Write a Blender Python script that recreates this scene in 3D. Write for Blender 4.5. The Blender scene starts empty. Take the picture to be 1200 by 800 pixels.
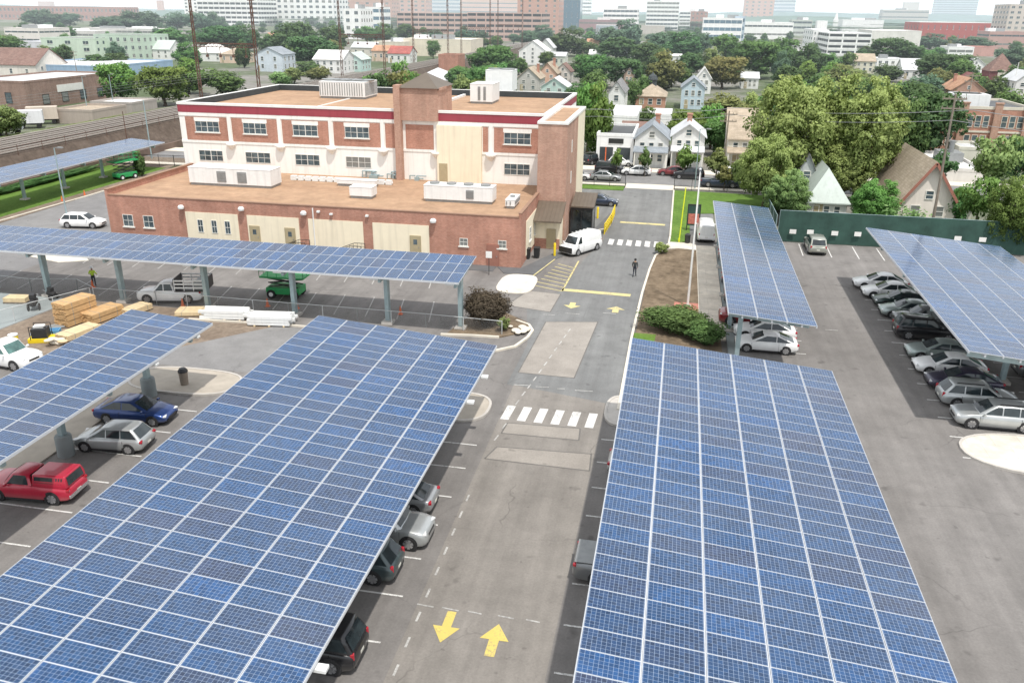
import bpy, bmesh, math, random
import numpy as np
from mathutils import Vector, Matrix
random.seed(7); R = math.radians
SC = bpy.context.scene; COL = SC.collection

# ---------------------------------------------------------------- survey camera
FPX, PITCH, ROLL, YAW, CAMH = 968.97, 0.379678, 0.0110741, 0.1909296, 23.7
_cy, _sy = math.cos(YAW), math.sin(YAW)
_r = Vector((_cy, _sy, 0)); _f = Vector((-_sy, _cy, 0)); _u = Vector((0, 0, 1))
_F = _f*math.cos(PITCH) - _u*math.sin(PITCH); _U = _f*math.sin(PITCH) + _u*math.cos(PITCH)
AX_R = _r*math.cos(ROLL) + _U*math.sin(ROLL); AX_U = _U*math.cos(ROLL) - _r*math.sin(ROLL); AX_F = _F
def at(x, y, z=0.0, Y=None, X=None):
    """survey: the place in the world that a measured photo point stands for (on height z, or on plane Y or X)"""
    d = AX_F + AX_R*((x-600)/FPX) - AX_U*((y-400)/FPX)
    if Y is not None: t = Y/d.y
    elif X is not None: t = X/d.x
    else: t = (z-CAMH)/d.z
    return Vector((0, 0, CAMH)) + d*t

# ---------------------------------------------------------------- mesh builder
class MB:
    def __init__(s): s.v = []; s.f = []; s.m = []; s.uv = {}
    def face(s, pts, m=0, uv=None):
        b = len(s.v); s.v += [tuple(p) for p in pts]; s.f.append(tuple(range(b, b+len(pts)))); s.m.append(m)
        if uv: s.uv[len(s.f)-1] = uv
        return s
    def box(s, x0, x1, y0, y1, z0, z1, m=0, mtop=None, mt=None):
        P = [Vector(p) for p in ((x0,y0,z0),(x1,y0,z0),(x1,y1,z0),(x0,y1,z0),(x0,y0,z1),(x1,y0,z1),(x1,y1,z1),(x0,y1,z1))]
        if mt is not None: P = [mt @ p for p in P]
        b = len(s.v); s.v += [tuple(p) for p in P]
        for k, q in enumerate(((0,3,2,1),(4,5,6,7),(0,1,5,4),(1,2,6,5),(2,3,7,6),(3,0,4,7))):
            s.f.append(tuple(b+i for i in q)); s.m.append(mtop if (k == 1 and mtop is not None) else m)
        return s
    def obox(s, c, d, rz=0, m=0, mtop=None, rx=0, ry=0):
        mt = Matrix.Translation(c) @ Matrix.Rotation(rz, 4, 'Z') @ Matrix.Rotation(ry, 4, 'Y') @ Matrix.Rotation(rx, 4, 'X')
        return s.box(-d[0]/2, d[0]/2, -d[1]/2, d[1]/2, -d[2]/2, d[2]/2, m, mtop, mt)
    def beam(s, p0, p1, w, h, m=0):
        p0, p1 = Vector(p0), Vector(p1); d = (p1-p0); L = d.length; d.normalize()
        up = Vector((0,0,1)) if abs(d.z) < .99 else Vector((0,1,0))
        sx = d.cross(up).normalized(); u = sx.cross(d)
        mt = Matrix((( d.x, sx.x, u.x, p0.x), (d.y, sx.y, u.y, p0.y), (d.z, sx.z, u.z, p0.z), (0,0,0,1)))
        return s.box(0, L, -w/2, w/2, -h/2, h/2, m, None, mt)
    def cyl(s, p0, p1, r0, r1=None, n=10, m=0, caps=True):
        r1 = r0 if r1 is None else r1
        p0, p1 = Vector(p0), Vector(p1); d = (p1-p0).normalized()
        a = Vector((1,0,0)) if abs(d.x) < .8 else Vector((0,1,0))
        e1 = d.cross(a).normalized(); e2 = d.cross(e1)
        ring = lambda p, r: [p + (e1*math.cos(2*math.pi*k/n) + e2*math.sin(2*math.pi*k/n))*r for k in range(n)]
        return s.loft([ring(p0, r0), ring(p1, r1)], m, caps)
    def loft(s, rings, m=0, caps=True, ms=None):
        n = len(rings[0]); b = len(s.v)
        for r in rings: s.v += [tuple(p) for p in r]
        for i in range(len(rings)-1):
            for k in range(n):
                k2 = (k+1) % n
                s.f.append((b+i*n+k, b+(i+1)*n+k, b+(i+1)*n+k2, b+i*n+k2)); s.m.append(m if ms is None else ms[i])
        if caps:
            s.f.append(tuple(b+k for k in range(n))); s.m.append(m)
            s.f.append(tuple(b+(len(rings)-1)*n+k for k in reversed(range(n)))); s.m.append(m)
        return s
    def tube(s, pts, r, n=6, m=0):
        for a, b in zip(pts[:-1], pts[1:]): s.cyl(a, b, r, r, n, m)
        return s
    def lathe(s, prof, c=(0,0,0), n=14, m=0, axis='Z'):
        rings = []
        for r, h in prof:
            ring = []
            for k in range(n):
                a = 2*math.pi*k/n; x, y = r*math.cos(a), r*math.sin(a)
                p = (x, y, h) if axis == 'Z' else (x, h, y)
                ring.append((p[0]+c[0], p[1]+c[1], p[2]+c[2]))
            rings.append(ring)
        return s.loft(rings, m)
    def prism(s, poly, z0, z1, m=0, mtop=None):
        a = sum(poly[i][0]*poly[(i+1) % len(poly)][1] - poly[(i+1) % len(poly)][0]*poly[i][1] for i in range(len(poly)))
        if a < 0: poly = poly[::-1]
        n = len(poly); b = len(s.v)
        s.v += [(p[0], p[1], z0) for p in poly] + [(p[0], p[1], z1) for p in poly]
        s.f.append(tuple(b+n+k for k in range(n))); s.m.append(m if mtop is None else mtop)
        s.f.append(tuple(b+k for k in reversed(range(n)))); s.m.append(m)
        for k in range(n):
            k2 = (k+1) % n; s.f.append((b+k, b+k2, b+n+k2, b+n+k)); s.m.append(m)
        return s
    def build(s, name, mats, parent=None, smooth=None, fixn=False, bevel=0):
        me = bpy.data.meshes.new(name); me.from_pydata(s.v, [], s.f)
        if not isinstance(mats, (list, tuple)): mats = [mats]
        for m in mats: me.materials.append(m)
        me.polygons.foreach_set('material_index', s.m)
        if fixn:
            bm = bmesh.new(); bm.from_mesh(me); bmesh.ops.remove_doubles(bm, verts=bm.verts, dist=1e-4)
            bmesh.ops.recalc_face_normals(bm, faces=bm.faces); bm.to_mesh(me); bm.free()
        me.update()
        uvl = me.uv_layers.new(name='UVMap'); co = me.vertices; data = uvl.data
        for p in me.polygons:
            cu = None if fixn else s.uv.get(p.index); n = p.normal
            if cu:
                for i, li in enumerate(p.loop_indices): data[li].uv = cu[i]
            elif abs(n.z) > .75:
                for li in p.loop_indices:
                    c = co[me.loops[li].vertex_index].co; data[li].uv = (c.x, c.y)
            else:
                h = math.hypot(n.x, n.y) or 1; tx, ty = -n.y/h, n.x/h
                for li in p.loop_indices:
                    c = co[me.loops[li].vertex_index].co; data[li].uv = (c.x*tx + c.y*ty, c.z/max(h, .3))
        if smooth:
            me.polygons.foreach_set('use_smooth', [True]*len(me.polygons))
            if smooth is not True: me.set_sharp_from_angle(angle=R(smooth))
        o = bpy.data.objects.new(name, me); COL.objects.link(o); o.parent = parent
        if bevel:
            md = o.modifiers.new('bevel', 'BEVEL'); md.width = bevel; md.segments = 2; md.limit_method = 'ANGLE'; md.angle_limit = R(35)
        return o

def tag(o, label=None, cat=None, group=None, kind=None):
    if label: o['label'] = label
    if cat: o['category'] = cat
    if group: o['group'] = group
    if kind: o['kind'] = kind
    return o
def thing(name, label, cat, loc=(0,0,0), rz=0, group=None):
    o = bpy.data.objects.new(name, None); COL.objects.link(o); o.location = loc; o.rotation_euler = (0,0,rz)
    o.empty_display_size = .3
    return tag(o, label, cat, group)
def dup(root, loc, rz=0, label=None, scale=None):
    def cp(o, par):
        c = o.copy(); COL.objects.link(c); c.parent = par
        for ch in list(o.children): cp(ch, c)
        return c
    r = cp(root, None); r.location = loc; r.rotation_euler = (0,0,rz)
    if scale: r.scale = scale
    if label: r['label'] = label
    return r
def struct(name, mb, m, **k):
    o = mb.build(name, m, None, **k); o['kind'] = 'structure'; return o

# ---------------------------------------------------------------- materials
def _nt(name):
    m = bpy.data.materials.new(name); m.use_nodes = True; nt = m.node_tree
    return m, nt, nt.nodes['Principled BSDF']
def nd(nt, typ, **k):
    n = nt.nodes.new(typ)
    for a, b in k.items(): setattr(n, a, b)
    return n
def noise(nt, vec, scale, detail=5, rough=.6, dim='3D'):
    n = nd(nt, 'ShaderNodeTexNoise'); n.inputs['Scale'].default_value = scale; n.inputs['Detail'].default_value = detail
    n.inputs['Roughness'].default_value = rough
    if vec is not None: nt.links.new(vec, n.inputs['Vector'])
    return n.outputs['Fac']
def ramp(nt, fac, stops):
    r = nd(nt, 'ShaderNodeValToRGB'); e = r.color_ramp.elements
    while len(e) < len(stops): e.new(.5)
    for k, (p, c) in enumerate(stops): e[k].position = p; e[k].color = (c[0], c[1], c[2], 1) if not isinstance(c, (int, float)) else (c, c, c, 1)
    nt.links.new(fac, r.inputs['Fac']); return r.outputs['Color']
def mixc(nt, a, b, fac, mode='MIX'):
    n = nd(nt, 'ShaderNodeMix', data_type='RGBA', blend_type=mode)
    for sock, v in ((n.inputs[0], fac), (n.inputs[6], a), (n.inputs[7], b)):
        if isinstance(v, (int, float)): sock.default_value = v
        elif isinstance(v, (tuple, list)): sock.default_value = (v[0], v[1], v[2], 1)
        else: nt.links.new(v, sock)
    return n.outputs[2]
def mth(nt, op, a, b=None, c=None):
    n = nd(nt, 'ShaderNodeMath', operation=op)
    for i, v in enumerate((a, b, c)):
        if v is None: continue
        if isinstance(v, (int, float)): n.inputs[i].default_value = v
        else: nt.links.new(v, n.inputs[i])
    return n.outputs[0]
def scl(c, k): return tuple(max(0, min(1, x*k)) for x in c)
def bump(nt, bs, h, strength, dist=.02):
    b = nd(nt, 'ShaderNodeBump'); b.inputs['Strength'].default_value = strength; b.inputs['Distance'].default_value = dist
    nt.links.new(h, b.inputs['Height']); nt.links.new(b.outputs[0], bs.inputs['Normal'])
_mc = {}
def mat(name, col, rough=.8, var=.18, scale=1.2, metal=0, bmp=0, spec=.5, coat=0, streak=False):
    if name in _mc: return _mc[name]
    m, nt, bs = _nt(name); tc = nd(nt, 'ShaderNodeTexCoord').outputs['Object']
    f = noise(nt, tc, scale, 6, .65)
    c = ramp(nt, f, [(.28, scl(col, 1-var)), (.5, col), (.75, scl(col, 1+var))])
    if streak:
        mp = nd(nt, 'ShaderNodeMapping'); mp.inputs['Scale'].default_value = (2.2, 2.2, .12); nt.links.new(tc, mp.inputs['Vector'])
        s = noise(nt, mp.outputs[0], 1, 4)
        c = mixc(nt, c, scl(col, .72), ramp(nt, s, [(.5, 0.), (.75, .55)]))
    nt.links.new(c, bs.inputs['Base Color'])
    bs.inputs['Roughness'].default_value = rough; bs.inputs['Metallic'].default_value = metal
    bs.inputs['Specular IOR Level'].default_value = spec
    if coat: bs.inputs['Coat Weight'].default_value = coat; bs.inputs['Coat Roughness'].default_value = .05
    if bmp: bump(nt, bs, noise(nt, tc, scale*14, 3), bmp)
    _mc[name] = m; return m
def asphalt(name, a, b, crack=.35, streaks=True):
    m, nt, bs = _nt(name); tc = nd(nt, 'ShaderNodeTexCoord').outputs['Object']
    big = ramp(nt, noise(nt, tc, .06, 5, .6), [(.35, a), (.65, b)])
    c = mixc(nt, big, (.5,.5,.5), .35, 'MIX') if False else big
    mid = noise(nt, tc, .5, 6, .7); c = mixc(nt, c, ramp(nt, mid, [(.3, .78), (.7, 1.16)]), .8, 'MULTIPLY')
    fine = noise(nt, tc, 9, 4, .7); c = mixc(nt, c, ramp(nt, fine, [(.3, .82), (.7, 1.18)]), .6, 'MULTIPLY')
    if streaks:
        mp = nd(nt, 'ShaderNodeMapping'); mp.inputs['Scale'].default_value = (.9, .035, 1); nt.links.new(tc, mp.inputs['Vector'])
        c = mixc(nt, c, ramp(nt, noise(nt, mp.outputs[0], 1, 4), [(.35, .8), (.65, 1.12)]), .7, 'MULTIPLY')
    # oil spots
    sp = noise(nt, tc, .9, 2, .5); c = mixc(nt, c, scl(a, .4), ramp(nt, sp, [(.66, 0.), (.76, .55)]))
    st = noise(nt, tc, 2.6, 2, .5); c = mixc(nt, c, scl(a, .5), ramp(nt, st, [(.70, 0.), (.76, .5)]))
    # cracks
    wv = nd(nt, 'ShaderNodeMix', data_type='VECTOR'); wv.inputs[0].default_value = .06
    nn = nd(nt, 'ShaderNodeTexNoise'); nn.inputs['Scale'].default_value = .8; nt.links.new(tc, nn.inputs['Vector'])
    va = nd(nt, 'ShaderNodeVectorMath', operation='MULTIPLY_ADD'); nt.links.new(nn.outputs['Color'], va.inputs[0]); va.inputs[1].default_value = (1.2,1.2,0); nt.links.new(tc, va.inputs[2])
    vo = nd(nt, 'ShaderNodeTexVoronoi', feature='DISTANCE_TO_EDGE'); vo.inputs['Scale'].default_value = .17; nt.links.new(va.outputs[0], vo.inputs['Vector'])
    ck = ramp(nt, vo.outputs['Distance'], [(.0, 1.), (.008, 0.)])
    msk = ramp(nt, noise(nt, tc, .11, 2), [(.48, 0.), (.6, 1.)])
    ckm = mth(nt, 'MULTIPLY', mth(nt, 'MULTIPLY', ck, msk), crack)
    c = mixc(nt, c, scl(a, .35), ckm)
    nt.links.new(c, bs.inputs['Base Color']); bs.inputs['Roughness'].default_value = .88; bs.inputs['Specular IOR Level'].default_value = .3
    bump(nt, bs, fine, .25, .01); return m
def brick(name, c1, c2, mortar, bw=.24, bh=.08):
    m, nt, bs = _nt(name); uv = nd(nt, 'ShaderNodeTexCoord')
    b = nd(nt, 'ShaderNodeTexBrick'); b.inputs['Scale'].default_value = 1; b.inputs['Brick Width'].default_value = bw; b.inputs['Row Height'].default_value = bh
    b.inputs['Mortar Size'].default_value = .008; b.inputs['Mortar Smooth'].default_value = .2; b.inputs['Bias'].default_value = -.1
    b.inputs['Color1'].default_value = (*c1,1); b.inputs['Color2'].default_value = (*c2,1); b.inputs['Mortar'].default_value = (*mortar,1)
    nt.links.new(uv.outputs['UV'], b.inputs['Vector'])
    f = noise(nt, uv.outputs['Object'], .45, 6, .7)
    c = mixc(nt, b.outputs['Color'], ramp(nt, f, [(.3, .78), (.7, 1.2)]), .85, 'MULTIPLY')
    mp = nd(nt, 'ShaderNodeMapping'); mp.inputs['Scale'].default_value = (1.6, 1.6, .1); nt.links.new(uv.outputs['Object'], mp.inputs['Vector'])
    c = mixc(nt, c, ramp(nt, noise(nt, mp.outputs[0], 1, 4), [(.35, .8), (.65, 1.1)]), .5, 'MULTIPLY')
    nt.links.new(c, bs.inputs['Base Color']); bs.inputs['Roughness'].default_value = .9; bs.inputs['Specular IOR Level'].default_value = .2
    return m
def shingle(name, c1, c2): return brick(name, c1, c2, scl(c1, .55), .9, .28)
def glass(name, col=(.03,.045,.05), rough=.08):
    if name in _mc: return _mc[name]
    m, nt, bs = _nt(name); oi = nd(nt, 'ShaderNodeObjectInfo'); tc = nd(nt, 'ShaderNodeTexCoord').outputs['Object']
    f = noise(nt, tc, 1.3, 2); c = ramp(nt, f, [(.35, scl(col, .6)), (.65, scl(col, 1.9))])
    c = mixc(nt, c, scl(col, 2.4), mth(nt, 'MULTIPLY', oi.outputs['Random'], .5))
    if 'window' in name: c = mixc(nt, c, (.30,.29,.26), mth(nt, 'MULTIPLY', mth(nt, 'GREATER_THAN', oi.outputs['Random'], .66), .55))
    nt.links.new(c, bs.inputs['Base Color']); bs.inputs['Roughness'].default_value = rough; bs.inputs['Specular IOR Level'].default_value = .7
    _mc[name] = m; return m
def paint(name, col, metal=.25, rough=.32):
    n = 'car_paint_'+name
    if n in _mc: return _mc[n]
    m, nt, bs = _nt(n); tc = nd(nt, 'ShaderNodeTexCoord').outputs['Object']
    c = ramp(nt, noise(nt, tc, .9, 5), [(.3, scl(col, .9)), (.7, scl(col, 1.08))])
    # dust low down
    sx = nd(nt, 'ShaderNodeSeparateXYZ'); nt.links.new(tc, sx.inputs[0])
    c = mixc(nt, c, (.2,.19,.17), ramp(nt, sx.outputs['Z'], [(.18, .45), (.6, 0.)]))
    nt.links.new(c, bs.inputs['Base Color']); bs.inputs['Metallic'].default_value = metal; bs.inputs['Roughness'].default_value = rough
    bs.inputs['Coat Weight'].default_value = .7; bs.inputs['Coat Roughness'].default_value = .06
    _mc[n] = m; return m
def foliage(name, dark, light, hue=.03):
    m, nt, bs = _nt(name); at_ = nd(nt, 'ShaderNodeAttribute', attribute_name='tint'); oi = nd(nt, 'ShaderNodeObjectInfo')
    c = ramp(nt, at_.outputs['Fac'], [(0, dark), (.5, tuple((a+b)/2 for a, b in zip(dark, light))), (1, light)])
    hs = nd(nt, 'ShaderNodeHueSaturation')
    nt.links.new(mth(nt, 'MULTIPLY_ADD', oi.outputs['Random'], hue*2, .5-hue), hs.inputs['Hue'])
    nt.links.new(mth(nt, 'MULTIPLY_ADD', oi.outputs['Random'], .3, .85), hs.inputs['Value']); hs.inputs['Saturation'].default_value = .95
    nt.links.new(c, hs.inputs['Color']); c = hs.outputs['Color']
    nt.links.new(c, bs.inputs['Base Color']); bs.inputs['Roughness'].default_value = .65; bs.inputs['Specular IOR Level'].default_value = .25
    tr = nd(nt, 'ShaderNodeBsdfTranslucent'); nt.links.new(c, tr.inputs['Color'])
    mx = nd(nt, 'ShaderNodeMixShader'); mx.inputs[0].default_value = .38
    nt.links.new(bs.outputs[0], mx.inputs[1]); nt.links.new(tr.outputs[0], mx.inputs[2])
    nt.links.new(mx.outputs[0], nt.nodes['Material Output'].inputs[0]); return m
def ground_mix(name, stops, s1=.03, s2=.6, rough=.95):
    m, nt, bs = _nt(name); tc = nd(nt, 'ShaderNodeTexCoord').outputs['Object']
    c = ramp(nt, noise(nt, tc, s1, 8, .65), stops)
    c = mixc(nt, c, ramp(nt, noise(nt, tc, s2, 6, .75), [(.3, .62), (.7, 1.35)]), .85, 'MULTIPLY')
    nt.links.new(c, bs.inputs['Base Color']); bs.inputs['Roughness'].default_value = rough; bs.inputs['Specular IOR Level'].default_value = .15
    bump(nt, bs, noise(nt, tc, s2*6, 4, .7), .5, .05); return m
def solar_mat():
    m, nt, bs = _nt('solar_cells'); uv = nd(nt, 'ShaderNodeTexCoord').outputs['UV']; sx = nd(nt, 'ShaderNodeSeparateXYZ'); nt.links.new(uv, sx.inputs[0])
    oi = nd(nt, 'ShaderNodeObjectInfo'); geo = nd(nt, 'ShaderNodeNewGeometry')
    rnd = mth(nt, 'FRACT', mth(nt, 'ADD', oi.outputs['Random'], mth(nt, 'MULTIPLY', geo.outputs['Random Per Island'], 7.31)))
    def line(s, n, w):
        f = mth(nt, 'FRACT', mth(nt, 'MULTIPLY', s, n)); d = mth(nt, 'ABSOLUTE', mth(nt, 'SUBTRACT', f, .5))
        return mth(nt, 'GREATER_THAN', d, .5-w)
    gx = line(sx.outputs['X'], 12, .027); gy = line(sx.outputs['Y'], 6, .024)
    gap = mth(nt, 'MAXIMUM', gx, gy)
    bus = mth(nt, 'MULTIPLY', line(mth(nt, 'ADD', sx.outputs['Y'], 1/36), 18, .03), .22)
    # each cell its own crystal shade
    fl = nd(nt, 'ShaderNodeVectorMath', operation='MULTIPLY'); nt.links.new(uv, fl.inputs[0]); fl.inputs[1].default_value = (12, 6, 1)
    ff = nd(nt, 'ShaderNodeVectorMath', operation='FLOOR'); nt.links.new(fl.outputs[0], ff.inputs[0])
    va = nd(nt, 'ShaderNodeVectorMath', operation='ADD'); nt.links.new(ff.outputs[0], va.inputs[0])
    cb = nd(nt, 'ShaderNodeCombineXYZ'); nt.links.new(mth(nt, 'MULTIPLY', rnd, 91.7), cb.inputs[2]); nt.links.new(cb.outputs[0], va.inputs[1])
    wn = nd(nt, 'ShaderNodeTexWhiteNoise', noise_dimensions='3D'); nt.links.new(va.outputs[0], wn.inputs['Vector'])
    base = ramp(nt, rnd, [(0, (.021,.036,.085)), (.15, (.014,.041,.103)), (.6, (.009,.046,.124)), (.9, (.007,.051,.146)), (1, (.006,.056,.170))])
    c = mixc(nt, base, ramp(nt, wn.outputs['Value'], [(0, .72), (1, 1.3)]), 1., 'MULTIPLY')
    c = mixc(nt, c, (.45,.5,.6), bus)
    c = mixc(nt, c, (.29,.37,.50), gap)
    tc = nd(nt, 'ShaderNodeTexCoord').outputs['Object']
    du = mth(nt, 'MULTIPLY_ADD', noise(nt, tc, 3.5, 5, .75), .35, mth(nt, 'MULTIPLY', noise(nt, geo.outputs['Position'], .12, 5, .6), .7)); c = mixc(nt, c, (.42,.42,.42), ramp(nt, du, [(.35, .0), (.7, .11)]))
    nt.links.new(c, bs.inputs['Base Color']); bs.inputs['Roughness'].default_value = .14; bs.inputs['Specular IOR Level'].default_value = .24
    return m
def worn(name, col, wear):
    m, nt, bs = _nt(name); tc = nd(nt, 'ShaderNodeTexCoord').outputs['Object']
    f = noise(nt, tc, 7, 6, .8); g = noise(nt, tc, .7, 3)
    k = mth(nt, 'ADD', f, mth(nt, 'MULTIPLY', mth(nt, 'SUBTRACT', g, .5), .6))
    c = mixc(nt, col, (.2,.19,.18), ramp(nt, k, [(.56-wear*.3, .06), (.62+.1*(1-wear), .8)]))
    c = mixc(nt, c, ramp(nt, g, [(.3, .85), (.7, 1.)]), 1., 'MULTIPLY')
    nt.links.new(c, bs.inputs['Base Color']); bs.inputs['Roughness'].default_value = .85; return m
M = {}
M['asph'] = asphalt('asphalt_lot', (.190,.178,.168), (.226,.213,.203), .45)
M['drive'] = asphalt('asphalt_drive', (.182,.184,.182), (.214,.216,.212), .4)
M['darkasph'] = asphalt('asphalt_fresh', (.125,.127,.13), (.155,.157,.16), .15, False)
M['patch'] = asphalt('asphalt_patch', (.295,.268,.238), (.34,.312,.28), .1, False)
M['street'] = asphalt('asphalt_street', (.2,.195,.195), (.25,.245,.24), .2, False)
M['conc'] = mat('concrete', (.50,.47,.43), .9, .16, .8, bmp=.2)
M['concw'] = mat('concrete_pale', (.66,.61,.52), .9, .14, .5, bmp=.2)
M['walk'] = mat('concrete_walk', (.42,.375,.315), .9, .16, .9, bmp=.2)
M['bluegrey'] = mat('concrete_bluegrey', (.27,.30,.30), .9, .2, .35, bmp=.15)
M['white_line'] = worn('road_paint_white', (.78,.77,.74), .22)
M['yellow_line'] = worn('road_paint_yellow', (.74,.58,.15), .2)
M['yellow_pale'] = worn('road_paint_faded_yellow', (.72,.62,.28), .3)
M['grass'] = ground_mix('grass', [(.3, (.085,.155,.03)), (.55, (.12,.21,.04)), (.75, (.17,.235,.06))], .25, 3)
M['mulch'] = ground_mix('mulch_earth', [(.3, (.10,.075,.05)), (.52, (.19,.145,.10)), (.75, (.27,.21,.145))], .5, 2.2)
M['dirt'] = ground_mix('bare_earth', [(.3, (.17,.13,.10)), (.55, (.25,.20,.155)), (.8, (.33,.28,.22))], .3, 2)
M['ballast'] = ground_mix('rail_ballast', [(.3, (.085,.065,.053)), (.55, (.12,.093,.075)), (.8, (.16,.125,.105))], .3, 1.5)
M['town'] = ground_mix('town_ground', [(.3, (.07,.10,.05)), (.46, (.10,.13,.065)), (.56, (.22,.21,.19)), (.75, (.3,.285,.265))], .012, .25)
M['brick'] = brick('red_brick', (.40,.170,.115), (.50,.240,.175), (.50,.39,.32))
M['brick2'] = brick('orange_brick', (.42,.225,.165), (.51,.305,.225), (.5,.41,.34))
M['cream'] = mat('cream_stucco', (.86,.77,.59), .85, .06, .6, streak=True)
M['ivory'] = mat('ivory_stucco', (.88,.865,.82), .85, .05, .6, streak=True)
M['redband'] = mat('crimson_fascia', (.33,.055,.075), .6, .1, .6, streak=True)
M['coping'] = mat('white_coping', (.80,.79,.76), .6, .08, 1)
M['tanroof'] = brick('tan_roof_felt', (.395,.255,.165), (.43,.285,.185), (.31,.195,.125), 9.0, 1.0)
M['concj'] = brick('jointed_concrete', (.66,.61,.53), (.71,.665,.585), (.40,.36,.31), 1.6, 1.6)
M['pathj'] = brick('jointed_path', (.70,.63,.53), (.75,.685,.585), (.42,.37,.31), 1.9, 1.5)
M['brownmetal'] = mat('brown_metal_roof', (.155,.125,.095), .5, .12, .8, metal=.2)
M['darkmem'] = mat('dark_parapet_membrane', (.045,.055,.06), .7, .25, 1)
M['whitemetal'] = mat('white_painted_metal', (.80,.81,.80), .45, .07, 1.2, streak=True)
M['greymetal'] = mat('grey_metal', (.30,.31,.31), .5, .14, 2, metal=.3)
M['galv'] = mat('galvanised_steel', (.36,.46,.48), .45, .14, 2, metal=.35)
M['alu'] = mat('aluminium_frame', (.58,.60,.63), .35, .05, 2, metal=.0)
M['under'] = mat('panel_back', (.42,.43,.44), .6, .1, 2)
M['solar'] = solar_mat()
M['black'] = mat('black_rubber', (.022,.022,.023), .7, .2, 3)
M['blacksat'] = mat('black_trim', (.03,.03,.032), .45, .15, 3)
M['rim_back'] = mat('rim_shadow', (.15,.15,.155), .5, .1, 3, metal=.4)
M['survey'] = worn('faded_survey_paint', (.66,.65,.62), .75)
M['rim'] = mat('alloy_rim', (.5,.5,.51), .3, .1, 3, metal=.7)
M['chrome'] = mat('chrome', (.7,.7,.72), .15, .05, 3, metal=.9)
M['carglass'] = glass('car_glass', (.018,.025,.028), .05)
M['carglass_g'] = glass('car_glass_green', (.06,.12,.11), .06)
M['winglass'] = glass('window_glass', (.055,.075,.085), .1)
M['winframe'] = mat('window_frame_white', (.76,.75,.70), .6, .06, 2)
M['door_tan'] = mat('tan_door', (.42,.35,.22), .6, .1, 2)
M['red_lens'] = mat('red_lens', (.42,.015,.03), .15, .1, 4, coat=.5)
M['clear_lens'] = mat('clear_lens', (.75,.76,.76), .12, .1, 4, coat=.5)
M['plate'] = mat('number_plate', (.7,.69,.62), .5, .1, 6)
M['wood'] = mat('bark', (.12,.09,.065), .95, .3, 2, bmp=.4)
M['lumber'] = mat('fresh_lumber', (.56,.36,.175), .8, .2, 3, bmp=.1)
M['lumber2'] = mat('pale_lumber', (.66,.52,.32), .8, .16, 3, bmp=.1)
M['tar_edge'] = mat('patch_edge', (.15,.142,.132), .9, .25, 1.5)
M['pole'] = mat('weathered_pole_timber', (.25,.21,.17), .9, .2, 3)
M['old_brick'] = brick('old_brown_brick', (.25,.155,.125), (.33,.22,.18), (.36,.3,.26))
M['sleeper'] = mat('dark_sleeper', (.085,.068,.055), .95, .25, 2)
M['rust'] = mat('rusty_steel', (.13,.07,.05), .8, .25, 2)
M['rail'] = mat('rail_steel', (.50,.45,.40), .5, .1, 2, metal=.1)
M['orange'] = mat('cone_orange', (.75,.16,.05), .6, .1, 4)
M['yellow'] = mat('safety_yellow', (.80,.60,.02), .5, .08, 4)
M['lime'] = mat('hi_vis_lime', (.55,.75,.05), .7, .1, 6)
M['green_m'] = mat('lift_green', (.03,.33,.10), .5, .12, 3)
M['green_d'] = mat('green_windscreen_mesh', (.034,.082,.066), .85, .35, .5)
M['fence_bk'] = mat('black_iron', (.025,.027,.027), .6, .2, 3)
M['redpaving'] = brick('red_paving', (.48,.17,.13), (.55,.23,.18), (.4,.25,.2), .2, .1)
M['skin'] = mat('skin', (.42,.25,.17), .6, .08, 8)
M['jean'] = mat('dark_trousers', (.03,.035,.05), .9, .2, 8)
M['darkshirt'] = mat('dark_shirt', (.04,.045,.045), .9, .2, 8)
M['blue_m'] = mat('blue_plastic', (.16,.38,.58), .5, .15, 4)
# ================================================================ SETTING
def sheet(name, poly, z, m, th=None):
    b = MB()
    if th is None: b.face([(p[0], p[1], z) for p in (poly if sum(poly[i][0]*poly[(i+1)%len(poly)][1]-poly[(i+1)%len(poly)][0]*poly[i][1] for i in range(len(poly))) > 0 else poly[::-1])])
    else: b.prism(poly, z-th, z)
    return struct(name, b, m)
def rect(x0, x1, y0, y1): return [(x0,y0),(x1,y0),(x1,y1),(x0,y1)]
def ribbon(mb, pts, w, z0, z1, m=0, closed=False):
    P = [Vector((p[0], p[1], 0)) for p in pts]; n = len(P); L = []; Rr = []
    for i in range(n):
        a = P[i-1] if (i > 0 or closed) else P[i]; c = P[(i+1) % n] if (i < n-1 or closed) else P[i]
        d = (c-a).normalized(); nn = Vector((-d.y, d.x, 0)); L.append(P[i]+nn*w/2); Rr.append(P[i]-nn*w/2)
    for i in range(n if closed else n-1):
        j = (i+1) % n
        mb.loft([[(L[i].x,L[i].y,z0),(Rr[i].x,Rr[i].y,z0),(Rr[i].x,Rr[i].y,z1),(L[i].x,L[i].y,z1)],
                 [(L[j].x,L[j].y,z0),(Rr[j].x,Rr[j].y,z0),(Rr[j].x,Rr[j].y,z1),(L[j].x,L[j].y,z1)]], m)
    return mb
def oval(cx, cy, rx, ry, n=28, p=2.6):
    out = []
    for k in range(n):
        a = 2*math.pi*k/n; c, s = math.cos(a), math.sin(a)
        out.append((cx+rx*math.copysign(abs(c)**(2/p), c), cy+ry*math.copysign(abs(s)**(2/p), s)))
    return out
sheet('ground', rect(-5000, 5000, -400, 9000), -.06, M['town'])
sheet('car_park', rect(-78, 46, -60, 94.6), 0, M['asph'])
sheet('rear_yard', rect(-78, 5.2, 94.6, 121), -.001, M['drive'])
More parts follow.
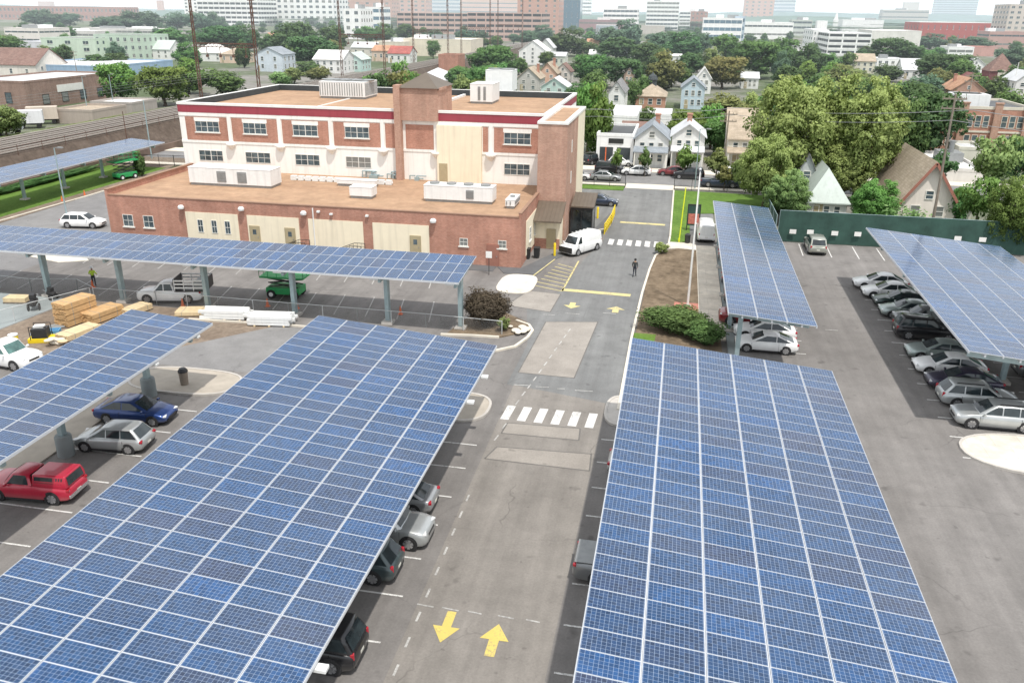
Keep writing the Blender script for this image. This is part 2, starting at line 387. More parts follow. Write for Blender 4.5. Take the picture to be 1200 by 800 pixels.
# entrance drive: one lighter ribbon, then repairs
sheet('driveway', [(-10.1,50.5),(-2.2,48.5),(-2.2,62),(-1.8,76),(-.8,86),(.1,92),(.1,121),(-6.8,121),(-6.9,96),(-7.2,90),(-8.5,82),(-9.2,72),(-11.5,66),(-10,58)], .004, M['drive'])
sheet('entrance_road', [(-8.9,-10),(-3.4,-10),(-3.2,49),(-9.6,50.5)], .005, asphalt('asphalt_lane', (.225,.207,.187), (.262,.242,.22), .5))
sheet('rail_side_road', rect(-77, -61, 62, 121), .005, M['street'])
sheet('left_bay', rect(-36, -23, 48.5, 57.4), .004, M['street'])
for poly in ([(-9.4,63.2),(-5.2,64.1),(-5.7,52.5),(-9.7,52.6)], [(-8.9,44.9),(-4.4,45.1),(-4.3,43.6),(-9.0,43.5)], [(-8.9,41.8),(-3.4,42.1),(-3.3,40.2),(-9.3,40.3)]):
    sheet('road_patch', poly, .010, M['patch'])
sheet('road_patch', [(-13.4,66.5),(-9.4,65.6),(-9.2,70.6),(-12.2,70.9)], .010, M['patch'])
sheet('street', rect(-400, 400, 124.6, 134.4), .0, M['street'])
sheet('pavement', rect(-400, 400, 134.4, 138), .11, M['concw'], .14)
sheet('pavement', rect(-400, -7, 121.9, 123.6), .11, M['concw'], .14)
sheet('pavement', rect(-6.9, .1, 121, 124.6), .02, M['concw'], .05)
sheet('pavement', rect(.2, 400, 121.9, 123.6), .11, M['concw'], .14)
sheet('lawn', rect(-60, -7, 118.9, 121.9), .09, M['grass'], .1)
sheet('lawn', [(.15,91.2),(2.3,91.4),(2.3,106),(5.2,107),(13,107),(13,120),(.15,120.6)], .09, M['grass'], .1)
sheet('lawn', rect(-92, -79.2, 55, 119), .06, M['grass'], .1)
sheet('lawn', rect(-89, -79, 119.2, 128), .05, M['dirt'], .1)
sheet('verge', rect(-79.2, -77.2, 50, 119), .05, M['dirt'], .06)
sheet('mulch_bed', [(-2.0,62),(3,62),(3,88.2),(1,88.6),(-.2,87.6),(-1.2,85.4),(-1.7,78)], .10, M['mulch'], .12)
sheet('footpath', rect(3.05, 5.0, 62, 90.4), .105, M['pathj'], .12)
sheet('footpath', [(-.4,88.3),(1,88.7),(3,88.4),(3,90.4),(2.3,91.2),(.2,91.2),(-.3,90)], .10, M['concj'], .12)
sheet('footpath', rect(5.05, 5.75, 55, 90), .09, M['bluegrey'], .1)
sheet('red_paving', rect(.9, 3.0, 68.4, 70.4), .115, M['redpaving'], .03)
sheet('concrete_yard', [(-95,44),(-51.5,50),(-50.3,59.6),(-95,61)], .006, M['bluegrey'])
sheet('work_yard', [(-51.3,50),(-40.5,46.5),(-37,50),(-30.3,57.6),(-30,59.6),(-50.2,59.6)], .005, M['dirt'])
sheet('footpath', [(-16.6,77.7),(-14.2,77.7),(-11,86),(-8.9,94),(-7.6,104),(-7.6,95),(-7.4,90.8),(-11.3,81.6),(-12.3,76),(-15.5,75.6)], .05, M['darkasph'], .06)
sheet('footpath', rect(-61, -16.7, 76, 77.8), .046, M['darkasph'], .06)
pad = oval(-13.6, 72.6, 1.75, 2.9, 26, 3.2)
sheet('ramp_pad', pad, .09, M['concj'], .1)
sheet('ramp_pad', [(-64.5,70.6),(-58.5,72.0),(-57,70.4),(-59.5,69.2)], .05, M['concw'], .06)
b = MB()
for poly in ([(-9.4,63.2),(-5.2,64.1),(-5.7,52.5),(-9.7,52.6)], [(-8.9,44.9),(-4.4,45.1),(-4.3,43.6),(-9.0,43.5)], [(-8.9,41.8),(-3.4,42.1),(-3.3,40.2),(-9.3,40.3)], [(-13.4,66.5),(-9.4,65.6),(-9.2,70.6),(-12.2,70.9)]):
    for i in range(4):
        p0, p1 = Vector(poly[i]), Vector(poly[(i+1)%4]); d_ = (p1-p0).normalized(); n_ = Vector((-d_.y, d_.x))*.045
        b.face([(*(p0-n_),.0125),(*(p1-n_),.0125),(*(p1+n_),.0125),(*(p0+n_),.0125)])
struct('patch_edge', b, M['tar_edge'])
# kerbed islands
def island(cx, cy, rx, ry, m, p=2.6):
    sheet('traffic_island', oval(cx, cy, rx, ry, 30, p), .10, m, .12)
    b = MB(); ribbon(b, oval(cx, cy, rx+.08, ry+.08, 30, p), .17, -.01, .135, closed=True); struct('kerb', b, M['conc'])
island(-31.6, 46.2, 3.7, 1.85, M['walk'], 3)
island(-12.4, 46.4, 1.9, 1.9, M['walk'])
island(22.3, 47.3, 4.3, 2.35, M['concj'], 2.3)
island(-2.05, 48.0, .95, 2.0, M['conc'])
sheet('traffic_island', [(-36,33),(-33.4,33),(-33.4,45.1),(-36,45.1)], .092, M['walk'], .11)
sheet('traffic_island', [(-36,0),(-33.4,0),(-33.4,32.95),(-36,32.95)], .092, M['walk'], .11)
sheet('planting_island', [(-16.6,58.6),(-12.3,58.9),(-10.2,60.8),(-10.9,62.6),(-13,64.4),(-15.6,64)], .10, M['mulch'], .12)
b = MB(); ribbon(b, [(-17,58.4),(-14.6,58.7),(-12.4,58.8)], .2, 0, .15); ribbon(b, [(-11.8,62.8),(-10.6,62.0),(-10.1,60.8),(-10.2,59.3),(-10.8,57.2),(-12.0,56.1),(-13.5,55.8)], .22, 0, .15); struct('kerb', b, M['concw'])
b = MB()
ribbon(b, [(-2.3,48),(-2.25,61),(-2.0,72.2),(-1.65,80),(-1.25,85.2),(-.4,87.6),(.0,89)], .2, 0, .16)
ribbon(b, [(.0,90.2),(.1,94),(.1,120.6)], .2, 0, .15)
ribbon(b, [(3.02,62),(3.02,88.2)], .1, 0, .14)
ribbon(b, [(-79.2,50),(-77.2,98),(-77.2,119)], .25, 0, .12)
ribbon(b, [(-38,57.2),(-30,57.7),(-23.5,57.6)], .18, 0, .14)
ribbon(b, [(-8.8,94),(-7.5,95.5),(-7.2,104)], .16, 0, .15)
struct('kerb', b, M['concw'])
sheet('lawn', [(-2.15,49.5),(-1.2,49.5),(-.5,60),(-.4,62),(-2.1,62)], .11, M['grass'], .12)
sheet('planting_bed', rect(-1.9, 4.6, 56, 62), .085, M['mulch'], .1)
# painted markings
b = MB()
def line(p0, p1, w, z=.016, m=0):
    d = (Vector(p1)-Vector(p0)).normalized(); n = Vector((-d.y, d.x))*w/2
    b.face([(p0[0]-n.x,p0[1]-n.y,z),(p1[0]-n.x,p1[1]-n.y,z),(p1[0]+n.x,p1[1]+n.y,z),(p0[0]+n.x,p0[1]+n.y,z)], m)
for k in range(6):
    x = -9.15+k*1.06; b.face([(x-.32,45.3,.016),(x+.22,45.3,.016),(x+.32,47.3,.016),(x-.22,47.3,.016)])
for k in range(6):
    x = -6.3+k*1.0; b.face([(x-.3,88.9,.016),(x+.28,88.7,.016),(x+.3,91.1,.016),(x-.28,91.3,.016)])
struct('crosswalk_marking', b, M['white_line'])
b = MB()
for y in (41.7,39,36,33.4,30.6,27.9,25,22.3,19.6): line((-15,y), (-10.1,y), .1); line((-21.3,y+.4), (-16.2,y+.4), .1)
for k in range(13): line((17.7,77.7-k*2.62), (23,77.7-k*2.62), .1); line((24.2,77.7-k*2.62), (29,77.7-k*2.62), .1)
for k in range(12): line((-3.0,44-k*2.74), (1.8,44-k*2.74), .1); line((5,44-k*2.74), (9.8,44-k*2.74), .1)
for k in range(14): line((5.8,88-k*2.74), (10.8,88-k*2.74), .1)
for x in (14.05,16.95,19.7,22.2,25,27.8): line((x,89.0), (x+.15,94.0), .11)
for k in range(6): line((-33.2,42.2-k*2.9), (-28.4,42.2-k*2.9), .1)
struct('bay_marking', b, M['white_line']); b = MB()
for k in range(16): line((-60+k*2.75,61), (-61+k*2.75,66), .1)
for k in range(15): line((-57+k*2.75,69.5), (-58+k*2.75,74.8), .1)
struct('bay_marking', b, M['survey']); b = MB()
for x, y in ((10.5,46.5),(11.4,45.6)): line((x,y-22), (x+1,y-22.5), .2)
struct('bay_marking', b, M['white_line'])
b = MB()
for k, y in enumerate((62,60.6,59.2,57.8,56.3,54.9,53.5,52.1,50.8,49.6,48.2,44.8,43.2)): line((-7.2-k*.16,y), (-7.3-k*.16,y-.7), .09, .018)
for k in range(11): line((-9.25+.03*k,36.4-k*1.55), (-9.25+.03*k,35.8-k*1.55), .1, .018)
for x0, x1 in ((-9.35,-8.6),(-8.25,-7.5),(-7.1,-6.5),(-5.8,-5.1),(-4.6,-4)): line((x0,27.55), (x1,27.5), .08, .018)
for x0, x1 in ((-9.6,-8.5),(-8.1,-7.2),(-6.6,-6.1),(-5.4,-4.2)): line((x0,50.5), (x1,50.6), .09, .018)
for x0, x1, y in ((-9.9,-8.9,64.9),(-8.1,-6.9,65.6),(-5,-3.9,66.4),(11,12.2,67),(13,14,66.4),(-6.4,-5.6,23)): line((x0,y), (x1,y), .1, .018)
struct('survey_marking', b, M['survey'])
b = MB()
def arrow(cx, cy, L, w, sgn, lean=0):
    p = [(-w*.17,-L*.5),(w*.17,-L*.5),(w*.17,.0),(w*.5,.0),(0,L*.5),(-w*.5,.0),(-w*.17,.0)]
    pts = [(cx+sgn*(x+lean*y), cy+sgn*y, .017) for x, y in p]
    b.face([pts[0],pts[1],pts[2],pts[6]]); b.face([pts[3],pts[4],pts[5]])
arrow(-7.75, 26.45, 1.9, 1.15, -1, 0); arrow(-5.65, 26.1, 1.9, 1.2, 1, 0)
struct('arrow_marking', b, M['yellow_line'])
b = MB(); arrow(-7.8, 67.7, 1.6, 1.5, -1); arrow(-4.0, 67.5, 1.6, 1.6, 1)
line((-9.3,71.9), (-3.0,71.6), .72, .017); line((-6.0,99.6), (-.6,99.4), .8, .017)
pts = [(-13.0,75.6),(-12.25,71.2),(-9.3,71.4)]
line((-11.35,81.6), (-13.0,73.2), .14, .055); line((-9.2,71.5), (-8.9,81.6), .16, .017)

for k in range(8):
    t = k/8; xa = -12.2+t*1.4; ya = 72.6+t*8.6; line((xa+.15, ya), (-9.15+t*.25, ya-1.2), .13, .017)
struct('stripe_marking', b, M['yellow_pale'])
# railway embankment
b = MB(); b.loft([[(-89.6,20,-.05),(-93.6,20,3.9),(-106.5,20,3.9),(-112,20,-.05)], [(-89.6,620,-.05),(-93.6,620,3.9),(-106.5,620,3.9),(-112,620,-.05)]])
struct('railway_embankment', b, M['ballast'])
b = MB(); ribbon(b, [(-89.5,20),(-89.5,620)], .4, 0, 1.1); struct('retaining_kerb', b, mat('brown_wall', (.17,.12,.095), .9, .3, .3, streak=True))
# hills on the horizon
def ridge(name, x0, x1, y, base, amp, col, seed, n=220):
    rs = random.Random(seed); ph = [rs.uniform(0, 6.28) for _ in range(6)]
    b = MB(); top = []; bot = []; back = []
    for i in range(n+1):
        x = x0+(x1-x0)*i/n; t = i*.35
        h = base + amp*(.5*math.sin(t*.13+ph[0]) + .3*math.sin(t*.37+ph[1]) + .2*math.sin(t*1.1+ph[2])) + rs.uniform(-1, 1)*amp*.12
        top.append((x, y+60, h)); bot.append((x, y-120, -2)); back.append((x, y+500, -2))
    for i in range(n):
        b.face([bot[i], bot[i+1], top[i+1], top[i]]); b.face([top[i], top[i+1], back[i+1], back[i]])
    return struct(name, b, mat(name+'_woods_%d' % seed, col, .95, .3, .02), smooth=True)
ridge('hills', -4200, 3600, 3400, 24, 9, (.10,.17,.17), 3)
ridge('hills', -3000, 3000, 2300, 15, 9, (.09,.15,.12), 5)

# ================================================================ SOLAR CANOPIES
PW, PH = 1.918, .982          # one panel, long side x short side
def panel_mesh():
    b = MB(); w, h = PW/2, PH/2; t = .042; fr = .020; fy = .015
    b.box(-w, w, -h, h, -.04, 0, 1)
    b.face([(-w,-h,.0),(w,-h,.0),(w,h,.0),(-w,h,.0)], 1) if False else None
    W, H = w-fr, h-fy; mg = .012
    b.face([(-W,-H,.0035),(W,-H,.0035),(W,H,.0035),(-W,H,.0035)], 0, [(-mg,-mg*1.2),(1+mg,-mg*1.2),(1+mg,1+mg*1.2),(-mg,1+mg*1.2)])
    o = b.build('solar_panel', [M['solar'], M['alu']]); me = o.data; bpy.data.objects.remove(o); return me
PANEL = panel_mesh()
def canopy(label, x0, y0, zl, zr, ncol, nrow, along='Y', posts=(), post_off=0, footing='block', lights=(), pitch=(1.956,.99)):
    """along Y: long side runs in Y, falls from zl (left) to zr (right). along X: long side in X, zl is the front edge, zr the back"""
    px, py = pitch
    if along == 'Y':
        Wd = ncol*px; Ln = nrow*py; th = math.atan2(zr-zl, Wd); root = thing('solar_canopy', label, 'solar canopy', (x0+Wd/2, y0, 0), 0, 'solar canopies over the parking rows')
        zc = (zl+zr)/2
        def P(u, v, dz=0): return Vector((-math.sin(th)*dz + u*math.cos(th), v, zc+u*math.sin(th)+dz*math.cos(th)))
        rot = (0, -th, 0); cells = [(-Wd/2+(i+.5)*px, (j+.5)*py, rot) for i in range(ncol) for j in range(nrow)]
    else:
        Wd = ncol*px; Ln = nrow*py; th = math.atan2(zr-zl, Wd); root = thing('solar_canopy', label, 'solar canopy', (x0, y0+Wd/2, 0), 0, 'solar canopies over the parking rows')
        zc = (zl+zr)/2
        def P(u, v, dz=0): return Vector((v, u*math.cos(th)-math.sin(th)*dz, zc+u*math.sin(th)+dz*math.cos(th)))
        cells = [(-Wd/2+(i+.5)*px, (j+.5)*py, None) for i in range(ncol) for j in range(nrow)]
    # nearest hundred are parts; the rest is one part
    ent = []
    for u, v, _ in cells:
        c = P(u, v)
        if along == 'Y': mt = Matrix.Translation(c) @ Matrix.Rotation(-th, 4, 'Y')
        else: mt = Matrix.Translation(c) @ Matrix.Rotation(th, 4, 'X') @ Matrix.Rotation(math.pi/2, 4, 'Z')
        wv = root.location + c; px_ = wv - Vector((0,0,CAMH)); dep = px_.dot(AX_F)
        sx = px_.dot(AX_R)/max(dep, .1)*FPX; sy = px_.dot(AX_U)/max(dep, .1)*FPX
        off = 0 if (dep > 1 and abs(sx) < 615 and abs(sy) < 415) else 1e4
        ent.append((px_.length+off, mt))
    ent.sort(key=lambda e: e[0])
    for d, mt in ent[:100]:
        o = bpy.data.objects.new('solar_panel', PANEL); COL.objects.link(o); o.parent = root; o.matrix_local = mt
    if len(ent) > 100:
        b = MB(); pv = [v.co.copy() for v in PANEL.vertices]; uvd = PANEL.uv_layers[0].data
        for d, mt in ent[100:]:
            for p in PANEL.polygons:
                b.face([mt @ pv[i] for i in p.vertices], p.material_index, [tuple(uvd[l].uv) for l in p.loop_indices])
        tag(b.build('solar_panels', [M['solar'], M['alu']], root), kind='stuff')
    # purlins under every column seam, edge channels
    b = MB()
    for i in range(ncol+1):
        u = -Wd/2+i*px; k = .12 if i in (0, ncol) else .0; u += .045 if i == 0 else (-.045 if i == ncol else 0)
        b.beam(P(u, .02, -.10), P(u, Ln-.02, -.10), .085, .10, 0)
    for i in range(ncol):
        u = -Wd/2+(i+.5)*px
        b.beam(P(u, .05, -.15), P(u, Ln-.05, -.15), .10, .2, 0)
    b.build('purlin', [M['alu']], root)
    for v in posts:
        b = MB(); b.beam(P(-Wd/2+.3, v, -.42), P(Wd/2-.3, v, -.42), .22, .34); rf = b.build('rafter', M['galv'], root)
        b = MB(); top = P(post_off, v, -.55)
        base = Vector((top.x, top.y, .9 if footing == 'drum' else .25))
        if along == 'X': b.loft([[(base.x-.17,base.y-.2,base.z),(base.x+.17,base.y-.2,base.z),(base.x+.17,base.y+.2,base.z),(base.x-.17,base.y+.2,base.z)],[(top.x-.15,top.y-.3,top.z),(top.x+.15,top.y-.3,top.z),(top.x+.15,top.y+.3,top.z),(top.x-.15,top.y+.3,top.z)]])
        else: b.beam(base, top, .3, .36)
        po = b.build('post', M['galv'], root, fixn=True)
        b = MB()
        if footing == 'drum':
            b.lathe([(.01,-.02),(.46,-.02),(.46,.5),(.45,1.2),(.40,1.28),(.01,1.29)], (base.x, base.y, 0), 20)
            b.build('footing', M['bluegrey'], po, smooth=50)
        else:
            b.box(base.x-.45, base.x+.45, base.y-.45, base.y+.45, -.02, .22); b.box(base.x-.3, base.x+.3, base.y-.3, base.y+.3, .22, .27)
            b.build('footing', M['conc'], po, bevel=.03)
    for u, v in lights:
        b = MB(); c = P(u, v, -.3); b.obox(c, (.55,.32,.14) if along == 'Y' else (.7,.3,.14)); b.obox(c+Vector((-.2,0,.12)), (.12,.12,.12)); b.build('light_fixture', M['whitemetal'], root, bevel=.02)
    return root, P
cA, PA = canopy('wide blue solar canopy left of the entrance lane, six panels across', -21.6, 14.7, 5.55, 4.5, 6, 32, posts=(4,12,20,28), lights=((5.95,27.6),(5.95,24.2),(5.95,4.4)))
cB, PB = canopy('wide blue solar canopy right of the entrance lane, six panels across', -1.74, 15.3, 5.5, 4.42, 6, 32, posts=(4,13,22,30), lights=((5.5,31.6),))
cD, PD = canopy('three panel wide solar canopy at left edge on fat concrete drums', -34.55, 23.0, 5.15, 4.65, 3, 23, posts=(5,12.7,20.7), post_off=-1.0+.0, footing='drum', lights=((2.7,21.0),(2.7,16.5)))
cE, PE = canopy('narrow three panel solar canopy beside the footpath and white van', 4.3, 54.3, 5.0, 4.5, 3, 37, posts=(1.2,10,19,28,36), post_off=-1.9)
cF, PF = canopy('pale glinting solar canopy over car row at right edge', 17.75, 49.2, 5.5, 4.4, 6, 31, posts=(.8,9,17,25), lights=((-.2,.2),))
cC, PC = canopy('long slim solar canopy in front of brick building on steel posts', -64.9, 58.1, 4.5, 5.0, 3, 50, 'X', posts=(4,11.7,19,27.0,34.9,43.0,49.1), post_off=-1.0, lights=[(-2.6,v-.4) for v in (11.7,19,27.0,34.9,43.0,49.1)])
cG, PG = canopy('distant pale solar canopy on the lawn beside the railway', -85.2, 50.5, 4.35, 3.95, 3, 70, posts=(5,13,21,27.5,35.3,43,50.7,59,67), post_off=-1.2)

# ================================================================ MAIN BRICK BUILDING
bld = thing('school_building', 'brick and cream three storey building with crimson roof band and tan flat roofs', 'building', (-37, 86, 0))
bld_o = Vector((-37, 86, 0))
class L(MB):
    """mesh builder in world coordinates that is stored relative to the building's base"""
    def build(s, name, m, parent=None, org=bld_o, **k):
        s.v = [(v[0]-org.x, v[1]-org.y, v[2]-org.z) for v in s.v]; return super().build(name, m, parent, **k)
YF, YU = 77.8, 94.6
b = L(); b.box(-59.2, -14.5, YF, 97, -.05, 4.95); b.box(-59.2, -14.5, YF, YF+.3, 4.95, 5.06)
b.box(-59.5, -59.2, YF-.02, 99.5, -.05, 5.6); b.box(-14.5, -14.25, YF+.01, YU+.5, -.05, 5.45)
b.build('lower_wall', [M['brick']], bld)
b = L(); b.box(-59.1, -14.55, YF+.35, YU, 4.9, 4.97); b.build('lower_roof', M['tanroof'], bld)
b = L(); b.box(-59.2, -14.45, YF-.06, YF+.36, 5.06, 5.14); b.box(-59.58, -59.1, YF-.05, 99.5, 5.6, 5.68); b.box(-14.55, -14.2, YF, YU+.5, 5.45, 5.52)
b.build('lower_coping', [mat('brown_coping', (.30,.18,.12), .7, .1, 1)], bld)
def win(x0, x1, z0, z1, Y, panes=1, sill=True, m=None, nrm='Y-', par=None, org=bld_o):
    b = L(); fw = .052; d = .05
    def bx(bb, a0, a1, c0, c1, dd0, dd1, mi=0):
        if nrm == 'Y-': bb.box(a0, a1, Y-dd1, Y-dd0, c0, c1, mi)
        else: bb.box(Y+dd0, Y+dd1, a0, a1, c0, c1, mi)
    bx(b, x0, x1, z1-fw, z1, .002, d); bx(b, x0, x1, z0, z0+fw, .002, d)
    n = panes
    for k in range(n+1):
        xx = x0+(x1-x0-fw)*k/n; bx(b, xx, xx+fw*(1.6 if 0 < k < n else 1), z0+fw, z1-fw, .002, d)
    for k in range(n):
        xa = x0+(x1-x0)*k/n; w = (x1-x0)/n; bx(b, xa+fw+.01, xa+w-fw*.2, (z0+z1)/2-.02, (z0+z1)/2+.02, .012, d-.012); bx(b, xa+w/2-.015, xa+w/2+.015, z0+fw, z1-fw, .012, d-.014)
    if sill: bx(b, x0-.12, x1+.12, z0-.12, z0-.005, .0025, .12)
    f = b.build('window', m or M['winframe'], par or bld, org=org)
    g = L(); bx(g, x0+.03, x1-.03, z0+.03, z1-.03, .004, .012); g.build('pane', M['winglass'], f, org=org)
    return f
# lower front: cream bays
for i, (l, r) in enumerate(((220,281),(291,351.5),(362,426),(437,503))):
    xl = at(l, 270, Y=YF).x; xr = at(r, 275, Y=YF).x
    b = L(); b.box(xl, xr, YF-.05, YF+.02, .5, 3.75); b.build('stucco_panel', M['cream'], bld)
for px in (236, 252, 267.5):
    x = at(px, 268, Y=YF).x; win(x-.32, x+.32, 1.6, 3.0, YF-.05, 1, False)
for px, py in ((151,262),(175,264)):
    x = at(px, py, Y=YF).x; win(x-.6, x+.6, 1.75, 3.05, YF, 1, True)
for px, py in ((543.5,287),(588.5,288.5)):
    x = at(px, py, Y=YF).x; win(x-.42, x+.42, 1.9, 2.7, YF, 1, True)
def door(x, z0, w, h, Y, m, light=True):
    b = L(); b.box(x-w/2-.08, x+w/2+.08, Y-.07, Y+.02, z0, z0+h+.08); b.box(x-w/2, x+w/2, Y-.09, Y-.05, z0, z0+h)
    d = b.build('door', m, bld); g = L(); g.box(x-.2, x+.2, Y-.096, Y-.085, z0+h*.6, z0+h*.85)
    if light: g.build('door_light', M['winglass'], d)
    h_ = L(); h_.box(x+w*.33, x+w*.4, Y-.14, Y-.09, z0+h*.45, z0+h*.5); h_.build('handle', M['greymetal'], d)
for px in (300, 341, 487): door(at(px, 280, Y=YF).x, .5, 1.0, 2.1, YF-.05, M['door_tan'])
door(at(580, 305, Y=YF).x-.2, .02, 1.1, 2.15, YF, mat('brick_red_door', (.33,.15,.11), .6, .1, 2), False)
for px, py in ((212,243),(282.5,245),(355.5,250),(507.5,259)):
    p = at(px, py, Y=YF-.3); b = L(); b.lathe([(.02,-.18),(.3,-.14),(.33,.05),(.22,.22),(.02,.27)], p, 14); b.cyl(p+Vector((0,.3,.05)), p, .05); b.build('wall_lamp', M['whitemetal'], bld, smooth=40)
for px, py in ((373,248),(388,251),(430,253)):
    p = at(px, py, Y=YF-.15); b = L(); b.obox(p, (.3,.3,.18)); b.cyl(p, p+Vector((0,.2,0)), .04); b.build('camera_housing', M['whitemetal'], bld, bevel=.03)
b = L(); x = at(368, 260, Y=YF).x; b.cyl((x,YF-.12,.5), (x,YF-.12,4.9), .07); b.build('downpipe', M['coping'], bld)
for px in (348, 412):
    x = at(px, 283, Y=YF).x; b = L()
    for k in range(4): b.box(x-1+k*.35, x+1.6, YF-1.4, YF-.06, .05+k*.14, .19+k*.14)
    st = b.build('entrance_steps', M['conc'], bld); b = L()
    for yy in (YF-1.35, YF-.2):
        b.tube([(x-1.1,yy,.05),(x-1.1,yy,.95),(x+.4,yy,1.55),(x+1.5,yy,1.55),(x+1.5,yy,.6)], .03)
        for k in range(6): b.cyl((x-1+k*.42,yy,.3), (x-1+k*.42,yy,min(1.55,1.0+k*.17)), .014, n=5)
    b.build('railing', M['fence_bk'], st)
# right return of the lower block
b = L(); b.box(-14.26, -14.2, 80.5, 90, .5, 4.1); b.build('stucco_panel', M['cream'], bld)
win(82.2, 83.2, 1.6, 3.0, -14.2, 1, True, nrm='X'); win(85.2, 86.2, 1.6, 3.0, -14.2, 1, True, nrm='X')
# upper block
XL, XR = -60.2, -14.6
b = L(); b.box(XL, XR, YU, 122, -.05, 12.05); b.box(XL, XR, YU, YU+.4, 12.05, 12.74); b.box(XL, XL+.4, YU+.4, 122, 12.05, 12.74); b.box(XR-.4, XR, YU+.4, 122, 12.05, 12.74); b.box(XL+.4, XR-.4, 121.6, 122, 12.05, 12.74); b.build('upper_wall', [M['ivory']], bld)
b = L(); b.box(XL-.04, XR+.02, YU-.06, YU+.1, 11.85, 12.75); b.box(XL-.05, XL+.1, YU+.1, 122, 11.85, 12.75); b.box(XR-.1, XR+.03, YU+.1, 122.0, 11.85, 12.75)
b.build('crimson_band', M['redband'], bld)
b = L(); b.box(XL-.1, XR+.08, YU-.12, YU+.42, 12.75, 13.02); b.box(XL-.1, XL+.42, YU+.42, 121.6, 12.75, 13.02); b.box(XR-.42, XR+.08, YU+.42, 121.6, 12.75, 13.02); b.box(XL-.1, XR+.08, 121.6, 122.1, 12.75, 13.02)
b.build('roof_coping', M['coping'], bld)
b = L(); b.box(XL+.42, XR-.42, YU+.42, 121.58, 12.06, 12.2); b.build('upper_roof', M['tanroof'], bld)
b = L(); b.box(XL+.45, XR-.45, 121.5, 121.58, 12.2, 12.98); b.box(XL+.45, XL+.5, YU+.5, 121.5, 12.2, 12.98); b.box(XR-.5, XR-.45, YU+.5, 121.5, 12.2, 12.98); b.build('parapet_lining', M['darkmem'], bld)
b = L(); b.box(-31, -30.6, YU+.5, 121, 12.2, 12.5); b.box(-45, -44.8, 100, 118, 12.2, 12.32); b.build('roof_ridge_strip', M['coping'], bld)
for l, r in ((219,268),(272.5,326),(331,385),(391,445.5),(451.5,464),(475.5,508),(566,572),(579,631)):
    xl = at(l, 155, Y=YU).x; xr = at(r, 155, Y=YU).x
    b = L(); b.box(xl, xr, YU-.035, YU+.02, 8.55, 11.35); b.build('brick_panel', M['brick'], bld)
for px in (270.3, 328.3, 388, 448.5, 511, 575.5):
    x = at(px, 160, Y=YU).x; b = L(); b.box(x-.22, x+.22, YU-.12, YU+.02, 8.3, 11.8); pl = b.build('pilaster', M['ivory'], bld)
    b = L(); b.lathe([(.1,7.6),(.25,7.7),(.55,8.1),(.62,8.15),(.62,8.32),(.1,8.33)], (x, YU-.1, 0), 12); b.build('bracket', M['ivory'], pl, smooth=35)
b = L(); b.box(XL-.02, XR, YU-.08, YU+.03, 11.45, 11.8); b.box(XL-.02, XR, YU-.07, YU+.03, 8.25, 8.5); b.build('belt_course', M['ivory'], bld)
for l, r, yy in ((229.5,257.2,150),(285.5,312.5,151.5),(343.7,372.5,154),(404.5,432.7,157),(590.7,622,163)):
    xl = at(l, yy, Y=YU).x; xr = at(r, yy, Y=YU).x; win(xl, xr, 9.55, 10.85, YU-.035, 2)
    b = L(); b.box(xl-.1, xr+.1, YU-.05, YU+.01, 10.86, 11.28); b.build('lintel', M['ivory'], bld)
for l, r, yy in ((233.7,261.5,182),(288,317,184),(346.2,374.7,187),(405.5,435,190),(590.7,621,200)):
    xl = at(l, yy, Y=YU).x; xr = at(r, yy, Y=YU).x; win(xl, xr, 6.05, 7.35, YU, 2, False)
xl, xr = at(513, 160, Y=YU).x, at(565, 160, Y=YU).x
b = L(); b.box(xl, xr, YU-.5, YU+.02, 4.9, 11.44); b.build('stucco_bay', M['cream'], bld)
x = at(521, 202, Y=YU).x; b = L(); b.box(x-.5, x+.5, YU-.56, YU-.49, 4.95, 7.1); b.build('door', M['door_tan'], bld)
for x0, x1 in ((at(300,150,Y=YU).x, at(340,150,Y=YU).x),): pass
# brick stack with hipped cap
b = L(); b.box(-31.6, -27.2, YU-.45, YU+6, 11.84, 15.45); b.box(-32.3, -31.55, YU-.85, YU+.5, 4.9, 15.75); b.box(-29.6, -27.0, YU-.2, YU+3, 15.2, 15.5)
b.build('brick_stack', M['brick2'], bld)
b = L(); c = (-29.4, YU+2.8, 17.0); q = [(-31.9,YU-.7,15.45),(-27.0,YU-.7,15.45),(-27.0,YU+6.2,15.45),(-31.9,YU+6.2,15.45)]
for k in range(4): b.face([q[k], q[(k+1)%4], c])
b.build('stack_cap', M['brownmetal'], bld)
# stair tower at the right end
b = L(); b.box(-14.45, -11.35, 88, 97.5, -.05, 12.75); b.build('tower_wall', M['brick2'], bld)
b = L(); b.box(-14.4, -11.32, 97.5, 104.2, -.05, 12.75); b.build('tower_rear_wall', M['cream'], bld)
b = L(); b.box(-14.55, -11.25, 87.9, 88.4, 12.75, 13.0); b.box(-14.55, -14.05, 88.4, 104.3, 12.75, 13.0); b.box(-11.75, -11.25, 88.4, 104.3, 12.75, 13.0); b.box(-14.05, -11.75, 103.9, 104.3, 12.75, 13.0); b.build('tower_coping', M['coping'], bld)
b = L(); b.box(-14.0, -11.8, 88.4, 103.9, 12.6, 12.78); b.build('tower_roof', M['tanroof'], bld)
for z in (9.3, 5.9): win(92, 92.5, z, z+1.3, -11.35, 1, False, nrm='X')
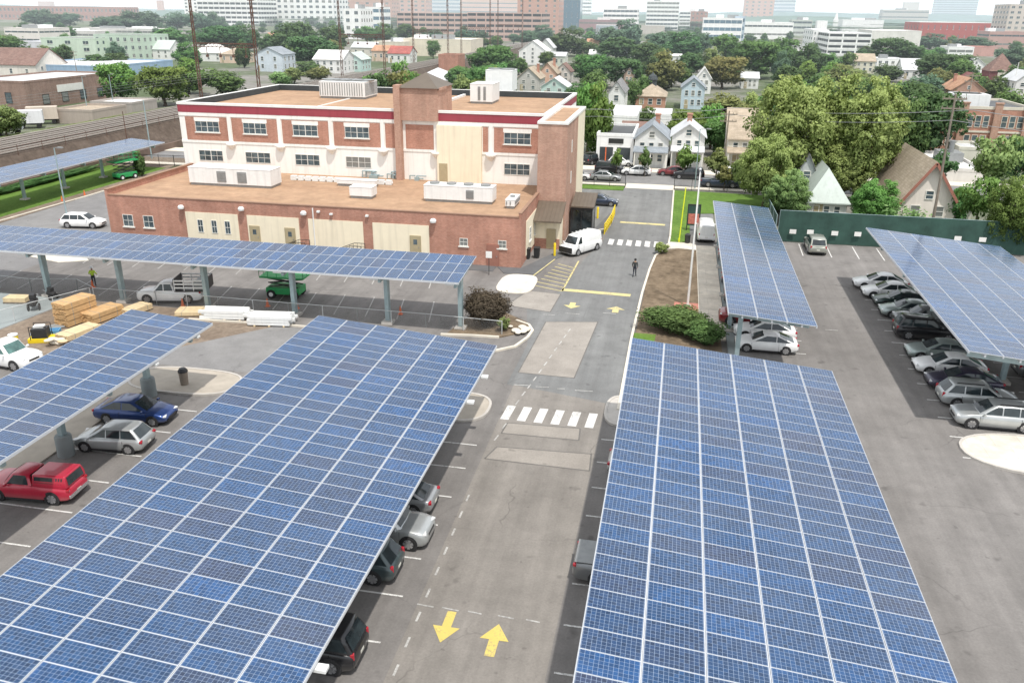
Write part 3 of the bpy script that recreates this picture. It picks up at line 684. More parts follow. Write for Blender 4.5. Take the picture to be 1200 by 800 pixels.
# entrance canopies
def leanto(x0, x1, y0, y1, zb, zf):
    b = L(); th = .16
    b.loft([[(x0,y1,zb),(x1,y1,zb),(x1,y1,zb+th),(x0,y1,zb+th)], [(x0,y0,zf),(x1,y0,zf),(x1,y0,zf+th),(x0,y0,zf+th)]])
    n = int((x1-x0)/.42)
    for k in range(n+1):
        x = x0+.02+(x1-x0-.04)*k/n; b.beam((x,y1,zb+th+.02), (x,y0,zf+th+.02), .04, .05)
    return b.build('entrance_roof', M['brownmetal'], bld)
leanto(-14.2, -11.2, 84.4, 87.98, 4.5, 3.1); leanto(-11.1, -8.5, 91.5, 95.5, 4.1, 3.3)
b = L(); b.box(-14.2, -11.5, 85.6, 87.9, -.02, 3.3); b.build('porch_wall', M['cream'], bld)
b = L(); b.box(-14.22, -11.48, 85.55, 85.6, -.02, 1.1); b.build('porch_plinth', M['brick'], bld)
b = L(); b.box(-12.9, -11.9, 85.5, 85.56, .05, 2.2); b.build('door', M['door_tan'], bld)
b = L(); b.box(-11.2, -8.7, 92.0, 95.4, -.02, .15); b.box(-11.2, -8.7, 92.0, 95.4, 2.9, 3.2)
for x in (-11.15, -9.95, -8.75):
    b.box(x-.04, x+.04, 92.0, 92.08, .15, 2.9); b.box(x-.04, x+.04, 95.3, 95.38, .15, 2.9)
b.build('vestibule_frame', M['blacksat'], bld)
b = L(); b.box(-11.18, -8.74, 92.05, 92.09, .15, 2.9); b.box(-8.78, -8.74, 92.1, 95.3, .15, 2.9); b.build('vestibule_glass', M['carglass'], bld)

# ---------------------------------------------------------------- rooftop plant, each unit its own thing
def hvac(name, label, cat, x0, x1, y0, y1, z, h, style='box', m='whitemetal'):
    r = thing(name, label, cat, ((x0+x1)/2, (y0+y1)/2, z)); w, d = (x1-x0)/2, (y1-y0)/2
    b = MB(); b.box(-w+.1, w-.1, -d+.1, d-.1, 0, .28); b.build('curb', M['greymetal'], r)
    b = MB(); b.box(-w, w, -d, d, .28, h)
    n = max(2, int(w*2/1.1))
    for k in range(1, n): b.box(-w+2*w*k/n-.015, -w+2*w*k/n+.015, -d-.012, -d, .3, h-.02)
    b.box(-w-.03, w+.03, -d-.03, d+.03, h, h+.05); b.build('cabinet', M[m], r, bevel=.02)
    if style in ('louvre', 'long'):
        for sx in ((.35, .6) if style == 'louvre' else (.62,)):
            b = MB(); b.box(-w+2*w*sx, -w+2*w*sx+w*.22, -d-.05, -d-.014, .5, h-.3)
            for k in range(6): b.box(-w+2*w*sx+.02, -w+2*w*sx+w*.22-.02, -d-.08, -d-.05, .55+k*(h-.9)/6, .6+k*(h-.9)/6)
            b.build('louvre', M['greymetal'], r)
    if style == 'fins':
        n = int(w*2/.35)
        for k in range(n):
            pass
        b = MB()
        for k in range(n): xx = -w+.1+(2*w-.2)*k/n; b.box(xx, xx+.1, -d-.07, -d-.015, .45, h-.12)
        for k in range(int(d*2/.35)): yy = -d+.1+k*.35; b.box(w+.002, w+.06, yy, yy+.1, .45, h-.12)
        b.build('grille', M['greymetal'], r)
    if style in ('fans', 'long', 'fins'):
        nf = max(1, int(w*2/1.6))
        for k in range(nf):
            b = MB(); cx = -w+(k+.5)*2*w/nf; b.lathe([(.01,h+.06),(min(w,d)*.5,h+.06),(min(w,d)*.55,h+.22),(min(w,d)*.45,h+.2),(.01,h+.14)], (cx,0,0), 16); b.build('fan', M['greymetal'], r, smooth=40)
    return r
zl = 4.97; zu = 12.2
def span(l, r, y, z): return at(l, y, z).x, at(r, y, z).x
def hv(name, label, cat, l, r, yb, z, depth, h, style):
    y0 = (at(l, yb, z).y+at(r, yb, z).y)/2; hvac(name, label, cat, at(l, yb, z, Y=y0).x, at(r, yb, z, Y=y0).x, y0, y0+depth, z, h, style)
hv('rooftop_air_handler', 'big white air handler with two grey louvres on the tan lower roof', 'roof unit', 223, 318, 219, zl, 2.6, 2.0, 'louvre')
hv('rooftop_air_handler', 'long white air handler near the right end of the lower roof', 'roof unit', 497, 577, 238, zl, 2.0, 1.7, 'long')
hv('rooftop_condenser', 'small white condenser box in the middle of the lower roof', 'roof unit', 410, 436, 233, zl, 1.6, 1.2, 'box')
hv('rooftop_duct', 'white box duct behind the small condenser on lower roof', 'duct', 395, 440, 219, zl, 1.2, .7, 'box')
hv('rooftop_vent', 'small slatted grey vent box near lower roof corner', 'roof vent', 592, 603, 245, zl, 3.0, .9, 'fins')
hv('rooftop_chiller', 'wide ribbed white chiller on the upper roof behind brick stack', 'roof unit', 375, 428, 116, zu, 5, 2.2, 'fins')
hv('rooftop_chiller', 'white chiller with square grilles on upper roof right of brick stack', 'roof unit', 551, 577, 122, zu, 4.5, 2.5, 'louvre')
hv('rooftop_air_handler', 'tall white air handler at back of upper roof beside the right chiller', 'roof unit', 569, 600, 109, zu, 4, 3.2, 'fans')
p0, p1 = at(345, 211, zl), at(395, 214, zl)
rp = thing('roof_pipe_run', 'row of low white duct pieces along foot of the upper wall', 'ductwork', (p0.x, p0.y, zl)); b = MB()
for k in range(14): b.obox((k*.9, 0, .28), (.7,.5,.5)); b.cyl((k*.9-.45,0,.25), (k*.9+.45,0,.25), .1)
b.build('duct_run', M['whitemetal'], rp)
pk = at(462, 209, zl); rk = thing('roof_pipe_cluster', 'tangle of pale pipes and valves at foot of brick pilaster', 'pipework', (pk.x, pk.y, zl)); b = MB()
rs = random.Random(4)
for k in range(22):
    x = rs.uniform(-4, 4); y = rs.uniform(-.8, .8); h = rs.uniform(.2, .8); b.tube([(x,y,0),(x,y,h),(x+rs.uniform(.3,1.6),y,h)], .07)
    if k % 3 == 0: b.obox((x, y, .2), (.5,.4,.4))
b.build('pipes', M['galv'], rk)
# ================================================================ VEHICLES
KD = { # L, W, H, belt, hood front height, (rear base, rear top, windscreen top, windscreen base) as fractions of L, wheel radius, window splits, rear deck height
 'sedan': (4.75,1.82,1.45,.93,.72,(-.435,-.185,.035,.265),.33,(.5,),.95),
 'coupe': (4.6,1.80,1.40,.92,.72,(-.455,-.15,.02,.265),.33,(.42,),.95),
 'hatch': (4.25,1.75,1.50,.93,.74,(-.478,-.345,.055,.285),.32,(.36,.68),.93),
 'wagon': (4.85,1.86,1.62,1.0,.84,(-.48,-.36,.05,.25),.36,(.34,.66),1.0),
 'suv': (4.70,1.90,1.75,1.08,.95,(-.487,-.40,.07,.245),.38,(.30,.64),1.05),
 'pickup': (5.55,1.95,1.80,1.10,1.02,(-.10,-.06,.13,.25),.40,(.52,),1.12),
 'minitruck': (4.95,1.75,1.58,1.0,.92,(-.085,-.05,.13,.24),.36,(),1.0),
 'van': (5.3,1.98,2.02,1.15,1.05,(-.488,-.465,.24,.36),.37,(.82,),1.1),
 'minivan': (5.0,1.95,1.75,1.05,.85,(-.485,-.43,.14,.32),.35,(.34,.66),1.0),
}
def car(label, loc, rz, pt, kind, cat='car', group=None, name='parked_car', glassmat='carglass', plate_front=False, rails=False, roof=None):
    Lc, W, H, B, HF, (xb0, xt0, xt1, xb1), wr, splits, RD = KD[kind]
    root = thing(name, label, cat, (loc[0], loc[1], .006), rz, group); pm = M[pt] if pt in M else pt
    hw = W/2
    st = [(-.5,RD-.30,.80,.48),(-.492,RD-.14,.90,.36),(-.468,RD-.03,.955,.27),(-.40,RD,.985,.21),(-.2,B+.0,1,.2),(.05,B-.01,1,.2),(xb1-.01,B-.01,.995,.2),(xb1+.06,(B*2+HF)/3+.03,.985,.2),(.40,HF+.06,.965,.21),(.455,HF-.01,.92,.24),(.485,HF-.10,.85,.30),(.5,HF-.26,.74,.40)]
    b = MB(); rings = []
    for fx, zt, w, zb in st:
        x = fx*Lc; ww = hw*w; h = zt-zb
        half = [(.80*ww,zb),(.965*ww,zb+.07),(ww,zb+.32*h),(ww,zb+.62*h),(.97*ww,zt-.08),(.91*ww,zt-.018),(.6*ww,zt+.012)]
        ring = [(x,0,zb)] + [(x,y,z) for y, z in half] + [(x,0,zt+.028)] + [(x,-y,z) for y, z in reversed(half)]
        rings.append(ring)
    b.loft(rings, 0)
    wx = (-.30*Lc, .315*Lc) if kind != 'pickup' else (-.29*Lc, .33*Lc)
    for x in wx:
        for sy in (1, -1): b.cyl((x, sy*(hw-.26), wr), (x, sy*(hw*.99+.006), wr), wr+.065, n=20, m=1)
    # sills, bumpers' lower lips, shut lines
    b.box(-.2*Lc, .22*Lc, -hw*.99-.004, hw*.99+.004, .17, .27, 1)
    b.box(.462*Lc, .494*Lc, -hw*.62, hw*.62, .26, HF-.30, 1)
    b.box(-.497*Lc, -.47*Lc, -hw*.7, hw*.7, .3, .42, 1)
    if kind not in ('pickup', 'minitruck'):
        for x in (xb1*Lc-.10, (splits[0] if splits else .5)*(xb1-xb0)*Lc*.9+xb0*Lc):
            b.box(x-.006, x+.006, -hw*1.0-.003, hw*1.0+.003, .30, B-.1, 1)
    b.build('body', [pm, M['blacksat']], root, smooth=42)
    # glasshouse
    wb, wt = hw*.90, hw*.70; zb_, zt_ = B-.05, H
    if kind in ('van', 'suv', 'minivan'): wt = hw*.77
    if kind in ('pickup',): wt = hw*.76
    xs = [xb0*Lc, xb1*Lc, xt1*Lc, xt0*Lc]
    b = MB()
    def lvl(t): # section at height t in 0..1
        x0 = xs[0]+(xs[3]-xs[0])*t; x1 = xs[1]+(xs[2]-xs[1])*t; w = wb+(wt-wb)*t; z = zb_+(zt_-zb_)*t
        return x0, x1, w, z
    rr = []
    for t in (0, .5, .9):
        x0, x1, w, z = lvl(t); mx = (x0+x1)/2
        rr.append([(x0,-w*.93,z),(x0+.12,-w,z),(mx,-w*1.01,z),(x1-.16,-w,z),(x1,-w*.9,z),(x1+.06*(1-t*.3),0,z),(x1,w*.9,z),(x1-.16,w,z),(mx,w*1.01,z),(x0+.12,w,z),(x0,w*.93,z),(x0-.05,0,z)])
    x0, x1, w, z = lvl(1.0); ins = .10
    rr.append([(x0+.1,-w*.84,H-.02),(x0+.2,-w*.9,H-.01),((x0+x1)/2,-w*.92,H),(x1-.2,-w*.88,H-.015),(x1-.1,-w*.8,H-.025),(x1-.06,0,H-.005),(x1-.1,w*.8,H-.025),(x1-.2,w*.88,H-.015),((x0+x1)/2,w*.92,H),(x0+.2,w*.9,H-.01),(x0+.1,w*.84,H-.02),(x0+.07,0,H+.01)])
    b.loft(rr, 0)
    b.build('cabin', roof or pm, root, smooth=50)
    gm = M[glassmat]
    def pane(name, pts, off):
        g = MB(); n = (Vector(pts[1])-Vector(pts[0])).cross(Vector(pts[2])-Vector(pts[0])).normalized()
        o = Vector(off); n = n if n.dot(o) > 0 else -n
        q = [Vector(p)+n*.014 for p in pts]; c = (q[1]-q[0]).cross(q[2]-q[0])
        g.face(q if c.dot(o) > 0 else q[::-1]); return g.build(name, gm, root)
    def side(t, x, sy, ex=.0):
        _, _, w, z = lvl(t); return (x, sy*(w*1.008+ex), z)
    ta, tb = .13, .86
    for k, (fa, fb, nm, ox) in enumerate(((xs[1], xs[2], 'windscreen', 1), (xs[0], xs[3], 'rear_window', -1))):
        pa = [fa+(fb-fa)*t + ox*.02 for t in (ta, tb)]; ya = [(wb+(wt-wb)*t)*.83 for t in (ta, tb)]; z = [zb_+(zt_-zb_)*t for t in (ta, tb)]
        ox2 = ox*.035
        g = MB(); n = Vector((ox*(z[1]-z[0]), 0, abs(pa[1]-pa[0]))).normalized()*.016
        L_ = [Vector((pa[0],-ya[0],z[0])), Vector((pa[0]+ox2,0,z[0])), Vector((pa[0],ya[0],z[0]))]; U_ = [Vector((pa[1],-ya[1],z[1])), Vector((pa[1]+ox2,0,z[1])), Vector((pa[1],ya[1],z[1]))]
        if kind == 'van' and ox < 0: pass
        for i in range(2):
            q = [L_[i]+n, L_[i+1]+n, U_[i+1]+n, U_[i]+n]; c = (q[1]-q[0]).cross(q[2]-q[0]); g.face(q if c.x*ox > 0 else q[::-1])
        g.build(nm, gm, root, smooth=True)
    for sy in (1, -1):
        edges = [0.] + list(splits) + [1.]
        for i in range(len(edges)-1):
            if kind == 'van' and i == 0: continue
            pts = []
            for t, e, d in ((ta,edges[i],1),(ta,edges[i+1],-1),(tb,edges[i+1],-1),(tb,edges[i],1)):
                xa, xc, w, z = lvl(t); a0 = xa+.13; a1 = xc-.20
                # splits stand upright, ends follow the pillars
                base0, base1 = lvl(ta)[0]+.13, lvl(ta)[1]-.2
                x = a0 if e == 0 else (a1 if e == 1 else base0+(base1-base0)*e + d*.035)
                x = min(max(x, a0), a1)
                pts.append(side(t, x, sy, .0))
            pane('side_window', pts, (0, sy, .2))
    # lamps, plate, mirrors, wheels
    for sy in (1, -1):
        g = MB(); g.obox((.466*Lc, sy*hw*.66, HF-.085), (.20,.36,.10), -sy*.36); g.build('headlight', M['clear_lens'], root, bevel=.03)
        g = MB(); tall = .34 if kind in ('suv','wagon','minivan','van') else .17
        g.obox((-.478*Lc, sy*hw*.79, RD-.14-(0 if tall < .3 else -.0)), (.17,.26 if tall < .3 else .15,tall*.9), sy*.3); g.build('tail_light', M['red_lens'], root, bevel=.03)
        g = MB(); g.obox((xb1*Lc-.28, sy*(hw+.06), B+.04), (.14,.20,.13)); g.build('mirror', pm, root, bevel=.03)
    g = MB(); g.box(-.5*Lc-.012, -.5*Lc+.02, -.16, .16, RD-.48, RD-.36); g.build('plate', M['plate'], root)
    g = MB(); g.box(.488*Lc, .5*Lc+.002, -.42, .42, HF-.33, HF-.20); g.build('grille', M['blacksat'], root)
    if rails:
        for sy in (1, -1):
            g = MB(); g.beam((xt0*Lc+.15, sy*wt*.82, H+.03), (xt1*Lc-.2, sy*wt*.82, H+.03), .05, .05); g.build('roof_rail', M['blacksat'], root)
    for x in wx:
        for sy in (1, -1):
            yo = sy*(hw*.99+.02); yi = sy*(hw-.22)
            g = MB(); g.lathe([(wr*.62, 0), (wr*.93, 0), (wr, .04), (wr, .17), (wr*.93, .21), (wr*.62, .21)], n=18, axis='Y', m=0)
            if True: g.v = [(vx+x, (yo-sy*vy), vz+wr) for vx, vy, vz in g.v]
            wh = g.build('wheel', M['black'], root, smooth=40, fixn=True)
            g = MB(); g.cyl((x, yo-sy*.01, wr), (x, yo+sy*.004, wr), wr*.68, n=18, m=0)
            for k in range(7):
                a = k*2*math.pi/7+.3; g.beam((x, yo-sy*.035, wr), (x+math.cos(a)*wr*.6, yo-sy*.035, wr+math.sin(a)*wr*.6), .045, .07, 1) if False else g.obox((x+math.cos(a)*wr*.33, yo+sy*.008, wr+math.sin(a)*wr*.33), (wr*.66,.02,.115), 0, 1, ry=-a)
            g.cyl((x, yo, wr), (x, yo+sy*.025, wr), .075, n=10, m=1)
            g.build('rim', [M['rim_back'], M['rim']], wh)
    return root
P = dict(white=paint('white', (.86,.86,.85), .0), silver=paint('silver', (.48,.50,.50), .5), grey=paint('grey', (.20,.205,.21), .45), black=paint('black', (.014,.014,.017), .2), red=paint('red', (.50,.018,.05), .1),
 dkred=paint('dark_red', (.23,.02,.025), .2), blue=paint('blue', (.02,.055,.20), .45), dkgreen=paint('dark_green', (.018,.04,.035), .3), silgreen=paint('silver_green', (.36,.42,.40), .5), purple=paint('dark_purple', (.035,.03,.06), .4),
 teal=paint('dark_teal', (.06,.085,.09), .4), ltgrey=paint('light_grey', (.38,.39,.40), .5), navy=paint('navy', (.03,.045,.08), .4), champagne=paint('champagne', (.42,.43,.38), .5))
PI = math.pi
G1 = 'cars parked under the left canopy'; G2 = 'cars parked in the right hand row'; G3 = 'cars parked along the street'
# under canopy A, right row (nose to the left unless said)
car('silver sedan tail just showing under left canopy, farthest back of its row', (-12.95, 34.75), PI, P['ltgrey'], 'sedan', group=G1)
car('silver sport utility nosing out from under the left canopy, bonnet showing', (-12.35, 32.0), 0, P['silver'], 'suv', group=G1)
car('dark teal wagon tail with red lamps under the left canopy', (-13.1, 29.25), PI, P['teal'], 'wagon', group=G1)
car('black wagon with tall curved red tail lamps at bottom of left canopy', (-12.75, 23.85), PI, P['black'], 'suv', group=G1)
# in the bay between canopies D and A
car('glossy dark blue sedan parked beside silver hatchback at left', (-31.45, 40.55), R(4), P['blue'], 'sedan', group='cars in the left bay')
car('silver hatchback parked between blue sedan and red pickup', (-30.55, 37.15), PI+R(5), P['silver'], 'hatch', group='cars in the left bay')
# red pickup with cap
rp_ = car('bright red pickup with a matching red bed cap at left edge', (-31.35, 31.75), PI+R(4), P['red'], 'minitruck', 'pickup', name='pickup_truck')
def bed_cap(root, pm, Lc, x0, x1, hw, z0, z1):
    b = MB(); b.loft([[(x0,-hw,z0),(x0,hw,z0),(x0,hw*.96,z0+.3),(x0+.1,hw*.82,z1),(x0+.1,-hw*.82,z1),(x0,-hw*.96,z0+.3)], [(x1,-hw,z0),(x1,hw,z0),(x1,hw*.96,z0+.3),(x1,hw*.82,z1),(x1,-hw*.82,z1),(x1,-hw*.96,z0+.3)]])
    c = b.build('bed_cap', pm, root, smooth=30, bevel=.05, fixn=True)
    for sy in (1, -1):
        g = MB(); y0, y1 = sy*(hw*.955+.012), sy*(hw*.86+.012)
        q = [(x0+.75,y0,z0+.26),(x1-.12,y0,z0+.26),(x1-.12,y1,z1-.1),(x0+.75,y1,z1-.1)]; g.face(q if sy < 0 else q[::-1])
        for k in range(3):
            q = [(x0+.25+k*.14,y0,z0+.24),(x0+.33+k*.14,y0,z0+.24),(x0+.29+k*.14,y1,z1-.1),(x0+.21+k*.14,y1,z1-.1)]; g.face(q if sy < 0 else q[::-1])
        g.build('cap_window', M['carglass'], c)
    g = MB(); q = [(x0-.012,-hw*.78,z0+.12),(x0-.012,hw*.78,z0+.12),(x0+.075,hw*.72,z1-.09),(x0+.075,-hw*.72,z1-.09)]; g.face(q[::-1]); g.build('cap_rear_window', M['carglass'], c)
bed_cap(rp_, P['red'], 4.95, -.485*4.95, -.105*4.95, .82, .97, 1.62)
g = MB(); g.box(-.5*4.95-.05, -.5*4.95+.04, -.8, .8, .42, .6); g.build('rear_bumper', M['chrome'], rp_, bevel=.03)
# white vehicle at far left edge
car('white pickup with greenish windscreen cut off by the left edge', (-45.7, 46.3), R(-8), P['white'], 'pickup', 'pickup', name='pickup_truck', glassmat='carglass_g')
# right of the lane, under canopy B
pk = car('grey pickup tail with red lamp under the right canopy', (-.25, 31.2), 0, P['grey'], 'pickup', 'pickup', name='pickup_truck')
g = MB(); g.box(-.485*5.55, -.11*5.55, -.86, .86, 1.13, 1.19); g.build('tonneau_cover', M['greymetal'], pk, bevel=.03)
car('car with only its mirror and flank showing under the right canopy', (.05, 40.6), 0, P['silver'], 'sedan')
# south end of canopy E
car('white sedan nearest the right canopy, tail lamp towards the aisle', (7.85, 60.9), PI, P['white'], 'coupe', group='cars below the narrow canopy')
car('white sedan with dark rear window, beside the red pickup', (7.95, 63.6), PI, P['white'], 'sedan', group='cars below the narrow canopy')
pr = car('dark red pickup half hidden beneath the narrow canopy', (7.3, 66.5), PI, P['dkred'], 'pickup', 'pickup', group='cars below the narrow canopy', name='pickup_truck')
for k, (y, p, kd, lb) in enumerate(((71.8,'black','suv','black car behind the red pickup under narrow canopy'),(77.3,'navy','sedan','dark blue car midway under the narrow canopy'),(85.4,'grey','wagon','grey car under the far end of narrow canopy'))):
    car(lb, (7.5, y), 0, P[p], kd, group='cars below the narrow canopy')
# right row under canopy F
row = [(79.0,17.2,'white','sedan',1,'white sedan farthest back in the right hand row'),(76.4,17.5,'white','sedan',1,'white sedan second from the far end, beside dark green sedan'),
 (73.9,18.0,'dkgreen','sedan',1,'dark green sedan nose out in the right hand row'),(71.3,18.0,'silgreen','sedan',1,'greenish silver sedan between dark green and grey cars'),
 (68.9,18.6,'grey','suv',1,'dark grey car squeezed behind the black sport utility'),(66.4,18.1,'black','suv',-1,'black sport utility with its tail towards the aisle'),
 (62.0,18.0,'silgreen','sedan',1,'pale silver sedan below the empty bay, nose out'),(59.2,17.9,'white','sedan',1,'white sedan between silver sedan and dark purple car'),
 (56.6,18.1,'purple','sedan',1,'dark purple sedan nose out beside silver wagon'),(54.0,18.2,'silver','wagon',-1,'silver wagon with red lamps and tail towards the aisle'),(51.1,18.3,'silver','wagon',1,'silver crossover nearest the pale kerbed island')]
for y, xf, p, kd, d, lb in row:
    Lc = KD[kd][0]; car(lb, (xf+Lc/2+.05, y), PI if d > 0 else 0, P[p], kd, group=G2, rails=(kd == 'wagon'))
for y, p, kd, lb in ((57.2,'black','sedan','black sedan deep in shade under right canopy edge'),(59.9,'grey','suv','dark sport utility in shade behind the white sedan')): car(lb, (27.2, y), 0, P[p], kd, group=G2)
car('champagne sport utility parked alone facing the green fence', (15.55, 91.6), PI/2, P['champagne'], 'suv')
# cars behind the canopy C
car('white car behind long slim canopy at left', (-66.6, 82.6), R(8), P['white'], 'wagon'); car('white hatchback beside the brick building corner', (-63.2, 86.3), R(70), P['white'], 'hatch')
for x, p, kd, lb in ((-57.0,'black','sedan','leftmost dark car glimpsed under the long slim canopy'),(-50.6,'grey','sedan','grey car glimpsed under long canopy behind the worker'),(-47.3,'black','suv','black car glimpsed under long canopy left of the work truck'),(-38.6,'navy','sedan','dark blue car glimpsed under long canopy above the work truck'),(-35.4,'dkred','sedan','dark car glimpsed under long canopy behind the green lift')):
    car(lb, (x, 73.6), PI/2, P[p], kd, group='cars against the brick building')
# white service van on the hatched zone
vn = car('white service van parked askew at the yellow hatched zone', (-9.15, 85.3), R(-121), P['white'], 'van', 'van', name='service_van')
g = MB(); g.box(-.35*5.3, .15*5.3, -.5, .5, 2.035, 2.08)
for k in range(5): g.box(-1.9+k*.65, -1.85+k*.65, -.7, .7, 2.08, 2.12)
g.build('roof_rack', M['whitemetal'], vn)
g = MB(); g.box(.478*5.3, .5*5.3+.03, -.85, .85, .40, .98); g.build('front_bumper', M['blacksat'], vn, bevel=.04)
car('dark grey sedan parked beyond the glazed entrance porch', (-9.35, 108.8), 0, P['navy'], 'sedan')
# white box van beside the footpath
bv = car('white van with blank rear seen beside the narrow canopy', (4.0, 94.4), PI/2+R(1), P['white'], 'van', 'van', name='box_van')
g = MB(); g.box(-2.67, -2.61, -.75, .75, .9, 1.9); g.build('rear_door_panel', M['whitemetal'], bv, bevel=.03)
# street
car('grey sedan driving in the near lane of the street', (-10.2, 126.2), 0, P['ltgrey'], 'sedan', group=G3, name='car')
for x, y, p, kd, rz, lb in ((-10.2,133.1,'black','suv',0,'black sport utility parked in front of the garage'),(-5.9,132.0,'white','sedan',PI,'long white sedan before the white gabled house'),(-.3,133.0,'dkred','sedan',PI,'dark red car behind a black jeep on the street'),(2.2,130.8,'black','suv',PI,'black jeep with pale wheel cover beside the iron fence'),
  (6.6,125.3,'navy','pickup',0,'dark blue pickup behind the iron fence on street'),(8.6,132.8,'white','suv',0,'white sport utility parked before the grey roofed house'),(11.6,126.0,'grey','sedan',0,'grey sedan behind iron fence next to the blue pickup'),(13.4,132.4,'white','hatch',0,'white hatchback on far kerb under the big tree'),(16.8,125.9,'silver','sedan',0,'silver sedan half hidden by tree beside iron fence'),(-14.6,126.0,'white','hatch',0,'white car mostly hidden by the brick stair tower')):
    car(lb, (x, y), rz, P[p], kd, 'pickup' if kd == 'pickup' else 'car', G3)
car('black car on the garage forecourt left of white house', (-13.7, 140.5), R(60), P['black'], 'suv', group='cars on the garage forecourt'); car('dark car beside orange post on garage forecourt', (-10.6, 143), R(80), P['grey'], 'sedan', group='cars on the garage forecourt')
car('white car on the garage forecourt in front of the street wall', (-9.0, 139.6), R(5), P['white'], 'hatch', group='cars on the garage forecourt')

# ---------------------------------------------------------------- work truck (white cab, stake bed)
wt = car('white work truck with a dark stake bed parked under long canopy', (-42.0, 61.35), PI+R(13), P['white'], 'pickup', 'truck', name='work_truck')
b = MB(); b.box(-3.3, -.62, -1.08, 1.08, 1.12, 1.22); b.build('bed_floor', M['blacksat'], wt)
for sy in (1, -1):
    b = MB()
    for z in (1.4, 1.72, 2.02): b.box(-3.3, -.62, sy*1.05-.02, sy*1.05+.02, z, z+.12)
    for x in (-3.25, -2.3, -1.5, -.7): b.box(x, x+.06, sy*1.05-.04, sy*1.05+.04, 1.2, 2.16)
    b.build('stake_side', M['whitemetal'], wt)
b = MB(); b.box(-.64, -.58, -1.05, 1.05, 1.2, 2.2); b.box(-3.32, -3.24, -1.05, 1.05, 1.2, 2.15); b.build('headboard', M['blacksat'], wt)
b = MB(); b.box(-3.2, -2.3, -.95, .95, 1.23, 1.95); b.build('tool_box', M['greymetal'], wt, bevel=.03)
# ---------------------------------------------------------------- scissor lift
def scissor_lift(label, loc, rz, ph, spec=''):
  sl = thing('scissor_lift', label, 'lift', loc, rz)
  b = MB(); b.box(-1.5, 1.5, -.85, .85, .4, 1.0); b.box(-1.6, -1.3, -.7, .7, .5, .9); b.build('chassis', M['green_m'], sl, bevel=.04)
  b = MB()
  nz = max(2, round((ph-1.0)/.5))
  for z in [1.02+(ph-1.1)*i/nz for i in range(nz)]:
      for sy in (-.6, .6): b.beam((-1.35,sy,z), (1.35,sy,z+(ph-1.0)/nz-.05), .05, .08); b.beam((-1.35,sy,z+(ph-1.0)/nz-.05), (1.35,sy,z), .05, .08)
  b.build('scissor_arms', M['blacksat'], sl)
  b = MB(); b.box(-2.0, 2.0, -.9, .9, ph, ph+.15); pf = b.build('platform', M['green_m'], sl)
  for seg in (((-2,-.9),(2,-.9)),((2,-.9),(2,.9)),((2,.9),(-2,.9)),((-2,.9),(-2,-.9))):
      b = MB(); p0, p1 = Vector((*seg[0],ph+.15)), Vector((*seg[1],ph+.15))
      for z in (.5, 1.05): b.cyl(p0+Vector((0,0,z)), p1+Vector((0,0,z)), .03, n=6)
      n = 5 if seg[0][1] == seg[1][1] else 2
      for k in range(n+1): q = p0.lerp(p1, k/n); b.cyl(q, q+Vector((0,0,1.05)), .025, n=6)
      b.build('guard_rail', M['green_m'], pf)
  for x in (-1.05, 1.05):
      for sy in (-1, 1):
          b = MB(); b.cyl((x,sy*.62,.4), (x,sy*.95,.4), .4, n=18); w = b.build('wheel', M['black'], sl, smooth=40); b = MB(); b.cyl((x,sy*.94,.4), (x,sy*.965,.4), .2, n=12); b.build('rim', M['whitemetal'], w)
  return sl
scissor_lift('green scissor lift with railed platform under the long canopy', (-32.9, 64.6, 0), R(3), 1.85)
scissor_lift('teal green scissor lift half raised beside the distant pale canopy', (-79.9, 109.6, 0), R(70), 2.6)
# ---------------------------------------------------------------- people
def person(label, loc, rz, joints, edges, cols, hat=None, vest=None):
    """one continuous skinned body; joints: name -> (pos, radius)"""
    root = thing('person', label, 'person', loc, rz)
    names = list(joints); idx = {n: i for i, n in enumerate(names)}
    me = bpy.data.meshes.new('body'); me.from_pydata([joints[n][0] for n in names], [(idx[a], idx[b_]) for a, b_ in edges], [])
    o = bpy.data.objects.new('body', me); COL.objects.link(o)
    sk = o.modifiers.new('skin', 'SKIN'); sv = me.skin_vertices[0].data
    for n in names: r = joints[n][1]; sv[idx[n]].radius = (r, r) if not isinstance(r, tuple) else r
    sv[idx['pelvis']].use_root = True
    ss = o.modifiers.new('sub', 'SUBSURF'); ss.levels = 1; ss.render_levels = 1
    dg = bpy.context.evaluated_depsgraph_get(); m2 = bpy.data.meshes.new_from_object(o.evaluated_get(dg)); bpy.data.objects.remove(o)
    for m in cols: m2.materials.append(m)
    keys = [(n, Vector(joints[n][0])) for n in names]
    reg = {}
    for p in m2.polygons:
        c = p.center; n = min(keys, key=lambda kv: (kv[1]-c).length)[0]
        p.material_index = 0 if n.split('.')[0] in ('head','neck','hand','finger','thumb','face') else (2 if n.split('.')[0] in ('hip','knee','shin','pelvis') else (3 if n.split('.')[0] in ('foot','toe') else 1))
        p.use_smooth = True
    bo = bpy.data.objects.new('body', m2); COL.objects.link(bo); bo.parent = root
    hd = Vector(joints['head'][0])
    b = MB()
    if hat: b.lathe([(.165,-.0),(.165,.015),(.125,.02),(.12,.08),(.085,.14),(.02,.165)], hd+Vector((0,0,.03)), 14); b.build('hard_hat', hat, root, smooth=40)
    else: b.lathe([(.112,-.04),(.122,.03),(.1,.1),(.03,.14)], hd+Vector((0,.012,.0)), 12); b.build('hair', M['black'], root, smooth=True)
    return root
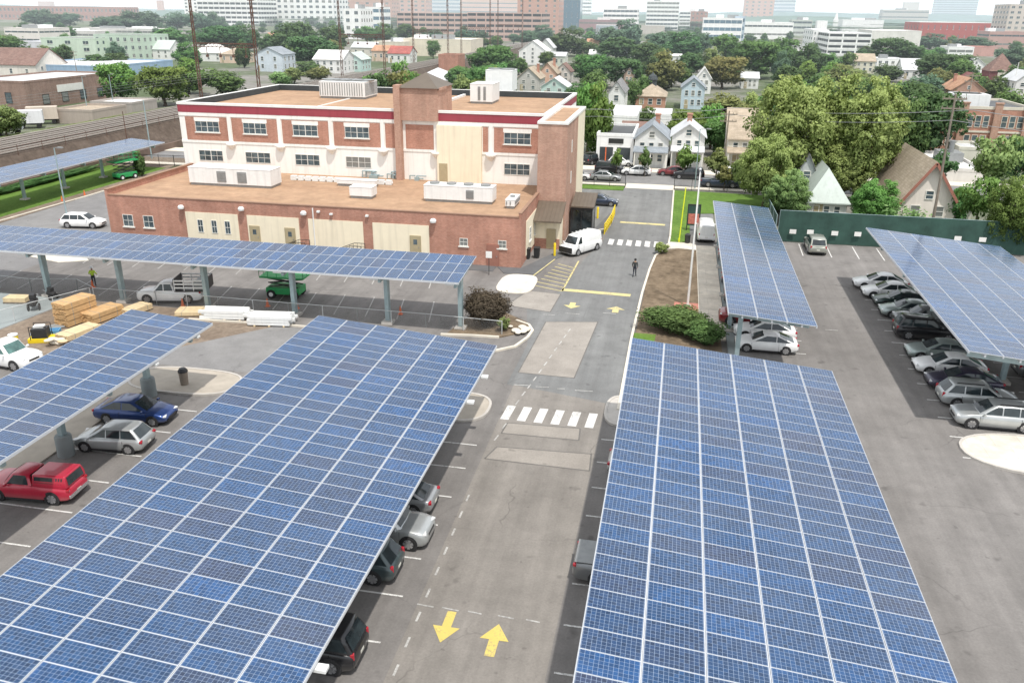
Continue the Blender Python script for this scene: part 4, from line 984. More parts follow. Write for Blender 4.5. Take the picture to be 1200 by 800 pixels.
def figure(s=1, stride=0., arm=0.1):
    J = {'pelvis': ((0,0,.95),.145), 'waist': ((0,0,1.12),.135), 'chest': ((0,0,1.34),(.19,.14)), 'neck': ((0,-.01,1.52),.058), 'face': ((0,-.02,1.60),.078), 'head': ((0,-.005,1.69),.098), 'head.top': ((0,0,1.76),.075), 'nose': ((0,-.115,1.655),.016)}
    E = [('pelvis','waist'),('waist','chest'),('chest','neck'),('neck','face'),('face','head'),('head','head.top'),('head','nose')]
    for k, sx in (('l',1),('r',-1)):
        d = stride*sx
        J.update({'hip.'+k: ((sx*.10,0,.88),.098), 'knee.'+k: ((sx*.11,-.04-d*.5,.49),.068), 'shin.'+k: ((sx*.11,d*.4,.25),.056), 'foot.'+k: ((sx*.11,d*.9+.03,.06),.048), 'toe.'+k: ((sx*.13,d*.9-.15,.035),.036),
          'shoulder.'+k: ((sx*.19,0,1.43),.068), 'elbow.'+k: ((sx*(.25+arm*.3),.03-d*.3,1.16),.05), 'wrist.'+k: ((sx*(.25+arm*.2),-.10-d*.5-arm*.6,.96+arm),.036), 'hand.'+k: ((sx*(.25+arm*.2),-.13-d*.5-arm*.8,.88+arm),.036)})
        E += [('pelvis','hip.'+k),('hip.'+k,'knee.'+k),('knee.'+k,'shin.'+k),('shin.'+k,'foot.'+k),('foot.'+k,'toe.'+k),('chest','shoulder.'+k),('shoulder.'+k,'elbow.'+k),('elbow.'+k,'wrist.'+k),('wrist.'+k,'hand.'+k)]
        hx, hy, hz = J['hand.'+k][0]
        for q, (dx, L_) in enumerate(((-.033,.085),(-.011,.095),(.011,.09),(.033,.07))):
            J['finger.%s%d' % (k, q)] = ((hx+dx*.9, hy+.012, hz-.05),.0095); J['finger.%s%db' % (k, q)] = ((hx+dx, hy-.005, hz-.05-L_*.6),.008); E += [('hand.'+k, 'finger.%s%d' % (k, q)), ('finger.%s%d' % (k, q), 'finger.%s%db' % (k, q))]
        J['thumb.'+k] = ((hx-sx*.045, hy-.03, hz-.02),.011); J['thumb.%sb' % k] = ((hx-sx*.05, hy-.05, hz-.06),.009); E += [('hand.'+k, 'thumb.'+k), ('thumb.'+k, 'thumb.%sb' % k)]
    J['nose'] = ((0,-.112,1.655),.014)
    return J, E
J, E = figure(stride=.05, arm=.18)
person('worker in lime high visibility shirt and white hard hat by the fence', (-51.2, 63.4, 0), R(200), J, E, [M['skin'], M['lime'], M['jean'], M['black']], M['whitemetal'])
J, E = figure(stride=.22, arm=.05)
person('person in dark clothes walking up the entrance drive', (-3.0, 77.5, .005), R(175), J, E, [M['skin'], M['darkshirt'], M['jean'], M['black']])
# ---------------------------------------------------------------- building materials in the work yard
def lumber(label, c, dims, rz, layers, m):
    r = thing('lumber_stack', label, 'lumber', c, rz, 'lumber stacks in the work yard'); lx, ly, lz = dims; rs = random.Random(int(c[0]*10)); h = lz/layers
    b = MB()
    for k in range(3): b.box(-lx/2+.05, lx/2-.05, -ly*.4+k*ly*.4-.05, -ly*.4+k*ly*.4+.05, 0, .1)
    b.build('bearer', M['pole'], r)
    for j in range(layers):
        b = MB(); nb = max(4, int(lx/.15)); nv = max(2, int(h/.09)); z0 = .1+j*h
        for q in range(nv):
            for k in range(nb):
                o = rs.uniform(-.05, .05); w = lx/nb; zz = z0+q*(h-.06)/nv; b.box(-lx/2+k*w+.006, -lx/2+(k+1)*w-.006, -ly/2+o, ly/2+o, zz+.004, zz+(h-.06)/nv)
        bd = b.build('board_bundle', m, r)
        b = MB()
        for y in (-ly*.28, ly*.28): b.box(-lx/2-.012, lx/2+.012, y-.015, y+.015, z0, z0+h-.045)
        b.build('strap', M['greymetal'], bd)
lumber('tall stack of orange lumber bundles in the work yard', (-46.5, 54.9, 0), (1.5,2.9,1.9), R(-12), 4, M['lumber'])
lumber('lower lumber stack directly right of the tall stack', (-44.9, 55.9, 0), (1.5,3.0,.85), R(-14), 2, M['lumber'])
lumber('flat pale lumber stack in front of the tall stack', (-44.4, 52.3, 0), (1.4,3.0,.45), R(-14), 1, M['lumber2'])
lumber('small pale lumber stack nearest the steel post', (-43.2, 57.9, 0), (1.3,2.2,.5), R(-14), 1, M['lumber2'])
lumber('loose mixed boards lying left of the white beam bundles', (-38.4, 58.6, 0), (1.6,2.6,.35), R(-75), 1, M['lumber2'])
def beams(label, c, L_, n, rows, rz):
    r = thing('beam_bundle', label, 'beams', c, rz, 'white beam bundles by the kerb'); b = MB(); rs = random.Random(int(L_*100))
    for j in range(rows):
        for k in range(n): o = rs.uniform(-.25, .25); b.box(-L_/2+o, L_/2+o, -n*.13+k*.26, -n*.13+k*.26+.22, .12+j*.24, .12+j*.24+.21)
    b.build('beams', M['whitemetal'], r); b = MB()
    for x in (-L_*.35, 0, L_*.35): b.box(x-.06, x+.06, -n*.14, n*.14, 0, .115)
    b.build('bearer', M['lumber2'], r)
beams('bundle of long white beams on the kerb, left one', (-35.2, 58.3, 0), 3.7, 5, 3, R(8)); beams('bundle of long white beams nearest wide canopy, right one', (-31.0, 57.9, 0), 3.4, 6, 3, R(8))
t = thing('plastic_drum', 'bright yellow drum with white lid in the work yard', 'drum', (-47.35, 49.1, 0)); b = MB(); b.lathe([(.01,.0),(.30,.0),(.33,.1),(.32,.5),(.33,.8),(.3,.92),(.01,.93)], n=16); b.build('barrel', M['yellow'], t, smooth=40); b = MB(); b.lathe([(.01,.93),(.34,.93),(.34,1.02),(.01,1.04)], n=16); b.build('lid', M['whitemetal'], t, smooth=40)
t = thing('generator', 'black generator with white top on a yellow skid', 'generator', (-46.2, 50.6, 0), R(20)); b = MB(); b.box(-.9, .9, -.5, .5, 0, .35); b.build('skid', M['yellow'], t, bevel=.03); b = MB(); b.box(-.6, .5, -.45, .45, .36, 1.1); b.build('engine_block', M['blacksat'], t, bevel=.05); b = MB(); b.box(-.45, .3, -.3, .3, 1.1, 1.28); b.build('fuel_tank', M['whitemetal'], t, bevel=.05)
b = MB(); b.tube([(-.65,-.5,.3),(-.65,-.5,1.3),(.55,-.5,1.3),(.55,-.5,.3)], .03); b.tube([(-.65,.5,.3),(-.65,.5,1.3),(.55,.5,1.3),(.55,.5,.3)], .03); b.build('frame', M['blacksat'], t)
t = thing('plastic_crate', 'blue crate with long pipes beside the generator', 'crate', (-46.3, 51.9, 0), R(25)); b = MB(); b.box(-.5, .5, -.35, .35, 0, .06); b.box(-.5, -.45, -.35, .35, .06, .45); b.box(.45, .5, -.35, .35, .06, .45); b.box(-.45, .45, -.35, -.3, .06, .45); b.box(-.45, .45, .3, .35, .06, .45); b.build('crate', M['blue_m'], t)
t = thing('pipe_bundle', 'dark pipes and timbers lying towards the lumber stack', 'pipes', (-47.3, 53.0, 0), R(62)); b = MB()
for k in range(6): b.cyl((-1.9+k*.1,-.5+k*.2,.1), (1.9,-.5+k*.2,.1), .08, n=8)
b.build('pipes', M['greymetal'], t, smooth=40)
t = thing('sack_pile', 'heap of pale sacks near edge of the left canopy', 'sacks', (-44.6, 50.2, 0)); rs = random.Random(3)
for k in range(9):
    b = MB(); x, y, z = rs.uniform(-.7,.7), rs.uniform(-.5,.5), .12+(k//4)*.2; a = rs.uniform(0, 3)
    b.lathe([(.01,-.36),(.12,-.34),(.2,-.2),(.22,0),(.2,.2),(.12,.34),(.01,.36)], n=10, axis='Y'); b.v = [(x+vx*1.2*math.cos(a)-vy*math.sin(a), y+vx*1.2*math.sin(a)+vy*math.cos(a), z+vz*.55) for vx, vy, vz in b.v]
    b.build('sack', M['lumber2'] if k == 4 else M['concw'], t, smooth=True, fixn=True)
for n_, (x, y, s, lb) in enumerate(((-51.9,56.7,1,'black two wheeled compressor on the blue grey concrete'),(-52.3,59.3,.8,'smaller black compressor beside the steel post'))):
    t = thing('compressor', lb, 'compressor', (x, y, 0), R(30+40*n_)); t.scale = (s,s,s); b = MB(); b.lathe([(.01,-.7),(.2,-.66),(.3,-.5),(.3,.5),(.2,.66),(.01,.7)], (0,0,.65), 14, axis='Y'); b.build('tank', M['black'], t, smooth=40); b = MB(); b.box(-.22,.22,-.3,.35,.94,1.35); b.build('motor', M['blacksat'], t, bevel=.04)
    for sx in (-1, 1): b = MB(); b.cyl((sx*.36,-.3,.3), (sx*.46,-.3,.3), .3, n=14); b.build('wheel', M['black'], t, smooth=40)
    b = MB(); b.tube([(-.2,.6,.7),(-.2,1.2,.95),(.2,1.2,.95),(.2,.6,.7)], .025); b.build('handle', M['greymetal'], t)
t = thing('pallet_load', 'low pallet of tan sheets beside leftmost steel post', 'pallet', (-54.6, 58.0, 0), R(10)); b = MB()
for k in range(3): b.box(-1, 1, -.55+k*.5, -.45+k*.5, 0, .12)
for k in range(7): b.box(-1+k*.3, -.82+k*.3, -.6, .6, .12, .15)
b.build('pallet', M['pole'], t); b = MB()
for k in range(6): b.box(-.95, .95, -.55, .55, .16+k*.06, .21+k*.06)
b.build('sheets', M['lumber2'], t)
def cone(x, y, lb):
    t = thing('traffic_cone', lb, 'traffic cone', (x, y, 0), 0, 'traffic cones'); b = MB(); b.box(-.18,.18,-.18,.18,0,.04); b.lathe([(.01,.04),(.14,.04),(.035,.72),(.01,.73)], n=12); b.build('cone', M['orange'], t); b = MB(); b.lathe([(.098,.26),(.102,.26),(.077,.44),(.073,.44)], n=12); b.build('stripe', M['coping'], t)
for x, y, lb in ((-33.3,61.7,'orange cone right of green lift, left of a pair'),(-30.6,61.7,'orange cone right of green lift, right of a pair'),(-40.3,60.1,'orange cone at foot of steel post by work truck'),(-51.0,62.9,"orange cone at the worker's feet"),(-78.3,93.9,'orange cone on the rail side verge, nearer one'),(-77.9,97.8,'orange cone on the rail side verge, farther one'),(-21.6,62.3,'orange cone under the right half of long canopy')): cone(x, y, lb)
for px, py in ((201,362),(330,371)): pass
# low rail fence along the canopy posts
def railfence(label, pts, h, step, m='fence_steel', name='rail_fence', cat='fence', mesh=None, rails=(1.,), pr=.035):
    o = Vector((*pts[0], 0)); t = thing(name, label, cat, o); b = MB(); b2 = MB(); fill = MB()
    for a, c in zip(pts[:-1], pts[1:]):
        a = Vector((*a,0))-o; c = Vector((*c,0))-o; n = max(1, round((c-a).length/step))
        for k in range(n+1):
            q = a.lerp(c, k/n); pb = MB(); pb.cyl(q, q+Vector((0,0,h)), pr, n=6); pb.build('fence_post', M[m], t)
        for z in rails: b.cyl(a+Vector((0,0,h*z)), c+Vector((0,0,h*z)), pr*.8, n=6)
        if mesh == 'bars':
            nb = int((c-a).length/.14)
            for k in range(nb): q = a.lerp(c, (k+.5)/nb); fill.box(q.x-.01, q.x+.01, q.y-.01, q.y+.01, .1, h*.97)
        elif mesh: d = (c-a); fill.face([a+Vector((0,0,.05)), c+Vector((0,0,.05)), c+Vector((0,0,h-.02)), a+Vector((0,0,h-.02))])
    b.build('fence_rail', M[m], t)
    if mesh == 'bars': fill.build('fence_bars', M[m], t)
    elif mesh: fill.build('fence_mesh', mesh, t)
    return t
def chainlink():
    m, nt, bs = _nt('chain_link'); uv = nd(nt, 'ShaderNodeTexCoord').outputs['UV']
    mp = nd(nt, 'ShaderNodeMapping'); mp.inputs['Rotation'].default_value = (0,0,R(45)); mp.inputs['Scale'].default_value = (13,13,13); nt.links.new(uv, mp.inputs['Vector'])
    sx = nd(nt, 'ShaderNodeSeparateXYZ'); nt.links.new(mp.outputs[0], sx.inputs[0])
    f = [mth(nt, 'LESS_THAN', mth(nt, 'FRACT', sx.outputs[a]), .055) for a in ('X','Y')]
    a = mth(nt, 'MAXIMUM', f[0], f[1]); nt.links.new(a, bs.inputs['Alpha']); bs.inputs['Base Color'].default_value = (.45,.46,.46,1); bs.inputs['Metallic'].default_value = .3
    return m
M['chain'] = chainlink(); M['fence_steel'] = mat('pale_fence_steel', (.58,.60,.60), .5, .1, 2, metal=.2)
railfence('low galvanised rail fence running along the long canopy posts', [(-48.4,59.65),(-42.5,59.75),(-36.8,59.85),(-30.4,59.75),(-24.4,59.75),(-18.6,59.7),(-12.3,59.4)], 1.2, 3.1, mesh=M['chain'])
railfence('galvanised rail fence left of worker across the concrete yard', [(-66,61.5),(-55.5,60.7),(-51.5,61.6),(-48.6,59.9)], 1.2, 3.2, mesh=M['chain'])
railfence('galvanised rail fence running from the lumber towards left edge', [(-48.6,59.5),(-52.6,50.8)], 1.25, 3.0, mesh=M['chain'])
def iron(label, pts, h=1.8): return railfence(label, pts, h, 2.4, 'fence_bk', 'iron_fence', 'fence', 'bars', (.12,.94), .04)
iron('black iron fence between the lawn and the street', [(.1,121.2),(12.5,121.2)]); iron('black iron fence left of driveway gate beside the grass strip', [(-16,121.4),(-6.9,121.4)]); railfence('thin post and rail fence along the near edge of the railway', [(-93.3,60),(-93.3,260)], 5.1, 5.0, 'rust', rails=(.97,.88), pr=.04)
iron('black iron fence beside the railway lawn near building corner', [(-89,120),(-79,121),(-70,121)])
# green wind-screened fence
def screen(label, pts, h, signs=()):
    o = Vector((*pts[0],0)); t = thing('screened_fence', label, 'fence', o); b = MB(); s = MB(); g2 = MB()
    for a, c in zip(pts[:-1], pts[1:]):
        a = Vector((*a,0))-o; c = Vector((*c,0))-o; n = max(1, round((c-a).length/2.9))
        for k in range(n+1): q = a.lerp(c, k/n); pb = MB(); pb.cyl(q, q+Vector((0,0,h+.05)), .045, n=8); pb.build('fence_post', M['galv'], t)
        rs = random.Random(int(a.x*7)); N = n*6
        for k in range(N):
            p0, p1 = a.lerp(c, k/N), a.lerp(c, (k+1)/N); w0, w1 = .06*math.sin(k*1.1), .06*math.sin((k+1)*1.1); nn = Vector((-(c-a).y, (c-a).x, 0)).normalized()
            s.face([p0-nn*(.05+w0)+Vector((0,0,.08)), p1-nn*(.05+w1)+Vector((0,0,.08)), p1-nn*(.05+w1*.3)+Vector((0,0,h)), p0-nn*(.05+w0*.3)+Vector((0,0,h))])
        b.cyl(a+Vector((0,0,h)), c+Vector((0,0,h)), .03, n=6)
    s.build('green_screen', M['green_d'], t, smooth=True); b.build('fence_rail', M['galv'], t)
    for x, y, z in signs: g = MB(); g.box(x-o.x-.35, x-o.x+.35, y-o.y-.16, y-o.y-.13, z-.24, z+.24); g.build('notice_board', M['coping'], t)
sg = []
for px, py in ((929,271),(949.5,271.5),(978,273),(1005,274),(1122,279),(1151,280.5)): p = at(px, py, Y=94.4); sg.append((p.x, 94.4, p.z))
screen('tall green screened fence along back of the right car park', [(11.9,94.6),(60,94.4)], 3.55, sg)
screen('green screened fence beside the narrow canopy running back to street', [(11.6,94.6),(11.4,107),(13.2,121)], 3.0)
# yellow railing, bollards, marker post, flagpole, posts
t = railfence('short yellow guard railing beside the entrance kerb', [(-7.35,93.2),(-7.0,98.5),(-7.0,103.5)], 1.25, 1.1, 'yellow', 'guard_railing', 'railing', None, (.45,.72,.98), .07)
for x, y, lb in ((-11.6,82.9,'yellow bollard at front of the white service van'),(-8.9,101,'yellow bollard near the dark grey sedan, left of railing')):
    t = thing('bollard', lb, 'bollard', (x, y, 0), 0, 'yellow bollards'); b = MB(); b.lathe([(.01,0),(.13,0),(.13,1.3),(.09,1.4),(.01,1.42)], n=14); b.build('post', M['yellow'], t, smooth=40)
t = thing('marker_pole', 'thin bright yellow pole on the lawn left of white van', 'pole', (1.1, 91.4, 0)); b = MB(); b.cyl((0,0,0), (.25,.9,6.0), .06, n=8); b.cyl((0,0,0),(0,0,.5),.1,n=8); b.build('pole', mat('lime_yellow', (.72,.78,.02), .5, .06, 3), t)
t = thing('flagpole', 'tall white flagpole rising from red paving', 'flagpole', (2.05, 69.5, .11)); b = MB(); b.lathe([(.01,0),(.1,0),(.1,.3),(.075,4),(.045,11.6),(.01,11.65)], n=12); b.build('pole', M['coping'], t, smooth=40); b = MB(); b.lathe([(.01,0),(.3,0),(.28,.12),(.12,.2),(.01,.2)], n=14); b.build('base_collar', M['conc'], t); b = MB(); b.lathe([(.01,11.6),(.1,11.68),(.12,11.76),(.1,11.84),(.01,11.92)], n=12); b.build('finial', M['chrome'], t, smooth=True)
b = MB(); b.cyl((.1,0,.9),(.09,0,11.5),.008,n=4); b.build('halyard', M['coping'], t)
t = thing('information_board', 'dark green framed board with red and white poster', 'sign board', (2.6, 97.0, 0)); b = MB(); b.box(-.75,-.65,-.05,.05,0,3.2); b.box(.65,.75,-.05,.05,0,3.2); b.box(-.65,.65,-.05,.05,3.05,3.2); b.build('frame', M['fence_bk'], t); b = MB(); b.box(-.65,.65,-.03,.03,.7,3.05); bb = b.build('board', M['green_d'], t); b = MB(); b.box(-.6,.6,-.05,-.032,.9,2.1); b.build('poster', mat('faded_red_poster', (.5,.16,.12), .7, .45, 4), bb)
t = thing('litter_bin', 'black litter bin by the lawn corner near flagpole', 'bin', (2.0, 91.2, .1)); b = MB(); b.lathe([(.01,0),(.28,0),(.32,.85),(.01,.86)], n=14); b.build('barrel', M['fence_bk'], t, smooth=40); b = MB(); b.lathe([(.34,.87),(.34,.92),(.12,1.08),(.01,1.1)], n=14); b.build('lid', M['blacksat'], t, smooth=40)
t = thing('bin', 'dark slatted bin standing on the oval traffic island', 'bin', (-31.3, 45.6, .1)); b = MB(); b.lathe([(.01,0),(.26,0),(.3,.9),(.01,.9)], n=14); b.build('barrel', M['pole'], t, smooth=40); b = MB(); b.lathe([(.33,.92),(.33,1.0),(.2,1.18),(.01,1.2)], n=14); b.build('lid', M['blacksat'], t, smooth=40)
t = thing('boulder_group', 'pale rocks at the corner of bush island', 'rocks', (-11.3, 60.4, .1)); rs = random.Random(5)
for k in range(8):
    b = MB(); s = rs.uniform(.22,.5); b.lathe([(.01,-.5),(.6,-.42),(.95,-.1),(.9,.25),(.5,.5),(.01,.58)], n=8); x, y = rs.uniform(-.7,.7), rs.uniform(-.9,.9); b.v = [(x+vx*s*rs.uniform(.9,1.1), y+vy*s*rs.uniform(.9,1.1), .15+vz*s*.7) for vx, vy, vz in b.v]; b.build('rock', M['concw'], t, smooth=35)
t = thing('bike_rack_sign', 'small square sign on a post beside brick building corner', 'sign', (at(573,322).x, at(573,322).y, 0)); b = MB(); b.cyl((0,0,0),(0,0,2.3),.035,n=8); b.build('post', M['fence_bk'], t); b = MB(); b.box(-.3,.3,-.06,-.03,1.7,2.35); b.build('sign_plate', M['coping'], t)
t.name = 'parking_sign'
for px, py, lb in ((629,302,'black bin by wall beside the tan porch door'),(618,303,'black bin by wall left of the other, near brick corner')):
    p = at(px, py); t = thing('wheeled_bin', lb, 'bin', (p.x, p.y, .05)); b = MB(); b.loft([[(-.25,-.3,.05),(.25,-.3,.05),(.25,.3,.05),(-.25,.3,.05)],[(-.3,-.36,1),(.3,-.36,1),(.3,.36,1),(-.3,.36,1)]]); b.build('barrel', M['fence_bk'], t, fixn=True); b = MB(); b.box(-.32,.32,-.4,.38,1.0,1.08); b.build('lid', M['blacksat'], t, bevel=.02)
# ================================================================ TREES
FO = dict(
 dk=foliage('leaves_dark', (.038,.088,.038), (.15,.26,.09)), md=foliage('leaves_mid', (.050,.118,.038), (.20,.35,.10)),
 br=foliage('leaves_bright', (.070,.155,.032), (.27,.44,.10)), yg=foliage('leaves_yellow_green', (.16,.235,.06), (.48,.59,.19), .008),
 lt=foliage('leaves_light', (.10,.185,.055), (.38,.52,.18)), ol=foliage('leaves_olive', (.10,.14,.045), (.34,.38,.13)), orr=foliage('leaves_turning', (.11,.115,.035), (.40,.36,.13)),
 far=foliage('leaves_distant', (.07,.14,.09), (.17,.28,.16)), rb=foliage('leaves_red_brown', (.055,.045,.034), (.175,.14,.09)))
def leaf_mesh(name, seed, nclump, per, leaf, rxy=.5, z0=.2, z1=1.0, cr=.2, spread=1., shape='round', aspect=1.5, droop=0.):
    """unit crown (height 1, spread 1): leaf-sized faces on the shells of many uneven clumps"""
    rs = np.random.RandomState(seed); cz = (z0+z1)/2; hz = (z1-z0)/2
    C = []; Rr = []
    while len(C) < nclump:
        p = rs.uniform(-1, 1, 3); r = np.linalg.norm(p)
        if r > 1 or r < .30: continue
        if shape == 'cone' and np.hypot(p[0], p[1]) > (1-p[2])*.55+.1: continue
        lump = .82+.18*math.sin(3*math.atan2(p[1], p[0])+seed)+.10*rs.uniform(-1, 1)
        f = (r**.45)/r*lump if rs.rand() < .8 else lump
        q = np.array([p[0]*f*rxy*.86, p[1]*f*rxy*.86, cz+p[2]*f*hz*.86])
        C.append(q); Rr.append(cr*rs.uniform(.55, 1.15))
    V = []; T = []; NN = []
    for c, r in zip(C, Rr):
        n = int(per*rs.uniform(.7, 1.3)); d = rs.normal(size=(n, 3)); d[:, 2] += .35; d /= np.linalg.norm(d, axis=1)[:, None]
        rad = r*rs.uniform(.55, 1.08, n)[:, None]; rad[rs.rand(n) < .12] *= 1.3
        pos = c+d*rad*np.array([1, 1, .8]); 
        nor = d*.75+rs.normal(size=(n, 3))*.55+np.array([0, 0, .35]); nor /= np.linalg.norm(nor, axis=1)[:, None]
        a = rs.normal(size=(n, 3)); a -= nor*(a*nor).sum(1)[:, None]; a /= np.linalg.norm(a, axis=1)[:, None]; a[:, 2] -= droop; b = np.cross(nor, a)
        s = leaf*rs.uniform(.6, 1.35, n)[:, None]
        q = np.stack([pos-a*s*aspect*.5, pos-b*s*.5+nor*s*.12, pos+a*s*aspect*.5, pos+b*s*.5-nor*s*.1], 1)
        sn = d*.55+(pos-np.array([0,0,cz]))/np.array([rxy,rxy,hz])*.55+np.array([0,0,.35]); sn /= np.linalg.norm(sn, axis=1)[:, None]
        fl = (np.cross(q[:,1]-q[:,0], q[:,2]-q[:,0])*sn).sum(1) < 0; q[fl] = q[fl][:, ::-1]; NN.append(np.repeat(sn, 4, 0))
        V.append(q.reshape(-1, 3))
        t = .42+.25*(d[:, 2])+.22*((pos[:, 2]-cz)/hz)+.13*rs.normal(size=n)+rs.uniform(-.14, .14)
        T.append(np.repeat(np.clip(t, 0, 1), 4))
    V = np.concatenate(V); T = np.concatenate(T); nf = len(V)//4
    me = bpy.data.meshes.new(name); me.vertices.add(len(V)); me.vertices.foreach_set('co', V.astype(np.float32).ravel())
    me.loops.add(len(V)); me.loops.foreach_set('vertex_index', np.arange(len(V), dtype=np.int32))
    me.polygons.add(nf); me.polygons.foreach_set('loop_start', np.arange(0, len(V), 4, dtype=np.int32)); me.polygons.foreach_set('loop_total', np.full(nf, 4, dtype=np.int32))
    me.update(calc_edges=True); at_ = me.attributes.new('tint', 'FLOAT', 'POINT'); at_.data.foreach_set('value', T.astype(np.float32)); me.materials.append(FO['md'])
    me.polygons.foreach_set('use_smooth', np.ones(nf, dtype=bool)); me.normals_split_custom_set_from_vertices(np.concatenate(NN).tolist())
    return me, C
def trunk_mesh(name, C, seed, r=.03, base=.22, rxy=.5):
    rs = random.Random(seed); b = MB(); top = Vector((rs.uniform(-.02,.02), rs.uniform(-.02,.02), base)); b.cyl((0,0,-.02), (0,0,.05), r*1.5, r*1.05, 8); b.cyl((0,0,.05), top, r*1.05, r*.8, 8)
    for k in range(min(12, len(C))):
        c = Vector(C[rs.randrange(len(C))]); mid = top.lerp(c, .5)+Vector((rs.uniform(-.04,.04), rs.uniform(-.04,.04), .04)); b.cyl(top, mid, r*.5, r*.3, 6); b.cyl(mid, c, r*.3, r*.1, 5)
    o = b.build(name, M['wood'], smooth=True); me = o.data; bpy.data.objects.remove(o); return me
PRO = {}; RECTS = []
for nm, a in dict(a=(11,60,70,.046,.5,.04,1.,.15), b=(12,52,76,.048,.5,.02,1.,.16), c=(13,70,60,.044,.5,.08,1.,.135), d=(14,48,76,.048,.5,.03,1.,.17), g=(21,190,140,.0175,.5,.06,1.,.088), h=(22,210,130,.0175,.5,.04,1.,.082), s=(31,28,46,.07,.5,.32,1.,.16), n=(41,84,75,.034,.5,.03,1.,.125), p=(43,52,38,.045,.5,.3,1.,.13)).items():
    sd, nc, per, lf, rxy, z0, z1, cr = a; me, C = leaf_mesh('crown', sd, nc, per, lf, rxy, z0, z1, cr); PRO[nm] = (me, trunk_mesh('trunk', C, sd, .02 if nm in 'gh' else .026, z0+.12))
NT = 0
def tree(cx, yt, yb, w, pr, fo, label, group=None, rz=None, name='tree', hmul=1.):
    global NT; NT += 1
    g = at(cx, yb); top = at(cx, yt, Y=g.y); dist = (g-Vector((0,0,CAMH))).length; h = max(2, top.z)*hmul; wd = w*dist/FPX
    t = thing(name, label, 'tree', g, (NT*2.39996) % 6.283 if rz is None else rz, group); t.scale = (wd, wd, h)
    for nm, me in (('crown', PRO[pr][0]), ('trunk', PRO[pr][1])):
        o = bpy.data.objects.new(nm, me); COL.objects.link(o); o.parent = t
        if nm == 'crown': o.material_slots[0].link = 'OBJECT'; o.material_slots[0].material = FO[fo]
    return t
